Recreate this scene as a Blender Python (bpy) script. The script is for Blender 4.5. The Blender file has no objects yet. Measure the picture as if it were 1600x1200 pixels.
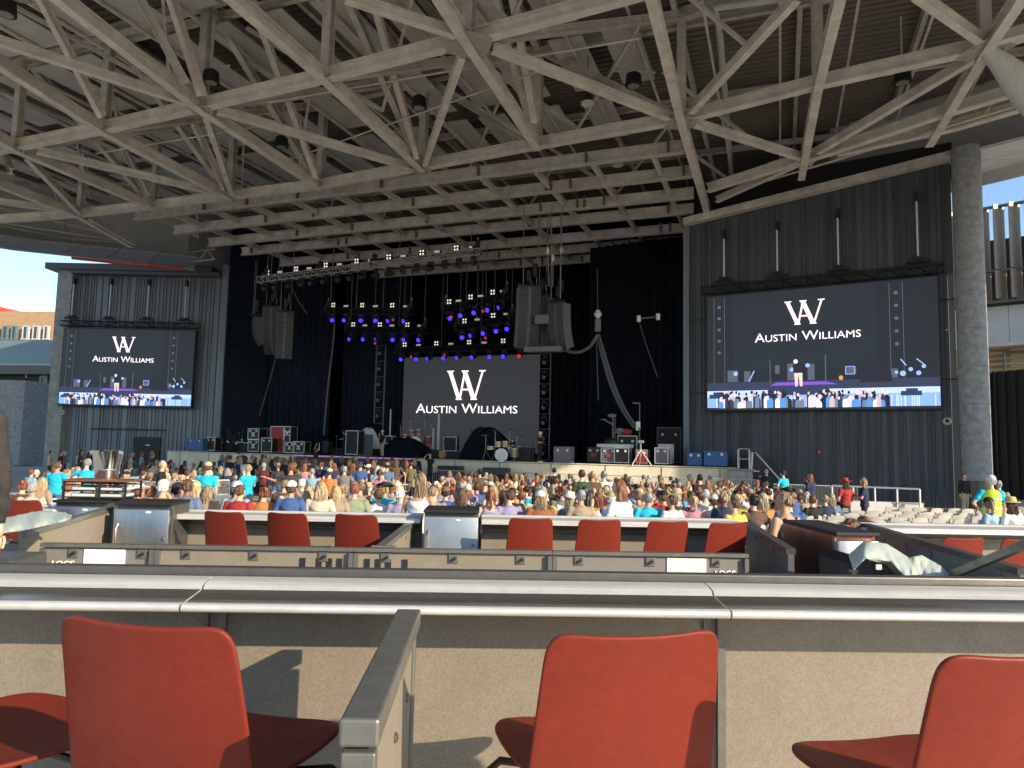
import bpy, bmesh, math, random
from mathutils import Vector, Matrix, Euler
R = math.radians
random.seed(7)
S = bpy.context.scene
COL = S.collection

# ------------------------------------------------------------------ camera
EYE = Vector((0, 0, 1.3)); YAW = R(2.3); PITCH = R(5.05); ROLL = R(1.23); F = 1110.0
cam = bpy.data.objects.new('camera', bpy.data.cameras.new('camera')); COL.objects.link(cam)
cam.data.sensor_width = 36; cam.data.lens = 36 * F / 1600; cam.data.clip_start = .05; cam.data.clip_end = 3000
CM = Matrix.Rotation(-YAW, 3, 'Z') @ Matrix.Rotation(math.pi / 2 + PITCH, 3, 'X') @ Matrix.Rotation(ROLL, 3, 'Z')
cam.matrix_world = Matrix.Translation(EYE) @ CM.to_4x4()
S.camera = cam
# ------------------------------------------------------------------ light
SUN_AZ = 50.0; SUN_EL = 21.5      # degrees right of straight behind the counter, height
sd = Vector((math.sin(R(SUN_AZ)) * math.cos(R(SUN_EL)), -math.cos(R(SUN_AZ)) * math.cos(R(SUN_EL)), math.sin(R(SUN_EL))))
sun = bpy.data.objects.new('sun', bpy.data.lights.new('sun', 'SUN')); COL.objects.link(sun)
sun.data.energy = 3.9; sun.data.angle = R(.5); sun.data.color = (1.0, .84, .62)
sun.rotation_euler = sd.to_track_quat('Z', 'Y').to_euler()
W = bpy.data.worlds.new('World'); S.world = W; W.use_nodes = True
nt = W.node_tree; bg = nt.nodes['Background']
sky = nt.nodes.new('ShaderNodeTexSky'); sky.sky_type = 'NISHITA'; sky.sun_disc = False
sky.sun_elevation = R(SUN_EL); sky.sun_rotation = math.atan2(sd.x, sd.y)
sky.air_density = 1.0; sky.dust_density = .4; sky.ozone_density = 3.0
nt.links.new(sky.outputs[0], bg.inputs[0]); bg.inputs[1].default_value = .15
S.view_settings.view_transform = 'Standard'; S.view_settings.look = 'None'; S.view_settings.gamma = 1
S.view_settings.exposure = .90
S.cycles.max_bounces = 8; S.cycles.diffuse_bounces = 5

# ------------------------------------------------------------------ placing helpers
HF = Vector((math.sin(YAW), math.cos(YAW), 0)); HR = Vector((math.cos(YAW), -math.sin(YAW), 0))
C23, S23 = math.cos(R(23)), math.sin(R(23))
def V(u, a, z=0): return Vector((u * C23 + a * S23, -u * S23 + a * C23, z))      # venue frame: u across the stage, a towards it
def ray(px, py): return CM @ Vector(((px - 800) / F, (600 - py) / F, -1))
def RZ(px, py, z): d = ray(px, py); return EYE + d * ((z - EYE.z) / d.z)
def RA(px, py, a):
    d = ray(px, py); n = Vector((S23, C23, 0)); return EYE + d * (a / d.dot(n))
def RD(px, py, dd): d = ray(px, py); return EYE + d * (dd / d.dot(HF))
def GP(px, dd, z):
    b = CM.transposed() @ (HF * dd + Vector((0, 0, z - EYE.z))); r = CM.transposed() @ HR
    k = (px - 800) / F          # (b.x + x r.x) = -k (b.z + x r.z)
    x = (-k * b.z - b.x) / (r.x + k * r.z)
    return EYE + HF * dd + HR * x + Vector((0, 0, z - EYE.z))

# ------------------------------------------------------------------ materials
def M(name, col, rough=.6, metal=0, var=.12, scale=6, bump=0, bscale=60, stretch=(1, 1, 1), emit=0, emitcol=None, spec=.5, col2=None, detail=6, dirt=0, dscale=1.5):
    m = bpy.data.materials.new(name); m.use_nodes = True; n = m.node_tree; L = n.links
    b = n.nodes['Principled BSDF']; b.inputs['Roughness'].default_value = rough; b.inputs['Metallic'].default_value = metal
    b.inputs['Specular IOR Level'].default_value = spec
    tc = n.nodes.new('ShaderNodeTexCoord'); mp = n.nodes.new('ShaderNodeMapping'); mp.inputs['Scale'].default_value = stretch
    L.new(tc.outputs['Object'], mp.inputs[0])
    no = n.nodes.new('ShaderNodeTexNoise'); no.inputs['Scale'].default_value = scale; no.inputs['Detail'].default_value = detail; no.inputs['Roughness'].default_value = .65
    L.new(mp.outputs[0], no.inputs['Vector'])
    r = n.nodes.new('ShaderNodeValToRGB'); e = r.color_ramp.elements
    e[0].position = .3; e[1].position = .7
    lo = [c * (1 - var) for c in col]; hi = [min(1, c * (1 + var)) for c in (col2 or col)]
    e[0].color = (*lo, 1); e[1].color = (*hi, 1)
    L.new(no.outputs['Fac'], r.inputs[0]); L.new(r.outputs[0], b.inputs['Base Color'])
    if dirt:      # large soft stains that also change the gloss
        n3 = n.nodes.new('ShaderNodeTexNoise'); n3.inputs['Scale'].default_value = dscale; n3.inputs['Detail'].default_value = 9; n3.inputs['Roughness'].default_value = .75; n3.inputs['Distortion'].default_value = .6
        L.new(tc.outputs['Object'], n3.inputs['Vector']); r3 = n.nodes.new('ShaderNodeMapRange'); r3.inputs[1].default_value = .35; r3.inputs[2].default_value = .62; r3.inputs[3].default_value = 1 - dirt; r3.inputs[4].default_value = 1
        L.new(n3.outputs['Fac'], r3.inputs[0]); mx = n.nodes.new('ShaderNodeVectorMath'); mx.operation = 'SCALE'; L.new(r.outputs[0], mx.inputs[0]); L.new(r3.outputs[0], mx.inputs['Scale']); L.new(mx.outputs[0], b.inputs['Base Color'])
        r4 = n.nodes.new('ShaderNodeMapRange'); r4.inputs[1].default_value = .35; r4.inputs[2].default_value = .65; r4.inputs[3].default_value = min(1, rough + .14); r4.inputs[4].default_value = max(.05, rough - .05); L.new(n3.outputs['Fac'], r4.inputs[0]); L.new(r4.outputs[0], b.inputs['Roughness'])
    if bump:
        n2 = n.nodes.new('ShaderNodeTexNoise'); n2.inputs['Scale'].default_value = bscale; n2.inputs['Detail'].default_value = 4; L.new(mp.outputs[0], n2.inputs['Vector'])
        bp = n.nodes.new('ShaderNodeBump'); bp.inputs['Strength'].default_value = bump; bp.inputs['Distance'].default_value = .02
        L.new(n2.outputs['Fac'], bp.inputs['Height']); L.new(bp.outputs[0], b.inputs['Normal'])
    if emit:
        b.inputs['Emission Color'].default_value = (*(emitcol or col), 1); b.inputs['Emission Strength'].default_value = emit
    return m
def glow(name, col, k=1.0):
    m = bpy.data.materials.new(name); m.use_nodes = True; b = m.node_tree.nodes['Principled BSDF']
    b.inputs['Base Color'].default_value = (*[c * .2 for c in col], 1); b.inputs['Roughness'].default_value = .5
    b.inputs['Emission Color'].default_value = (*col, 1); b.inputs['Emission Strength'].default_value = k
    return m
def brickmat(name, c1, c2, mortar, scale=1.0, bw=.5, bh=.25, rot=(math.pi / 2, 0, 0)):
    m = bpy.data.materials.new(name); m.use_nodes = True; n = m.node_tree; L = n.links; b = n.nodes['Principled BSDF']; b.inputs['Roughness'].default_value = .9
    tc = n.nodes.new('ShaderNodeTexCoord'); sx = n.nodes.new('ShaderNodeSeparateXYZ'); cx = n.nodes.new('ShaderNodeCombineXYZ'); L.new(tc.outputs['Object'], sx.inputs[0])
    ad = n.nodes.new('ShaderNodeMath'); ad.operation = 'ADD'; L.new(sx.outputs[0], ad.inputs[0]); L.new(sx.outputs[1], ad.inputs[1])
    L.new(ad.outputs[0], cx.inputs[0]); L.new(sx.outputs[2], cx.inputs[1])
    br = n.nodes.new('ShaderNodeTexBrick'); br.inputs['Scale'].default_value = scale; br.inputs['Brick Width'].default_value = bw; br.inputs['Row Height'].default_value = bh
    br.inputs['Mortar Size'].default_value = .02; br.inputs['Color1'].default_value = (*c1, 1); br.inputs['Color2'].default_value = (*c2, 1); br.inputs['Mortar'].default_value = (*mortar, 1)
    L.new(cx.outputs[0], br.inputs[0]); L.new(br.outputs[0], b.inputs['Base Color'])
    return m
mt = {}
mt['steel'] = M('painted roof steel', (.74, .68, .57), .5, 0, .16, 1.2, .15, 30, dirt=.25, dscale=.8)
mt['steel_d'] = M('weathered web steel', (.62, .57, .48), .6, 0, .2, 1.5, .15, 30, dirt=.3, dscale=.8)
mt['plate'] = M('gusset plate', (.42, .39, .33), .5, .1)
mt['rust'] = M('rusted clamp', (.17, .12, .085), .8, .2, .4)
mt['deck'] = M('roof deck', (.21, .18, .145), .7, 0, .2, .5)
mt['panel_a'] = M('acoustic panel', (.52, .50, .45), .9, 0, .12, 1)
mt['soffit'] = M('soffit metal', (.72, .71, .68), .6, 0, .08, .5)
mt['black'] = M('matte black', (.012, .012, .014), .6, 0, .3, 5)
mt['blackm'] = M('black metal', (.02, .02, .022), .45, .3, .3, 5)
mt['drape'] = M('black drape', (.0075, .010, .016), .95, 0, .35, 1.5, spec=.15)
mt['drape_b'] = M('navy drape', (.014, .024, .040), .95, 0, .3, 1.2, spec=.2)
mt['clad'] = M('dark ribbed cladding', (.090, .095, .104), .5, .2, .3, .6, 0, stretch=(3, 3, .25))
mt['clad_l'] = M('slate ribbed cladding', (.185, .212, .242), .46, .3, .3, .6, stretch=(3, 3, .2))
mt['conc'] = M('board marked concrete', (.30, .31, .29), .85, 0, .28, 2.5, .5, 9)
mt['concd'] = M('mottled dark concrete', (.29, .295, .29), .85, 0, .30, 3.5, .4, 12)
mt['concs'] = M('stage concrete', (.78, .69, .52), .85, 0, .14, 1.5, .2, 30, stretch=(1, 1, .4), dirt=.15, dscale=.6)
mt['floor'] = M('pale concrete floor', (.50, .47, .42), .8, 0, .25, .8, .2, 40)
mt['pave'] = M('concrete paving', (.36, .345, .32), .9, 0, .25, .5, .2, 50)
mt['stagef'] = M('stage deck', (.03, .03, .036), .5, 0, .3, 2)
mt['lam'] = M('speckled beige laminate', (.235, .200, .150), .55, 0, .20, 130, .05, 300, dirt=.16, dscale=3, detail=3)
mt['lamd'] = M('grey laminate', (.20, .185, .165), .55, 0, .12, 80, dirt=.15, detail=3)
mt['framem'] = M('grey powder coated metal', (.20, .195, .17), .40, .5, .12, 20, .04, 80, dirt=.25, dscale=5)
mt['frame_d'] = M('dark rail metal', (.11, .105, .095), .4, .5, .15, 20)
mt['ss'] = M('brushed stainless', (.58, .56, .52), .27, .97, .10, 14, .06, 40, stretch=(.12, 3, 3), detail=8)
mt['ss2'] = M('fridge stainless', (.50, .49, .46), .34, 1, .12, 6, .04, 30, stretch=(3, 3, .15), dirt=.12, dscale=3)
mt['red'] = M('red moulded plastic', (.20, .027, .014), .44, 0, .09, 40, .04, 260, spec=.26, dirt=.14, dscale=5)
mt['leg'] = M('dark bronze tube', (.05, .032, .028), .35, .7)
mt['bolt'] = M('bolt steel', (.25, .24, .22), .35, .9)
mt['white'] = M('white paper', (.80, .77, .68), .7, 0, .04)
mt['letter'] = M('white lettering', (.78, .76, .70), .6, 0, .03)
mt['chairw'] = M('off white plastic', (.44, .42, .37), .5, 0, .1, 6)
mt['galv'] = M('galvanised tube', (.50, .50, .47), .45, .5, .15, 10)
mt['bluecase'] = M('blue laminated case', (.035, .10, .30), .45, 0, .12, 4)
mt['alu'] = M('aluminium edge', (.50, .50, .48), .4, .8, .15, 10)
mt['redp'] = M('red cabinet', (.36, .02, .025), .5, 0, .2, 4)
mt['arr'] = M('speaker grille', (.050, .052, .055), .6, .2, .3, 40)
mt['arr2'] = M('speaker grey side', (.16, .165, .17), .6, .1, .15, 10)
mt['cable'] = M('cable rubber', (.10, .11, .12), .5)
mt['chain'] = M('hoist chain', (.28, .27, .22), .5, .6)
mt['lampw'] = glow('blinder lamp', (1, .93, .72), .55)
mt['ss_sun'] = M('worn stainless painted sunlit', (.76, .74, .67), .36, .38, .14, 14, .05, 40, stretch=(.12, 3, 3), dirt=.22, dscale=4)  # paler copy of the stainless, with the sunlight put into its colour
mt['lampb'] = glow('blue lamp', (.05, .018, .95), 1.5)
mt['lampr'] = glow('red lamp', (.6, .02, .012), .6)
mt['brass'] = M('drum shell gold', (.45, .36, .16), .4, .3, .3, 8)
mt['cymb'] = M('cymbal metal', (.55, .50, .38), .3, 1)
mt['wood'] = M('orange wood', (.42, .15, .04), .4, 0, .3, 12)
mt['brown'] = M('brown top', (.17, .07, .04), .5)
mt['brickt'] = brickmat('tan brick', (.52, .30, .14), (.42, .24, .11), (.40, .33, .24), 1, .6, .2)
mt['brickd'] = brickmat('dark grey brick', (.085, .08, .07), (.12, .11, .09), (.05, .05, .05), 1, .9, .25)
mt['bricks'] = brickmat('sand stone courses', (.36, .25, .14), (.46, .35, .2), (.2, .15, .1), 1, .9, .2)
mt['brickr'] = brickmat('red brown brick', (.14, .09, .075), (.18, .12, .1), (.1, .08, .07), 1, .6, .2)
mt['redroof_suntrim'] = M('red orange roof and sun trim', (.62, .09, .03), .5, 0, .06, 1)  # real roof colour, also lent to the rim strip as painted sunlight
mt['teal'] = M('blue grey metal panel', (.20, .27, .28), .45, .3, .1, 1)
mt['win'] = M('dark window glass', (.06, .07, .08), .1, .3)
mt['lite'] = M('white render', (.55, .55, .52), .7, 0, .08, 1)
mt['fin'] = M('bronze fin', (.25, .20, .15), .45, .4, .15, 3)
mt['jacket'] = M('charcoal jacket', (.032, .028, .026), .9, 0, .35, 14, .5, 30)

# ------------------------------------------------------------------ mesh builder
class MB:
    def __init__(s): s.v = []; s.f = []; s.m = []; s.mi = 0
    def add(s, vs, fs):
        o = len(s.v); s.v += [tuple(v) for v in vs]; s.f += [tuple(i + o for i in f) for f in fs]; s.m += [s.mi] * len(fs); return s
    def box(s, c, sz, rz=0, mat=None):
        c = Vector(c); hx, hy, hz = sz[0] / 2, sz[1] / 2, sz[2] / 2; Q = mat or Matrix.Rotation(rz, 3, 'Z')
        vs = [c + Q @ Vector((x * hx, y * hy, z * hz)) for x in (-1, 1) for y in (-1, 1) for z in (-1, 1)]
        return s.add(vs, [(0, 1, 3, 2), (4, 6, 7, 5), (0, 4, 5, 1), (2, 3, 7, 6), (0, 2, 6, 4), (1, 5, 7, 3)])
    def bbox(s, c, sz, b=.01, rz=0):          # bevelled box
        bm = bmesh.new(); bmesh.ops.create_cube(bm, size=1)
        for v in bm.verts: v.co = Vector((v.co.x * sz[0], v.co.y * sz[1], v.co.z * sz[2]))
        bmesh.ops.bevel(bm, geom=bm.edges[:], offset=b, segments=2, profile=.5, affect='EDGES')
        Q = Matrix.Rotation(rz, 3, 'Z'); c = Vector(c); bm.verts.index_update()
        s.add([c + Q @ v.co for v in bm.verts], [[v.index for v in f.verts] for f in bm.faces]); bm.free(); return s
    def frame(s, p, q, up=(0, 0, 1)):
        d = (q - p).normalized(); u = Vector(up)
        if abs(d.dot(u)) > .98: u = Vector((1, 0, 0)) if abs(d.x) < .9 else Vector((0, 1, 0))
        x = d.cross(u).normalized(); return d, x, x.cross(d)
    def prof(s, p, q, pts, up=(0, 0, 1), caps=True):
        p, q = Vector(p), Vector(q); d, x, y = s.frame(p, q, up); n = len(pts)
        vs = [p + x * a + y * b for a, b in pts] + [q + x * a + y * b for a, b in pts]
        fs = [(i, (i + 1) % n, n + (i + 1) % n, n + i) for i in range(n)]
        if caps: fs += [tuple(range(n))[::-1], tuple(range(n, 2 * n))]
        return s.add(vs, fs)
    def bar(s, p, q, w, h, up=(0, 0, 1)):
        return s.prof(p, q, [(-w / 2, -h / 2), (w / 2, -h / 2), (w / 2, h / 2), (-w / 2, h / 2)], up)
    def ibeam(s, p, q, w, h, t=.06, up=(0, 0, 1)):
        a, b, c = w / 2, h / 2, t / 2
        return s.prof(p, q, [(-a, -b), (a, -b), (a, -b + t), (c, -b + t), (c, b - t), (a, b - t), (a, b), (-a, b), (-a, b - t), (-c, b - t), (-c, -b + t), (-a, -b + t)], up)
    def tube(s, p, q, r, n=8, r2=None):
        p, q = Vector(p), Vector(q); d, x, y = s.frame(p, q); r2 = r if r2 is None else r2
        vs = []
        for c, rr in ((p, r), (q, r2)):
            vs += [c + (x * math.cos(2 * math.pi * i / n) + y * math.sin(2 * math.pi * i / n)) * rr for i in range(n)]
        return s.add(vs, [(i, (i + 1) % n, n + (i + 1) % n, n + i) for i in range(n)] + [tuple(range(n))[::-1], tuple(range(n, 2 * n))])
    def path(s, pts, r, n=6, rr=None):
        pts = [Vector(p) for p in pts]; k = len(pts); vs = []
        d0 = (pts[1] - pts[0]).normalized(); u = Vector((0, 0, 1)) if abs(d0.z) < .9 else Vector((0, 1, 0))
        x = d0.cross(u).normalized()
        for i, p in enumerate(pts):
            d = (pts[min(k - 1, i + 1)] - pts[max(0, i - 1)]).normalized(); x = (x - d * x.dot(d)).normalized(); y = d.cross(x)
            ra = rr[i] if rr else r
            vs += [p + (x * math.cos(2 * math.pi * j / n) + y * math.sin(2 * math.pi * j / n)) * ra for j in range(n)]
        fs = [(i * n + j, i * n + (j + 1) % n, (i + 1) * n + (j + 1) % n, (i + 1) * n + j) for i in range(k - 1) for j in range(n)]
        return s.add(vs, fs + [tuple(range(n))[::-1], tuple(range((k - 1) * n, k * n))])
    def prism(s, poly, z0, z1):
        n = len(poly); vs = [(p[0], p[1], z0) for p in poly] + [(p[0], p[1], z1) for p in poly]
        return s.add(vs, [(i, (i + 1) % n, n + (i + 1) % n, n + i) for i in range(n)] + [tuple(range(n))[::-1], tuple(range(n, 2 * n))])
    def lathe(s, c, prof, n=16, axis='Z'):
        c = Vector(c); vs = []; k = len(prof)
        for r, z in prof:
            for j in range(n):
                a = 2 * math.pi * j / n
                p = Vector((r * math.cos(a), r * math.sin(a), z))
                if axis == 'Y': p = Vector((p.x, p.z, p.y))
                if axis == 'X': p = Vector((p.z, p.x, p.y))
                vs.append(c + p)
        fs = [(i * n + j, i * n + (j + 1) % n, (i + 1) * n + (j + 1) % n, (i + 1) * n + j) for i in range(k - 1) for j in range(n)]
        if prof[0][0] > 0: fs.append(tuple(range(n))[::-1])
        if prof[-1][0] > 0: fs.append(tuple(range((k - 1) * n, k * n)))
        return s.add(vs, fs)
    def ell(s, c, r, n=10, m=8, rot=None, fn=None):
        c = Vector(c); r = r if hasattr(r, '__len__') else (r, r, r); vs = []; Q = rot or Matrix.Identity(3)
        for i in range(m + 1):
            t = math.pi * i / m
            for j in range(n):
                a = 2 * math.pi * j / n; p = Vector((math.sin(t) * math.cos(a), math.sin(t) * math.sin(a), math.cos(t)))
                if fn: p = p * fn(p)
                vs.append(c + Q @ Vector((p.x * r[0], p.y * r[1], p.z * r[2])))
        fs = [(i * n + j, (i + 1) * n + j, (i + 1) * n + (j + 1) % n, i * n + (j + 1) % n) for i in range(m) for j in range(n)]
        return s.add(vs, fs)
    def quad(s, a, b, c, d): return s.add([a, b, c, d], [(0, 1, 2, 3)])
    def mesh(s, name, off=None):
        me = bpy.data.meshes.new(name)
        vs = s.v if off is None else [(v[0] - off[0], v[1] - off[1], v[2] - off[2]) for v in s.v]
        me.from_pydata(vs, [], s.f)
        if any(s.m): me.polygons.foreach_set('material_index', s.m)
        me.validate(); me.update(); return me
    def obj(s, name, mats, parent=None, smooth=False, recalc=True):
        off = Vector((0, 0, 0)); p = parent
        while p: off += p.location; p = p.parent
        me = s.mesh(name, off)
        if recalc:
            bm = bmesh.new(); bm.from_mesh(me); bmesh.ops.remove_doubles(bm, verts=bm.verts, dist=1e-5); bmesh.ops.recalc_face_normals(bm, faces=bm.faces); bm.to_mesh(me); bm.free()
        for m in (mats if isinstance(mats, (list, tuple)) else [mats]): me.materials.append(mt[m] if isinstance(m, str) else m)
        if smooth: smooth_mesh(me, smooth if smooth is not True else 40)
        o = bpy.data.objects.new(name, me); COL.objects.link(o); o.parent = parent; return o
def smooth_mesh(me, ang=40):
    me.polygons.foreach_set('use_smooth', [True] * len(me.polygons))
    bm = bmesh.new(); bm.from_mesh(me); ca = R(ang)
    for e in bm.edges:
        if len(e.link_faces) == 2: e.smooth = e.calc_face_angle(0) < ca
    bm.to_mesh(me); bm.free()
def thing(name, label, cat, loc=(0, 0, 0), group=None, rz=0):
    o = bpy.data.objects.new(name, None); COL.objects.link(o); o.location = loc; o.rotation_euler = (0, 0, rz); o.empty_display_size = .2
    return tag(o, label, cat, group)
def tag(o, label, cat, group=None, kind=None):
    if label: o['label'] = label
    if cat: o['category'] = cat
    if group: o['group'] = group
    if kind: o['kind'] = kind
    return o
def struct(o): o['kind'] = 'structure'; return o
def dup(root, loc, rz=0, label=None, group=None, rot=None, scale=None):
    def cp(o, par):
        c = o.copy(); COL.objects.link(c); c.parent = par
        for ch in [x for x in KIDS.get(o.name, [])]: cp(ch, c)
        return c
    r = cp(root, None); r.location = loc; r.rotation_euler = rot or (0, 0, rz)
    if scale: r.scale = (scale,) * 3
    if label: r['label'] = label
    if group: r['group'] = group
    return r
KIDS = {}
def index_kids(root):
    for o in list(COL.objects):
        if o.parent: KIDS.setdefault(o.parent.name, [])
        if o.parent and o not in KIDS[o.parent.name]: KIDS[o.parent.name].append(o)
ORD = ['first', 'second', 'third', 'fourth', 'fifth', 'sixth', 'seventh', 'eighth', 'ninth', 'tenth', 'eleventh', 'twelfth', 'thirteenth', 'fourteenth', 'fifteenth', 'sixteenth', 'seventeenth', 'eighteenth', 'nineteenth', 'twentieth']

# ================================================================== GROUND
g = MB(); g.quad((-900, -900, -1.26), (900, -900, -1.26), (900, 900, -1.26), (-900, 900, -1.26)); struct(g.obj('ground', 'pave', recalc=False))
def floor_z(d): return -.66 - .54 * min(1, max(0, (d - 9) / 13))
g = MB()
ds = [8.6, 12, 16, 20, 22, 30, 60]
for i in range(len(ds) - 1):
    a, b = ds[i], ds[i + 1]
    g.quad((-75, a, floor_z(a)), (60, a, floor_z(a)), (60, b, floor_z(b)), (-75, b, floor_z(b)))
struct(g.obj('seating_floor', 'floor'))
g = MB(); g.box((0, -3.75, -.65), (60, 14, 1.3)); struct(g.obj('rear_terrace', 'floor'))
g = MB(); g.box((0, 5.95, -.75), (60, 5.3, 1.0)); struct(g.obj('lower_terrace', 'floor'))

# ================================================================== ROOF
ZB = 15.3; ZT = 20.0
roof = thing('roof_canopy', 'huge steel truss roof canopy over the stage and audience', 'roof', V(-20, 30, ZT))
rim = [(-62, 20), (-53.4, 35.4), (-44.9, 43.6), (-45.5, 60), (-2, 60), (3, 44.5), (9.4, 41.6), (14, 38.8), (23, 34), (25, 26.5), (18, 16), (10, 11), (0, 7), (-24, 3), (-50, 5)]
rimw = [V(u, a) for u, a in rim]
g = MB(); g.prism([(p.x, p.y) for p in rimw], ZT + .45, ZT + .9); g.obj('roof_deck', 'deck', roof)
# ribbed underside of the deck
g = MB()
def inside(u, a):
    c = False; n = len(rim)
    for i in range(n):
        (x1, y1), (x2, y2) = rim[i], rim[i - 1]
        if (y1 > a) != (y2 > a) and u < (x2 - x1) * (a - y1) / (y2 - y1) + x1: c = not c
    return c
a = 10.0
while a < 56:
    us = [u for u in range(-60, 27) if inside(u, a)]
    if us: g.bar(V(us[0], a, ZT + .40), V(us[-1], a, ZT + .40), .16, .10)
    a += .42
g.obj('deck_ribs', 'deck', roof)
# soffit and fascia along the rim
def inset(k):
    cu, ca = -22, 28; out = []
    for u, a in rim:
        d = math.hypot(u - cu, a - ca); f = (d - k) / d; out.append((cu + (u - cu) * f, ca + (a - ca) * f))
    return out
i4 = inset(4.2)
def band(idx, z, matn, name):
    g = MB()
    for i in idx:
        p, q = V(*rim[i]), V(*rim[(i + 1) % len(rim)]); r, s_ = V(*i4[(i + 1) % len(rim)]), V(*i4[i])
        for k in range(4):
            for w in range(2):
                def L(t, w_): return (p.lerp(q, t)).lerp(s_.lerp(r, t), w_)
                t0, t1 = k / 4 + .006, (k + 1) / 4 - .006; w0, w1 = w / 2 + .01, (w + 1) / 2 - .01
                vs = [L(t0, w0), L(t1, w0), L(t1, w1), L(t0, w1)]
                g.prism([(v.x, v.y) for v in vs], z, z + .08)
        g.prism([(v.x, v.y) for v in (p, q, r, s_)], z + .1, z + .14)
    return g.obj(name, matn, roof)
band([4, 5, 6, 7, 8, 9, 10], ZB + .45, 'soffit', 'right_soffit')
band([14, 0, 1], ZB - .15, 'concd', 'left_soffit')
g = MB()
for i in range(len(rim)):
    p, q = V(*rim[i]), V(*rim[(i + 1) % len(rim)])
    g.bar(Vector((p.x, p.y, (ZB + ZT + .7) / 2)), Vector((q.x, q.y, (ZB + ZT + .7) / 2)), .12, ZT - ZB + 1.1)
g.obj('rim_fascia', 'lite', roof)
g = MB(); p, q = V(-50.8, 38.1), V(-45.1, 43.4)
g.bar(Vector((p.x, p.y, ZB - .27)), Vector((q.x, q.y, ZB - .27)), .35, .16); g.obj('painted_sun_trim', 'redroof_suntrim', roof)  # orange sunlight on the rim is put into this strip's colour
B = lambda x, y: RZ(x, y, ZB)
def T(x, y): v = RZ(x, y, ZB); return Vector((v.x, v.y, ZT))
def ext(p, q, f): return q + (q - p) * f
def chord(pts, w=.34, h=.50, name='chord', m='steel'):
    g = MB()
    for i in range(len(pts) - 1): g.ibeam(pts[i], pts[i + 1], w, h, .07)
    return g.obj(name, m, roof)
nL1 = [(-160, 266), (25, 231), (163, 203), (315, 168), (510, 122), (732, 65), (1000, -8), (1200, -62)]
nL2 = [(-250, 368), (0, 345), (125, 336), (240, 323), (360, 308), (500, 291), (660, 262), (840, 228), (1065, 188), (1278, 133), (1540, 75), (1640, 45)]
up = Vector((0, 0, .12))
chord([B(*p) + up for p in nL1]); chord([B(*p) + up for p in nL2])
rad = [[(-180, 155), (0, 287), (125, 336), (205, 382)], [(-120, 140), (0, 215), (25, 231), (240, 323)], [(-160, -20), (0, 98), (163, 203), (360, 308)],
       [(-10, -88), (100, 0), (315, 168), (500, 291)], [(260, -100), (370, 0), (510, 122), (660, 262)], [(636, -90), (690, 0), (732, 65), (840, 228)],
       [(995, -90), (1020, 0), (1065, 188), (1106, 332)], [(1330, -90), (1310, 0), (1278, 133), (1252, 275)], [(1650, -110), (1590, 0), (1540, 75), (1452, 222)]]
for r in rad: chord([B(*p) for p in r])
L3 = [(1106, 296), (1262, 247), (1300, 236), (1470, 178), (1660, 120)]; chord([B(*p) + up * .5 for p in L3], .35, .46)
chord([B(1310, 240) + up * .8, B(1490, 200) + up * .8, B(1660, 150) + up * .8], .33, .44); chord([B(1120, 312), B(1252, 252)], .25, .35)
br_ = [((-60, 45), (290, 158)), ((340, 172), (645, 262)), ((58, 235), (350, 304)), ((770, 75), (1045, 182)), ((540, -5), (712, 52)), ((1085, 192), (1252, 245)),
       ((1080, 172), (1245, -5)), ((1278, 236), (1525, 88)), ((1430, -10), (1530, 60)), ((722, 85), (664, 255)), ((322, 180), (363, 302)), ((42, 245), (125, 332)),
       ((1560, 60), (1660, 30)), ((140, 340), (210, 380)), ((-100, 300), (110, 330))]
for p, q in br_:
    g = MB(); g.ibeam(B(*p), B(*q), .26, .36, .05); g.obj('bracing', 'steel', roof)
wb = [((262, -20), (316, 150)), ((578, -20), (652, 245)), ((395, 5), (494, 275)), ((215, -10), (290, 130)), ((60, -10), (160, 182)), ((295, 175), (352, 296)), ((188, 222), (232, 306)),
      ((0, 225), (18, 268)), ((800, -10), (836, 190))]
for (x0, y0), (x1, y1) in wb:          # members that rise to the top chord; the top end is read on the upper plane
    g = MB(); g.ibeam(RZ(x0, y0, ZT - 1.2), B(x1, y1), .26, .34, .05); g.obj('web_member', 'steel', roof)
for p in [nL1[1], nL1[2], nL1[3], nL1[4], nL1[5]] + nL2[2:11]:
    b = B(*p); g = MB(); g.ibeam(b, Vector((b.x, b.y, ZT)), .36, .36, .06, up=(S23, C23, 0)); g.obj('post', 'steel_d', roof)
# top chords and slanting webs between node lines
topn = [T(*p) for p in nL1]; topm = [T(*p) for p in nL2[1:]]
chord(topn, .4, .5, 'top_chord', 'steel_d'); chord(topm, .4, .5, 'top_chord', 'steel_d')
for i in range(1, 6):
    j = min(i + 1, len(topm) - 1)
    g = MB(); g.ibeam(B(*nL1[i]), topm[j + 1], .3, .34, .05); g.obj('web_member', 'steel_d', roof)
    g = MB(); g.ibeam(B(*nL2[i + 2]), topn[i], .3, .34, .05); g.obj('web_member', 'steel_d', roof)
    chord([topn[i], topm[j]], .32, .4, 'top_chord', 'steel_d')
for i in (7, 8, 9):
    g = MB(); g.ibeam(B(*nL2[i]), topm[i - 2] if i < 9 else topm[8], .3, .34, .05); g.obj('web_member', 'steel_d', roof)
# purlins under the deck along the radial direction
for u in range(-54, 22, 5):
    aa = [a for a in range(8, 56) if inside(u, a)]
    g = MB(); g.ibeam(V(u, aa[0], ZT + .12), V(u, aa[-1], ZT + .12), .2, .42, .04); g.obj('purlin', 'steel_d', roof)
for a in (16, 23, 30, 37, 44):
    us = [u for u in range(-60, 26) if inside(u, a)]
    g = MB(); g.ibeam(V(us[0], a, ZT - .25), V(us[-1], a, ZT - .25), .22, .34, .04); g.obj('girt', 'steel_d', roof)
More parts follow.
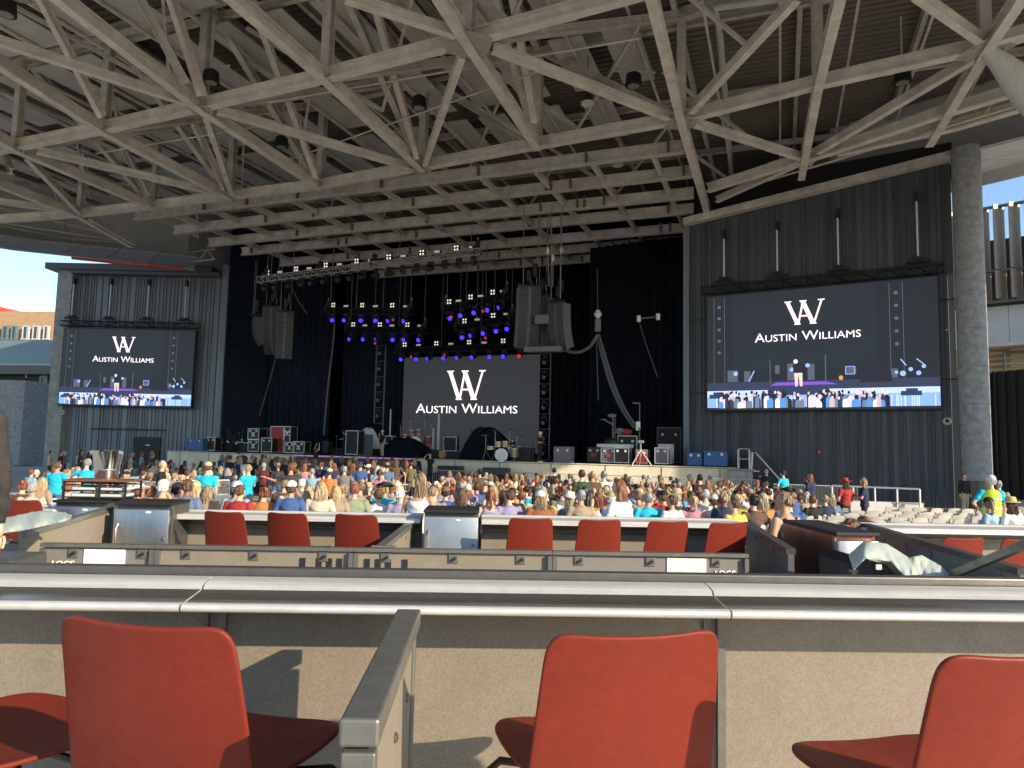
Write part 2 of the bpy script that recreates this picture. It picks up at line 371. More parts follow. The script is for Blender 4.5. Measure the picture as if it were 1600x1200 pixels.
# acoustic panels under the deck
n = 0
for ai, a in enumerate((13.5, 19.3, 25.1, 30.9, 36.7)):
    for ui in range(17):
        u = -50 + ui * 2.75
        if not inside(u - 1, a) or (u > -8 and a < 30) or (u > -3) or n > 92 or random.random() < .06: continue
        p = V(u + random.uniform(-.3, .3), a, ZT - .75); g = MB(); g.box(p, (1.55, 4.7, .06), rz=R(-23)); g.obj('acoustic_panel', 'panel_a', roof); n += 1
# gusset plates with pins at the big nodes
for (x, y), s_ in (((732, 65), 1.0), ((1065, 188), .8), ((1540, 75), .9), ((315, 168), .6), ((660, 262), .6), ((360, 308), .5), ((25, 231), .5), ((1256, 250), .6)):
    c = B(x, y); g = MB()
    poly = []
    for k in range(8):
        a = math.pi / 4 * k + .2; r = (1.0 if k % 2 else .78) * s_
        poly.append((c.x + r * math.cos(a), c.y + r * math.sin(a)))
    g.prism(poly, ZB - .14, ZB - .10)
    for k in range(6):
        a = math.pi / 3 * k + .4; g.lathe(c + Vector((math.cos(a) * .62 * s_, math.sin(a) * .62 * s_, -.22)), [(.07, 0), (.07, .1)], 8)
    g.obj('gusset_plate', 'plate', roof)
# grid beams over the stage
G = [[(225, 350), (440, 318), (720, 281), (1066, 228)], [(285, 371), (490, 344), (745, 312), (1082, 269)], [(335, 389), (540, 366), (777, 339), (1082, 304)],
     [(385, 402), (580, 384), (802, 357), (1082, 329)], [(440, 417), (680, 397), (822, 384), (1082, 360)], [(560, 428), (755, 409), (940, 388), (1080, 376)], [(600, 440), (680, 430), (800, 416), (940, 402)]]
ga = []
for row in G:
    pp = [B(*p) for p in row]; aa = sum(p.x * S23 + p.y * C23 for p in pp) / 4; u0 = pp[0].x * C23 - pp[0].y * S23; u1 = pp[-1].x * C23 - pp[-1].y * S23
    ga.append((aa, u0, u1)); hgt = .60
    g = MB(); g.ibeam(V(u0, aa, ZB + hgt / 2), V(u1, aa, ZB + hgt / 2), .34, hgt, .07); g.obj('grid_beam', 'steel_d', roof)
    for k in range(7):
        g = MB(); u = u0 + (u1 - u0) * random.random(); g.box(V(u, aa, ZB + .4), (.12, .36, .7), rz=R(-23)); g.obj('beam_clamp', 'rust', roof)
nst = 0
for i in range(len(ga) - 1):
    a0, a1 = ga[i][0], ga[i + 1][0]; uL = max(ga[i][1], ga[i + 1][1]); uR = min(ga[i][2], ga[i + 1][2]); u = -14.8 - 3.05 * 12
    while u < uR:
        if u > uL and nst < 98:
            g = MB(); big = abs((u + 14.8) / 3.05 % 4) < .01
            g.ibeam(V(u, a0 + .1, ZB + .35), V(u, a1 - .1, ZB + .35), .34 if big else .2, .5 if big else .3, .05); g.obj('grid_strut', 'steel_d', roof); nst += 1
        u += 3.05
# thin rods and cable runs
for p, q in (((0, 388 - 40), (200, 378)), ((0, 352), (150, 382)), ((0, 365), (210, 380)), ((0, 325), (195, 372)), ((0, 60), (430, 190)), ((420, 160), (1000, 60)), ((450, 250), (860, 105)), ((150, 240), (420, 195))):
    g = MB(); g.tube(RZ(*p, ZB + .6), RZ(*q, ZB + .6), .035, 6); g.obj('tie_rod', 'steel', roof)
# perimeter pipe truss on the right above the wall
p0, p1 = B(1200, 282), B(1640, 150); g = MB(); nseg = 16
for k in range(nseg):
    a_, b_ = p0.lerp(p1, k / nseg), p0.lerp(p1, (k + 1) / nseg); z1 = Vector((0, 0, .9))
    g.tube(a_, b_, .05, 6); g.tube(a_ + z1, b_ + z1, .05, 6); g.tube(a_ if k % 2 else a_ + z1, b_ + z1 if k % 2 else b_, .035, 6)
g.obj('pipe_truss', 'steel', roof)
p0, p1 = B(275, 412), B(335, 405); g = MB()
for k in range(5):
    a_, b_ = p0.lerp(p1, k / 5), p0.lerp(p1, (k + 1) / 5); z1 = Vector((0, 0, .8)); g.tube(a_, b_, .05, 6); g.tube(a_ + z1, b_ + z1, .05, 6); g.tube(a_ if k % 2 else a_ + z1, b_ + z1 if k % 2 else b_, .04, 6)
g.obj('pipe_truss', 'steel', roof)
# light secondary lattice between the chord levels
k = 0
for i in range(26):
    u = -52 + i * 2.9; aa = [a for a in range(9, 50) if inside(u, a)]
    if len(aa) < 4: continue
    g = MB(); g.bar(V(u, aa[0], ZT - .9), V(u, aa[-1], ZT - .9), .10, .14); g.obj('joist', 'steel', roof)
for i in range(6):
    for j in range(7):
        u, a = -46 + i * 8.2, 14 + j * 4.6
        if inside(u, a) and inside(u + 4, a + 4):
            g = MB(); s_ = 1 if (i + j) % 2 else -1; g.bar(V(u, a, ZT - .9), V(u + 4.1 * s_, a + 4.6, ZB + 1.6), .12, .16); g.obj('secondary_brace', 'steel_d', roof)
# rain pipe
g = MB(); g.path([RZ(1240, -5, ZT - .6), RZ(1118, 12, ZT - .6), RZ(1125, 60, ZT - .6), RZ(1145, 300, ZT - .6)], .16, 10); g.obj('drain_pipe', 'lite', roof, True)
# slanting column on the right
b = B(1540, 75); f = EYE + HF * 21.5 + HR * 29.5; f.z = -1.2
c = thing('slanting_column', 'thick pale slanting tube column meeting the roof at upper right', 'column', f)
g = MB(); g.path([f, f.lerp(b, .3), f.lerp(b, .9), b], .5, 20, rr=[.42, .62, .60, .22]); g.obj('shaft', M('column paint', (.55, .54, .49), .5), c, True)
# house lights hanging below the roof
fl = None
hl = [((990, 125), 'dark floodlight hanging left of the steep roof beam near centre'), ((1410, 120), 'dark floodlight hanging at the upper right of the roof'), ((655, 160), 'dark floodlight hanging between two braces left of centre'), ((440, 222), 'dark floodlight hanging over the left side, beneath long braces'), ((330, 120), 'small dark floodlight fixed beside the post at upper left'), ((10, 12), 'dark floodlight in the very top left corner of the photo')]
for i, ((x, y), lb) in enumerate(hl):
    p = RZ(x, y, ZB + .9)
    if fl is None:
        fl = thing('floodlight', lb, 'light', p, 'floodlights under the roof')
        g = MB(); g.lathe(p, [(.16, .3), (.3, .2), (.34, -.25), (.28, -.27)], 16); g.obj('housing', 'black', fl, True)
        g = MB(); g.lathe(p + Vector((0, 0, -.275)), [(.24, 0), (.24, .02)], 16); g.obj('lens', M('dull lens', (.3, .28, .25), .2), fl)
        g = MB(); g.bar(p + Vector((0, 0, .3)), p + Vector((0, 0, 2.5)), .05, .05); g.bar(p + Vector((-.9, 0, .35)), p + Vector((.9, 0, .35)), .05, .08); g.obj('hanger', 'steel_d', fl)
        index_kids(fl)
    else: dup(fl, p, i * .7, lb)
rg = None
for i, ((x, y), lb) in enumerate([((918, 163), 'round ring light below the pale roof panels'), ((470, 242), 'round ring light above the left roof chord'), ((965, 259), 'round ring light seen between the grid beams over the stage'), ((762, 288), 'round ring light in the dark grid left of the hoists')]):
    p = RZ(x, y, ZB + 1.6)
    if rg is None:
        rg = thing('ring_light', lb, 'light', p, 'ring lights'); g = MB()
        g.lathe(p, [(.14, 0), (.30, 0), (.30, .08), (.14, .08), (.14, 0)], 20); g.obj('ring', 'soffit', rg)
        g = MB(); g.lathe(p, [(.13, .02), (.13, .2)], 14); g.tube(p + Vector((0, 0, .2)), p + Vector((0, 0, 2.6)), .02, 5); g.obj('core', 'black', rg); index_kids(rg)
    else: dup(rg, p, 0, lb)

# ================================================================== SIDE WALLS
def ribwall(p, q, z0, z1_, pitch, depth, name, m, parent, seed=1):
    """ribbed cladding from p to q, ribs on the left-hand side looking p->q reversed (towards the audience)"""
    rnd = random.Random(seed); d = (q - p); Ln = d.length; d.normalize(); nrm = Vector((d.y, -d.x, 0)); s = 0; pts = [(0, 0)]
    while s < Ln - pitch * 2:
        w = rnd.choice([.5, .5, 1, 1.6]) * pitch; r = rnd.choice([.25, .25, .45]) * pitch
        pts += [(s + w, 0), (s + w + .02, depth), (s + w + r, depth), (s + w + r + .02, 0)]; s += w + r + .02
    pts += [(Ln, 0), (Ln, -.35), (0, -.35)]
    za, zb_ = z1_ if isinstance(z1_, tuple) else (z1_, z1_); zt_ = lambda v: za + (zb_ - za) * ((v - p).xy.dot(d.xy)) / Ln
    g = MB(); n = len(pts); vs = [p + d * a + nrm * b for a, b in pts]
    vs = [Vector((v.x, v.y, z0)) for v in vs] + [Vector((v.x, v.y, zt_(v))) for v in vs]
    g.add(vs, [(i, (i + 1) % n, n + (i + 1) % n, n + i) for i in range(n)] + [tuple(range(n))[::-1], tuple(range(n, 2 * n))])
    return g.obj(name, m, parent)
# right wall
WR0 = GP(1079, 41.2, 0); WR1 = GP(1501, 34.0, 0)
for w_ in (WR0, WR1): w_.z = 0
dR = (WR1 - WR0).normalized(); nR = Vector((dR.y, -dR.x, 0))
wr = thing('screen_wall', 'tall dark ribbed metal wall behind the right video screen', 'wall', (WR0.x, WR0.y, -1.2))
ribwall(WR0, WR1, -1.2, (14.55, 15.75), .17, .07, 'cladding', 'clad', wr, 3)
g = MB(); a_, b_ = WR0 - dR * .25, WR1 + dR * .1; z = 14.75
g.bar(Vector((a_.x, a_.y, z)) + nR * .35, Vector((b_.x, b_.y, z + 1.2)) + nR * .35, .5, .42); g.obj('coping', 'steel_d', wr)
g = MB(); g.bar(Vector((a_.x, a_.y, 15.9)) - nR * .3, Vector((b_.x, b_.y, 15.9)) - nR * .3, .1, 2.0); g.obj('upper_band', 'black', wr)
g = MB()
for t, zz in ((.965, 8.9), (.965, 5.0), (.03, 8.9), (.03, 4.6)):
    c = WR0.lerp(WR1, t); g.bar(Vector((c.x, c.y, zz)) - dR * .5 + nR * .09, Vector((c.x, c.y, zz)) + dR * .5 + nR * .09, .05, .05)
g.obj('flashing', 'blackm', wr)
g = MB(); g.bar(Vector((WR0.x, WR0.y, -1.2)) - dR * .18, Vector((WR0.x, WR0.y, 14.5)) - dR * .18, .36, .45, up=nR); g.obj('corner_trim', 'clad_l', wr)
# right pillar
pb = GP(1527, 33.0, .2); pil = thing('round_pillar', 'mottled round concrete pillar at the right end of the dark wall', 'pillar', (pb.x, pb.y, -1.2))
zt = RD(1507, 232, 33.0).z
g = MB(); n = 0; rings = []
for k in range(9):
    z0 = .2 + (zt - .2) * k / 9; z1 = .2 + (zt - .2) * (k + 1) / 9
    g.lathe((pb.x, pb.y, 0), [(.61, z0 + .004), (.615, z0 + .012), (.615, z1 - .012), (.61, z1 - .004)], 40)
g.obj('shaft', 'concd', pil, 30)
g = MB(); g.lathe((pb.x, pb.y, 0), [(.42, -1.2), (.42, .2)], 24); g.obj('base', 'frame_d', pil, True)
# left wall
WL0 = GP(100, 58.6, 0); WL1 = GP(334, 58.6, 0); WL0.z = WL1.z = 0
dL = (WL1 - WL0).normalized(); nL = Vector((dL.y, -dL.x, 0))
wl = thing('screen_wall', 'slate blue ribbed metal wall behind the left video screen', 'wall', (WL0.x, WL0.y, -1.2))
ribwall(WL0, WL1, -1.2, 15.0, .26, .1, 'cladding', 'clad_l', wl, 5)
g = MB(); g.bar(Vector((WL0.x, WL0.y, 15.35)) - dL * 2.0 + nL * .4, Vector((WL1.x, WL1.y, 15.35)) - dL * .6 + nL * .4, 1.6, .5); g.obj('roof_slab', 'frame_d', wl)
g = MB(); g.bar(Vector((WL0.x, WL0.y, 14.95)) + nL * .4, Vector((WL1.x, WL1.y, 14.95)) + nL * .4, 1.2, .28); g.obj('slab_beam', 'frame_d', wl)
g = MB(); c = WL0 - dL * .62; g.bar(Vector((c.x, c.y, -1.2)) + nL * .1, Vector((c.x, c.y, 15.1)) + nL * .1, 1.22, 1.1, up=nL); g.obj('end_pier', 'conc', wl)
c = WL1 + dL * .28; g = MB(); g.bar(Vector((c.x, c.y, -1.2)), Vector((c.x, c.y, 15.9)), .55, .9, up=nL); g.obj('end_pier', 'clad_l', wl)
g = MB(); c = RD(229, 700, 58.45); g.box((c.x, c.y, c.z - .4), (2.2, .12, 2.6), rz=-YAW); dr = g.obj('door', 'blackm', wl)
g = MB(); c = RD(231, 695.5, 58.3); g.box(c, (.32, .05, .09), rz=-YAW); g.obj('door_bar', 'letter', dr)
g = MB(); c = RD(200, 671, 58.4); g.box(c, (6.2, .1, .12), rz=-YAW); g.obj('conduit', 'blackm', wl)
def textmesh(body, w=None, h=None, sc=None, ext=.004, small=False, bold=0):
    cu = bpy.data.curves.new('t', 'FONT'); cu.body = body; cu.align_x = 'CENTER'; cu.extrude = ext; cu.offset = bold; cu.resolution_u = 3
    if small:
        cu.small_caps_scale = .76
        for i, ch in enumerate(body):
            if ch.islower(): cu.body_format[i].use_small_caps = True
    o = bpy.data.objects.new('t', cu); COL.objects.link(o); bpy.context.view_layer.update()
    me = bpy.data.meshes.new_from_object(o.evaluated_get(bpy.context.evaluated_depsgraph_get())); bpy.data.objects.remove(o)
    xs = [v.co.x for v in me.vertices]; ys = [v.co.y for v in me.vertices]
    sx = w / (max(xs) - min(xs)) if w else 1; sy = h / (max(ys) - min(ys)) if h else sx
    if not w: sx = sy
    mx, my = (max(xs) + min(xs)) / 2, min(ys)
    for v in me.vertices: v.co = Vector(((v.co.x - mx) * sx, -v.co.z, (v.co.y - my) * sy))
    return me
def textobj(me, name, m, parent, loc, rz=0):
    me.materials.clear(); me.materials.append(mt[m] if isinstance(m, str) else m); me.name = name
    o = bpy.data.objects.new(name, me); COL.objects.link(o); o.parent = parent; o.location = loc; o.rotation_euler = (0, 0, rz); return o
c = RD(205, 665.5, 58.4); textobj(textmesh('STAGE', w=.75, h=.2), 'lettering', M('sign gold', (.45, .36, .16)), wl, c - wl.location, -YAW)
for lb, p in (('small white wall speaker low beside the left screen', RD(97, 644.5, 57.9)), ):
    o = thing('wall_speaker', lb, 'speaker', p); g = MB(); g.ell(p, (.2, .14, .2)); g.obj('shell', 'lite', o, True); g = MB(); g.ell(p + Vector((0, -.12, 0)), (.08, .05, .08)); g.obj('grille', 'black', o, True)
def onR(px, py, k=.12):     # point on the right wall seen at this pixel
    d = ray(px, py); t = (WR0 + nR * k - EYE).dot(nR) / d.dot(nR); return EYE + d * t
p = onR(1480, 658); o = thing('wall_speaker', 'round white wall speaker low at the right end of the dark ribbed wall', 'speaker', p)
g = MB(); g.ell(p, (.2, .2, .2)); g.obj('shell', 'lite', o, True); g = MB(); g.ell(p + nR * .15, (.09, .09, .09)); g.obj('grille', 'black', o, True)
p = onR(1280, 706, .1); o = thing('fire_alarm', 'small red alarm box low on the dark ribbed wall', 'alarm', p)
ang = math.atan2(dR.y, dR.x)
g = MB(); g.bbox(p, (.16, .08, .2), .01, rz=ang); g.obj('housing', M('alarm red', (.5, .03, .02)), o); g = MB(); g.ell(p + nR * .05, .04); g.obj('strobe', 'letter', o)
p = onR(1480, 516, .1); o = thing('wall_bracket', 'tiny white bracket on the wall right of the big right screen', 'bracket', p)
g = MB(); g.box(p, (.2, .05, .05), rz=ang + .1).obj('arm', 'lite', o); g = MB(); g.ell(p + nR * .12, .05); g.obj('tip', 'lite', o)

# ================================================================== STAGE
ZS = .43
edge = [(-43.4, 41.4), (-34.8, 40.6), (-24, 39.3), (-14.5, 37.9), (-2.2, 39.6)]
poly = [V(*p) for p in edge + [(-1.9, 41.2), (-3.5, 56.5), (-44, 58)]]
g = MB(); g.prism([(p.x, p.y) for p in poly], -1.25, ZS - .05); o = tag(g.obj('stage', 'concs'), 'long pale concrete stage platform spanning below the hanging rig', 'stage')
g = MB(); q = [V(u, a + .12) for u, a in edge] + poly[5:]
g.prism([(p.x, p.y) for p in q], ZS - .046, ZS); d_ = g.obj('stage_deck', 'stagef', o)
g = MB()
for u in range(-42, -2, 3):
    for k in range(len(edge) - 1):
        (u0, a0), (u1, a1) = edge[k], edge[k + 1]
        if u0 <= u < u1:
            a = a0 + (a1 - a0) * (u - u0) / (u1 - u0); g.box(V(u, a - .012, -.4), (.025, .03, 1.6), rz=R(-23))
g.obj('panel_joint', 'frame_d', o)
g = MB()
for k in range(len(edge) - 1): g.bar(V(*edge[k], ZS + .005), V(*edge[k + 1], ZS + .005), .1, .05)
g.obj('edge_trim', 'concs', o)
# purple lit runway at centre (raised thrust seen low)
g = MB(); q = [V(-30, 39.0), V(-21, 38.4), V(-21, 40.2), V(-30, 41)]; g.prism([(p.x, p.y) for p in q], -1.25, ZS - .02); o = tag(g.obj('stage_thrust', 'stagef'), 'black thrust platform at the front of stage below the singer', 'platform')
g = MB(); g.bar(V(-30, 38.97, ZS - .02), V(-21, 38.37, ZS - .02), .06, .05); g.obj('glow_strip', glow('purple edge strip', (.45, .12, .5), .5), o)
def pleated(p, q, z0, z1, name, label, m, fold=.55, amp=.13, seed=2):
    rnd = random.Random(seed); d = q - p; Ln = d.length; d.normalize(); n_ = Vector((d.y, -d.x, 0)); k = int(Ln / fold * 6); pts = []
    ph = 0
    for i in range(k + 1):
        s = Ln * i / k; ph += 2 * math.pi / 6 * rnd.uniform(.7, 1.3); pts.append(p + d * s + n_ * amp * math.sin(ph))
    n = len(pts); vs = [Vector((v.x, v.y, z0)) for v in pts] + [Vector((v.x, v.y, z1)) for v in pts]
    me = bpy.data.meshes.new(name); me.from_pydata(vs, [], [(i, i + 1, n + i + 1, n + i) for i in range(n - 1)]); me.materials.append(mt[m]); smooth_mesh(me, 60)
    o = bpy.data.objects.new(name, me); COL.objects.link(o); sm = o.modifiers.new('thick', 'SOLIDIFY'); sm.thickness = .02; return tag(o, label, 'curtain')
zc = ZB + .6
pleated(V(-41.5, 56), V(-5, 56), ZS, ZB + 6, 'back_curtain', 'wide black pleated curtain hanging at the back of the stage', 'drape')
pleated(V(-41, 49.6), V(-35.5, 50.6), ZS, zc, 'side_curtain', 'navy black pleated curtain at the left behind the road cases', 'drape_b', seed=5)
pleated(V(-35.4, 52.2), V(-29.5, 52.6), ZS, zc, 'side_curtain', 'dark blue pleated curtain left of the light tower', 'drape_b', seed=6)
pleated(V(-16.5, 51.6), V(-11.8, 51), ZS, zc - 1.2, 'side_curtain', 'black pleated curtain just right of the centre screen', 'drape', seed=7)
pleated(V(-12, 46.5), V(-5.6, 45.4), ZS, zc - .9, 'side_curtain', 'black pleated curtain beside the right proscenium edge', 'drape', seed=8)
def slab(p, q, z0, z1, t, name, label, m, cat='wall'):
    g = MB(); g.bar(Vector((p.x, p.y, (z0 + z1) / 2)), Vector((q.x, q.y, (z0 + z1) / 2)), t, z1 - z0); o = g.obj(name, m); return tag(o, label, cat)
p = Vector((WL1.x, WL1.y, 0)) + dL * .5
slab(p, V(-41.5, 50.5), -1.2, ZB + 4, .3, 'stage_side_wall', 'flat blue black side wall at the left of the stage opening', mt['drape_b'])
slab(V(-41.5, 50.8), V(-44, 62), -1.2, ZB + 4, .3, 'stage_side_wall', 'dark wall hidden behind the left stage curtain', 'black')
# added out of frame slab that keeps the low sun off the pillar
c = Vector((pb.x, pb.y, 0)) + Vector((sd.x, sd.y, 0)).normalized() * 12.5; sv = Vector((-sd.y, sd.x, 0)).normalized()
slab(c - sv * .12, c - sv * 3.4, -1.2, 16.2, .5, 'sun_blocker', 'added unseen slab shading the round pillar', 'concd')
slab(Vector((WR0.x, WR0.y, 0)) + nR * -.4 - dR * .1, V(-4, 60), -1.2, ZB + 4, .3, 'stage_side_wall', 'black side wall at the right of the stage opening', 'black')
slab(V(-44, 61), V(-4, 60), -1.2, ZB + 4.5, .3, 'stage_back_wall', 'black back wall behind the stage curtains', 'black')
g = MB(); p = RA(345, 516, 49.2); q = RA(428, 540, 50.0); g.path([p, q], .03, 5); tag(g.obj('slack_cable', 'cable'), 'thin cable running along the left stage side wall', 'cable')

# ================================================================== SCREENS
mt['scr'] = glow('screen background', (.0110, .0135, .0175), 1.0); mt['scrc'] = glow('centre screen background', (.0165, .018, .0195), 1.0)
mt['scr_pink'] = glow('screen logo', (.85, .66, .66), 1.0); mt['scr_w'] = glow('screen title', (.82, .74, .76), 1.0)
def logo(parent, cx, z, w, h, y):
    """monogram of a W whose second half is an A with a crossbar"""
    def P(a, b): return (cx + (a - .5) * w, z + b * h)
    def st(a, b, c, d, t): return [P(a - t / 2, b), P(a + t / 2, b), P(c + t / 2, d), P(c - t / 2, d)]
    polys = [st(.06, 1, .33, 0, .105), st(.34, 0, .47, 1, .05), st(.45, 1, .72, 0, .12), st(.73, 0, .94, 1, .05),
             [P(-.01, .955), P(.17, .955), P(.17, 1), P(-.01, 1)], [P(.38, .955), P(.56, .955), P(.56, 1), P(.38, 1)], [P(.84, .955), P(1.01, .955), P(1.01, 1), P(.84, 1)],
             [P(.24, 0), P(.40, 0), P(.40, .045), P(.24, .045)], [P(.63, 0), P(.80, 0), P(.80, .045), P(.63, .045)], [P(.41, .32), P(.62, .32), P(.62, .38), P(.41, .38)]]
    g = MB()
    for i, pl in enumerate(polys):
        n = len(pl); yy = y - .002 * i; g.add([(x, yy, zz) for x, zz in pl] + [(x, yy - .01, zz) for x, zz in pl], [tuple(range(n)), tuple(range(n, 2 * n))[::-1]] + [(j, n + j, n + (j + 1) % n, (j + 1) % n) for j in range(n)])
    g.obj('monogram', 'scr_pink', parent, recalc=True)
SC = {k: glow('video ' + k, c, s_) for k, (c, s_) in dict(purple=((.16, .06, .42), 1), band=((.36, .47, .75), 1), band2=((.18, .30, .62), 1), dark=((.012, .012, .02), 1), navy=((.02, .03, .07), 1), white=((.75, .75, .82), 1), skin=((.50, .32, .28), 1),
      pink=((.60, .45, .50), 1), blue=((.07, .2, .5), 1), grey=((.12, .14, .2), 1), line=((.06, .075, .10), 1), khaki=((.5, .42, .35), 1), orange=((.55, .2, .06), 1), stagef=((.025, .03, .06), 1), blu2=((.22, .33, .65), 1)).items()}
def disc(g, x, y, z, rx, rz, n=12):
    g.add([(x + rx * math.cos(2 * math.pi * k / n), y, z + rz * math.sin(2 * math.pi * k / n)) for k in range(n)], [tuple(range(n))])
def side_screen(root, w, h, seed):
    rnd = random.Random(seed); X = lambda t: (t - .5) * w; Z = lambda t: t * h
    def part(name, m, fn, y):
        g = MB(); fn(g, y)
        # thickness 2 mm marks on the screen face
        g.obj(name, m, root, recalc=False)
    def rect(g, x0, x1, z0, z1, y): g.quad((X(x0), y, Z(z0)), (X(x1), y, Z(z0)), (X(x1), y, Z(z1)), (X(x0), y, Z(z1)))
    part('video_backdrop', glow('video backdrop', (.0128, .016, .022), 1), lambda g, y: rect(g, .13, .76, .34, .995, y), -.006)
    def towers(g, y):
        for c in (.055, .835):
            for s_ in (-.022, .03): rect(g, c + s_, c + s_ + .0025, .22, .98, y)
            for k in range(5):
                disc(g, X(c + .005), y - .001, Z(.50 + k * .1), .1, .09)
    part('video_truss', SC['line'], towers, -.010)
    part('video_stage_floor', SC['stagef'], lambda g, y: rect(g, 0, .998, .17, .235, y), -.010)
    part('video_runway', SC['purple'], lambda g, y: g.add([(X(.30), y, Z(.20)), (X(.60), y, Z(.20)), (X(.545), y, Z(.225)), (X(.33), y, Z(.225))], [(0, 1, 2, 3)]), -.014)
    def front(g, y): rect(g, 0, .998, .02, .165, y)
    part('video_stage_front', SC['band2'], front, -.010)
    def fr2(g, y):
        rect(g, 0, .30, .11, .165, y); rect(g, .56, .998, .12, .165, y)
        for k in range(60):
            x = rnd.random() * .98; rect(g, x, x + .005, .02, .11, y)
    part('video_barrier', SC['band'], fr2, -.013)
    def wedge(g, y):
        for x in (.04, .88): rect(g, x - .03, x + .05, .10, .135, y); rect(g, x - .01, x + .035, .135, .155, y)
        g.add([(X(.27), y, Z(.12)), (X(.575), y, Z(.12)), (X(.555), y, Z(.18)), (X(.30), y, Z(.18))], [(0, 1, 2, 3)])
    part('video_ramp', SC['navy'], wedge, -.016)
    def gear(g, y):
        for x, zz, a_, b_ in ((.10, .24, .05, .10), (.18, .24, .03, .09), (.30, .22, .004, .2), (.325, .30, .02, .07), (.38, .24, .04, .14), (.47, .24, .03, .13), (.545, .22, .005, .22), (.63, .28, .045, .06), (.80, .24, .04, .07)):
            g.quad((X(x), y, Z(zz)), (X(x + a_), y, Z(zz)), (X(x + a_), y, Z(zz + b_)), (X(x), y, Z(zz + b_)))
    part('video_gear', SC['line'], gear, -.016)
    def drape(g, y): g.add([(X(a_), y, Z(b_)) for a_, b_ in ((.69, .21), (.82, .21), (.81, .34), (.77, .40), (.72, .40), (.70, .32))], [(0, 1, 2, 3, 4, 5)])
    part('video_drape', SC['dark'], drape, -.018)
    def bright(g, y):
        for x, zz, r in ((.86, .27, .13), (.89, .30, .10), (.92, .27, .11), (.835, .28, .08), (.94, .32, .09), (.40, .33, .11), (.47, .36, .11), (.14, .31, .12)): disc(g, X(x), y, Z(zz), r * w / 11, r * w / 11)
        for x0, z0, x1, z1 in ((.85, .38, .87, .33), (.91, .38, .94, .33), (.20, .24, .225, .33)):
            g.quad((X(x0), y, Z(z0)), (X(x0 + .006), y, Z(z0)), (X(x1 + .006), y, Z(z1)), (X(x1), y, Z(z1)))
        rect(g, .63, .67, .275, .28, y); rect(g, .63, .67, .335, .34, y); rect(g, .63, .633, .28, .335, y); rect(g, .667, .67, .28, .335, y)
    part('video_drums', SC['blu2'], bright, -.020)
    def singer(g, y):
        g.add([(X(a_), y, Z(b_)) for a_, b_ in ((.415, .19), (.425, .19), (.43, .28), (.436, .19), (.447, .19), (.447, .30), (.41, .30))], [(0, 1, 2, 6), (2, 3, 4, 5), (2, 5, 6)])
    part('video_singer', SC['khaki'], singer, -.022)
    part('video_singer_top', SC['dark'], lambda g, y: g.add([(X(a_), y, Z(b_)) for a_, b_ in ((.408, .30), (.45, .30), (.455, .37), (.43, .40), (.405, .37))], [(0, 1, 2, 3, 4)]), -.024)
    part('video_cap', SC['pink'], lambda g, y: (disc(g, X(.418), y, Z(.395), .11 * w / 11, .12 * w / 11), disc(g, X(.612), y, Z(.25), .08, .1)), -.026)
    part('video_guitar', SC['orange'], lambda g, y: (disc(g, X(.612), y, Z(.25), .1 * w / 11, .12 * w / 11),), -.028)
    cols = ['dark', 'dark', 'navy', 'white', 'pink', 'blue', 'skin', 'band', 'grey', 'dark']
    for ci, cn in enumerate(['dark', 'navy', 'grey', 'white', 'pink', 'blue', 'skin']):
        def crowd(g, y, ci=ci, cn=cn):
            for k in range({'dark': 34, 'navy': 18, 'grey': 14, 'white': 8, 'pink': 5, 'blue': 9, 'skin': 2}[cn]):
                x = rnd.uniform(.06, .80); b = .015; t = rnd.uniform(.06, .115) if cn != 'dark' else rnd.uniform(.08, .15); s_ = rnd.uniform(.008, .015); yy = y - .0004 * k
                g.add([(X(x - s_), yy, Z(b)), (X(x + s_), yy, Z(b)), (X(x + s_), yy, Z(t - .02)), (X(x + s_ * .6), yy, Z(t)), (X(x - s_ * .6), yy, Z(t)), (X(x - s_), yy, Z(t - .02))], [(0, 1, 2, 3, 4, 5)])
        part('video_crowd', SC[cn], crowd, -.034 - ci * .013)
    def heads(g, y):
        for k in range(34): disc(g, X(rnd.uniform(.06, .8)), y, Z(rnd.uniform(.085, .15)), .055 * w / 11, .085 * w / 11)
    part('video_heads', SC['skin'], heads, -.130); part('video_heads', SC['pink'], heads, -.133); part('video_hair', SC['dark'], heads, -.136)
def screen(name, label, pa, pb, h, mk, kind):
    c = (pa + pb) / 2; w = (pb - pa).length; rz = math.atan2(pb.y - pa.y, pb.x - pa.x)
    r = thing(name, label, 'screen', (0, 0, 0))
    g = MB(); g.box((0, .16, h / 2), (w + .12, .28, h + .12)); g.obj('cabinet', 'black', r)
    g = MB(); g.quad((-w / 2, 0, 0), (w / 2, 0, 0), (w / 2, 0, h), (-w / 2, 0, h)); g.obj('display', mk, r, recalc=False)
    if kind:
        logo(r, -.04 * w, h * .70, w * .175, h * .20, -.02)
        textobj(textmesh('Austin Williams', w=w * .465, small=True, bold=0, h=h * .075), 'title', 'scr_w', r, (-.035 * w, -.03, h * .57)); side_screen(r, w, h, 4)
    else:
        logo(r, -.02 * w, h * .54, w * .28, h * .31, -.02)
        textobj(textmesh('Austin Williams', w=w * .75, small=True, bold=0, h=h * .10), 'title', 'scr_w', r, (-.02 * w, -.03, h * .40))
    r.location = c; r.rotation_euler = (0, 0, rz); return r
def base(px, d, z): return GP(px, d, z)
a_, b_ = base(1105.5, 39.9, 3.58), base(1471, 34.0, 3.58)
screen('video_screen', 'large right video screen showing white monogram and live crowd picture', a_, b_, 6.45, 'scr', True)
SRa, SRb = a_.copy(), b_.copy()
a_, b_ = base(91.5, 57.6, 3.9), base(298, 57.6, 3.9)
screen('video_screen', 'left video screen showing white monogram and live crowd picture', a_, b_, 6.3, 'scr', True)
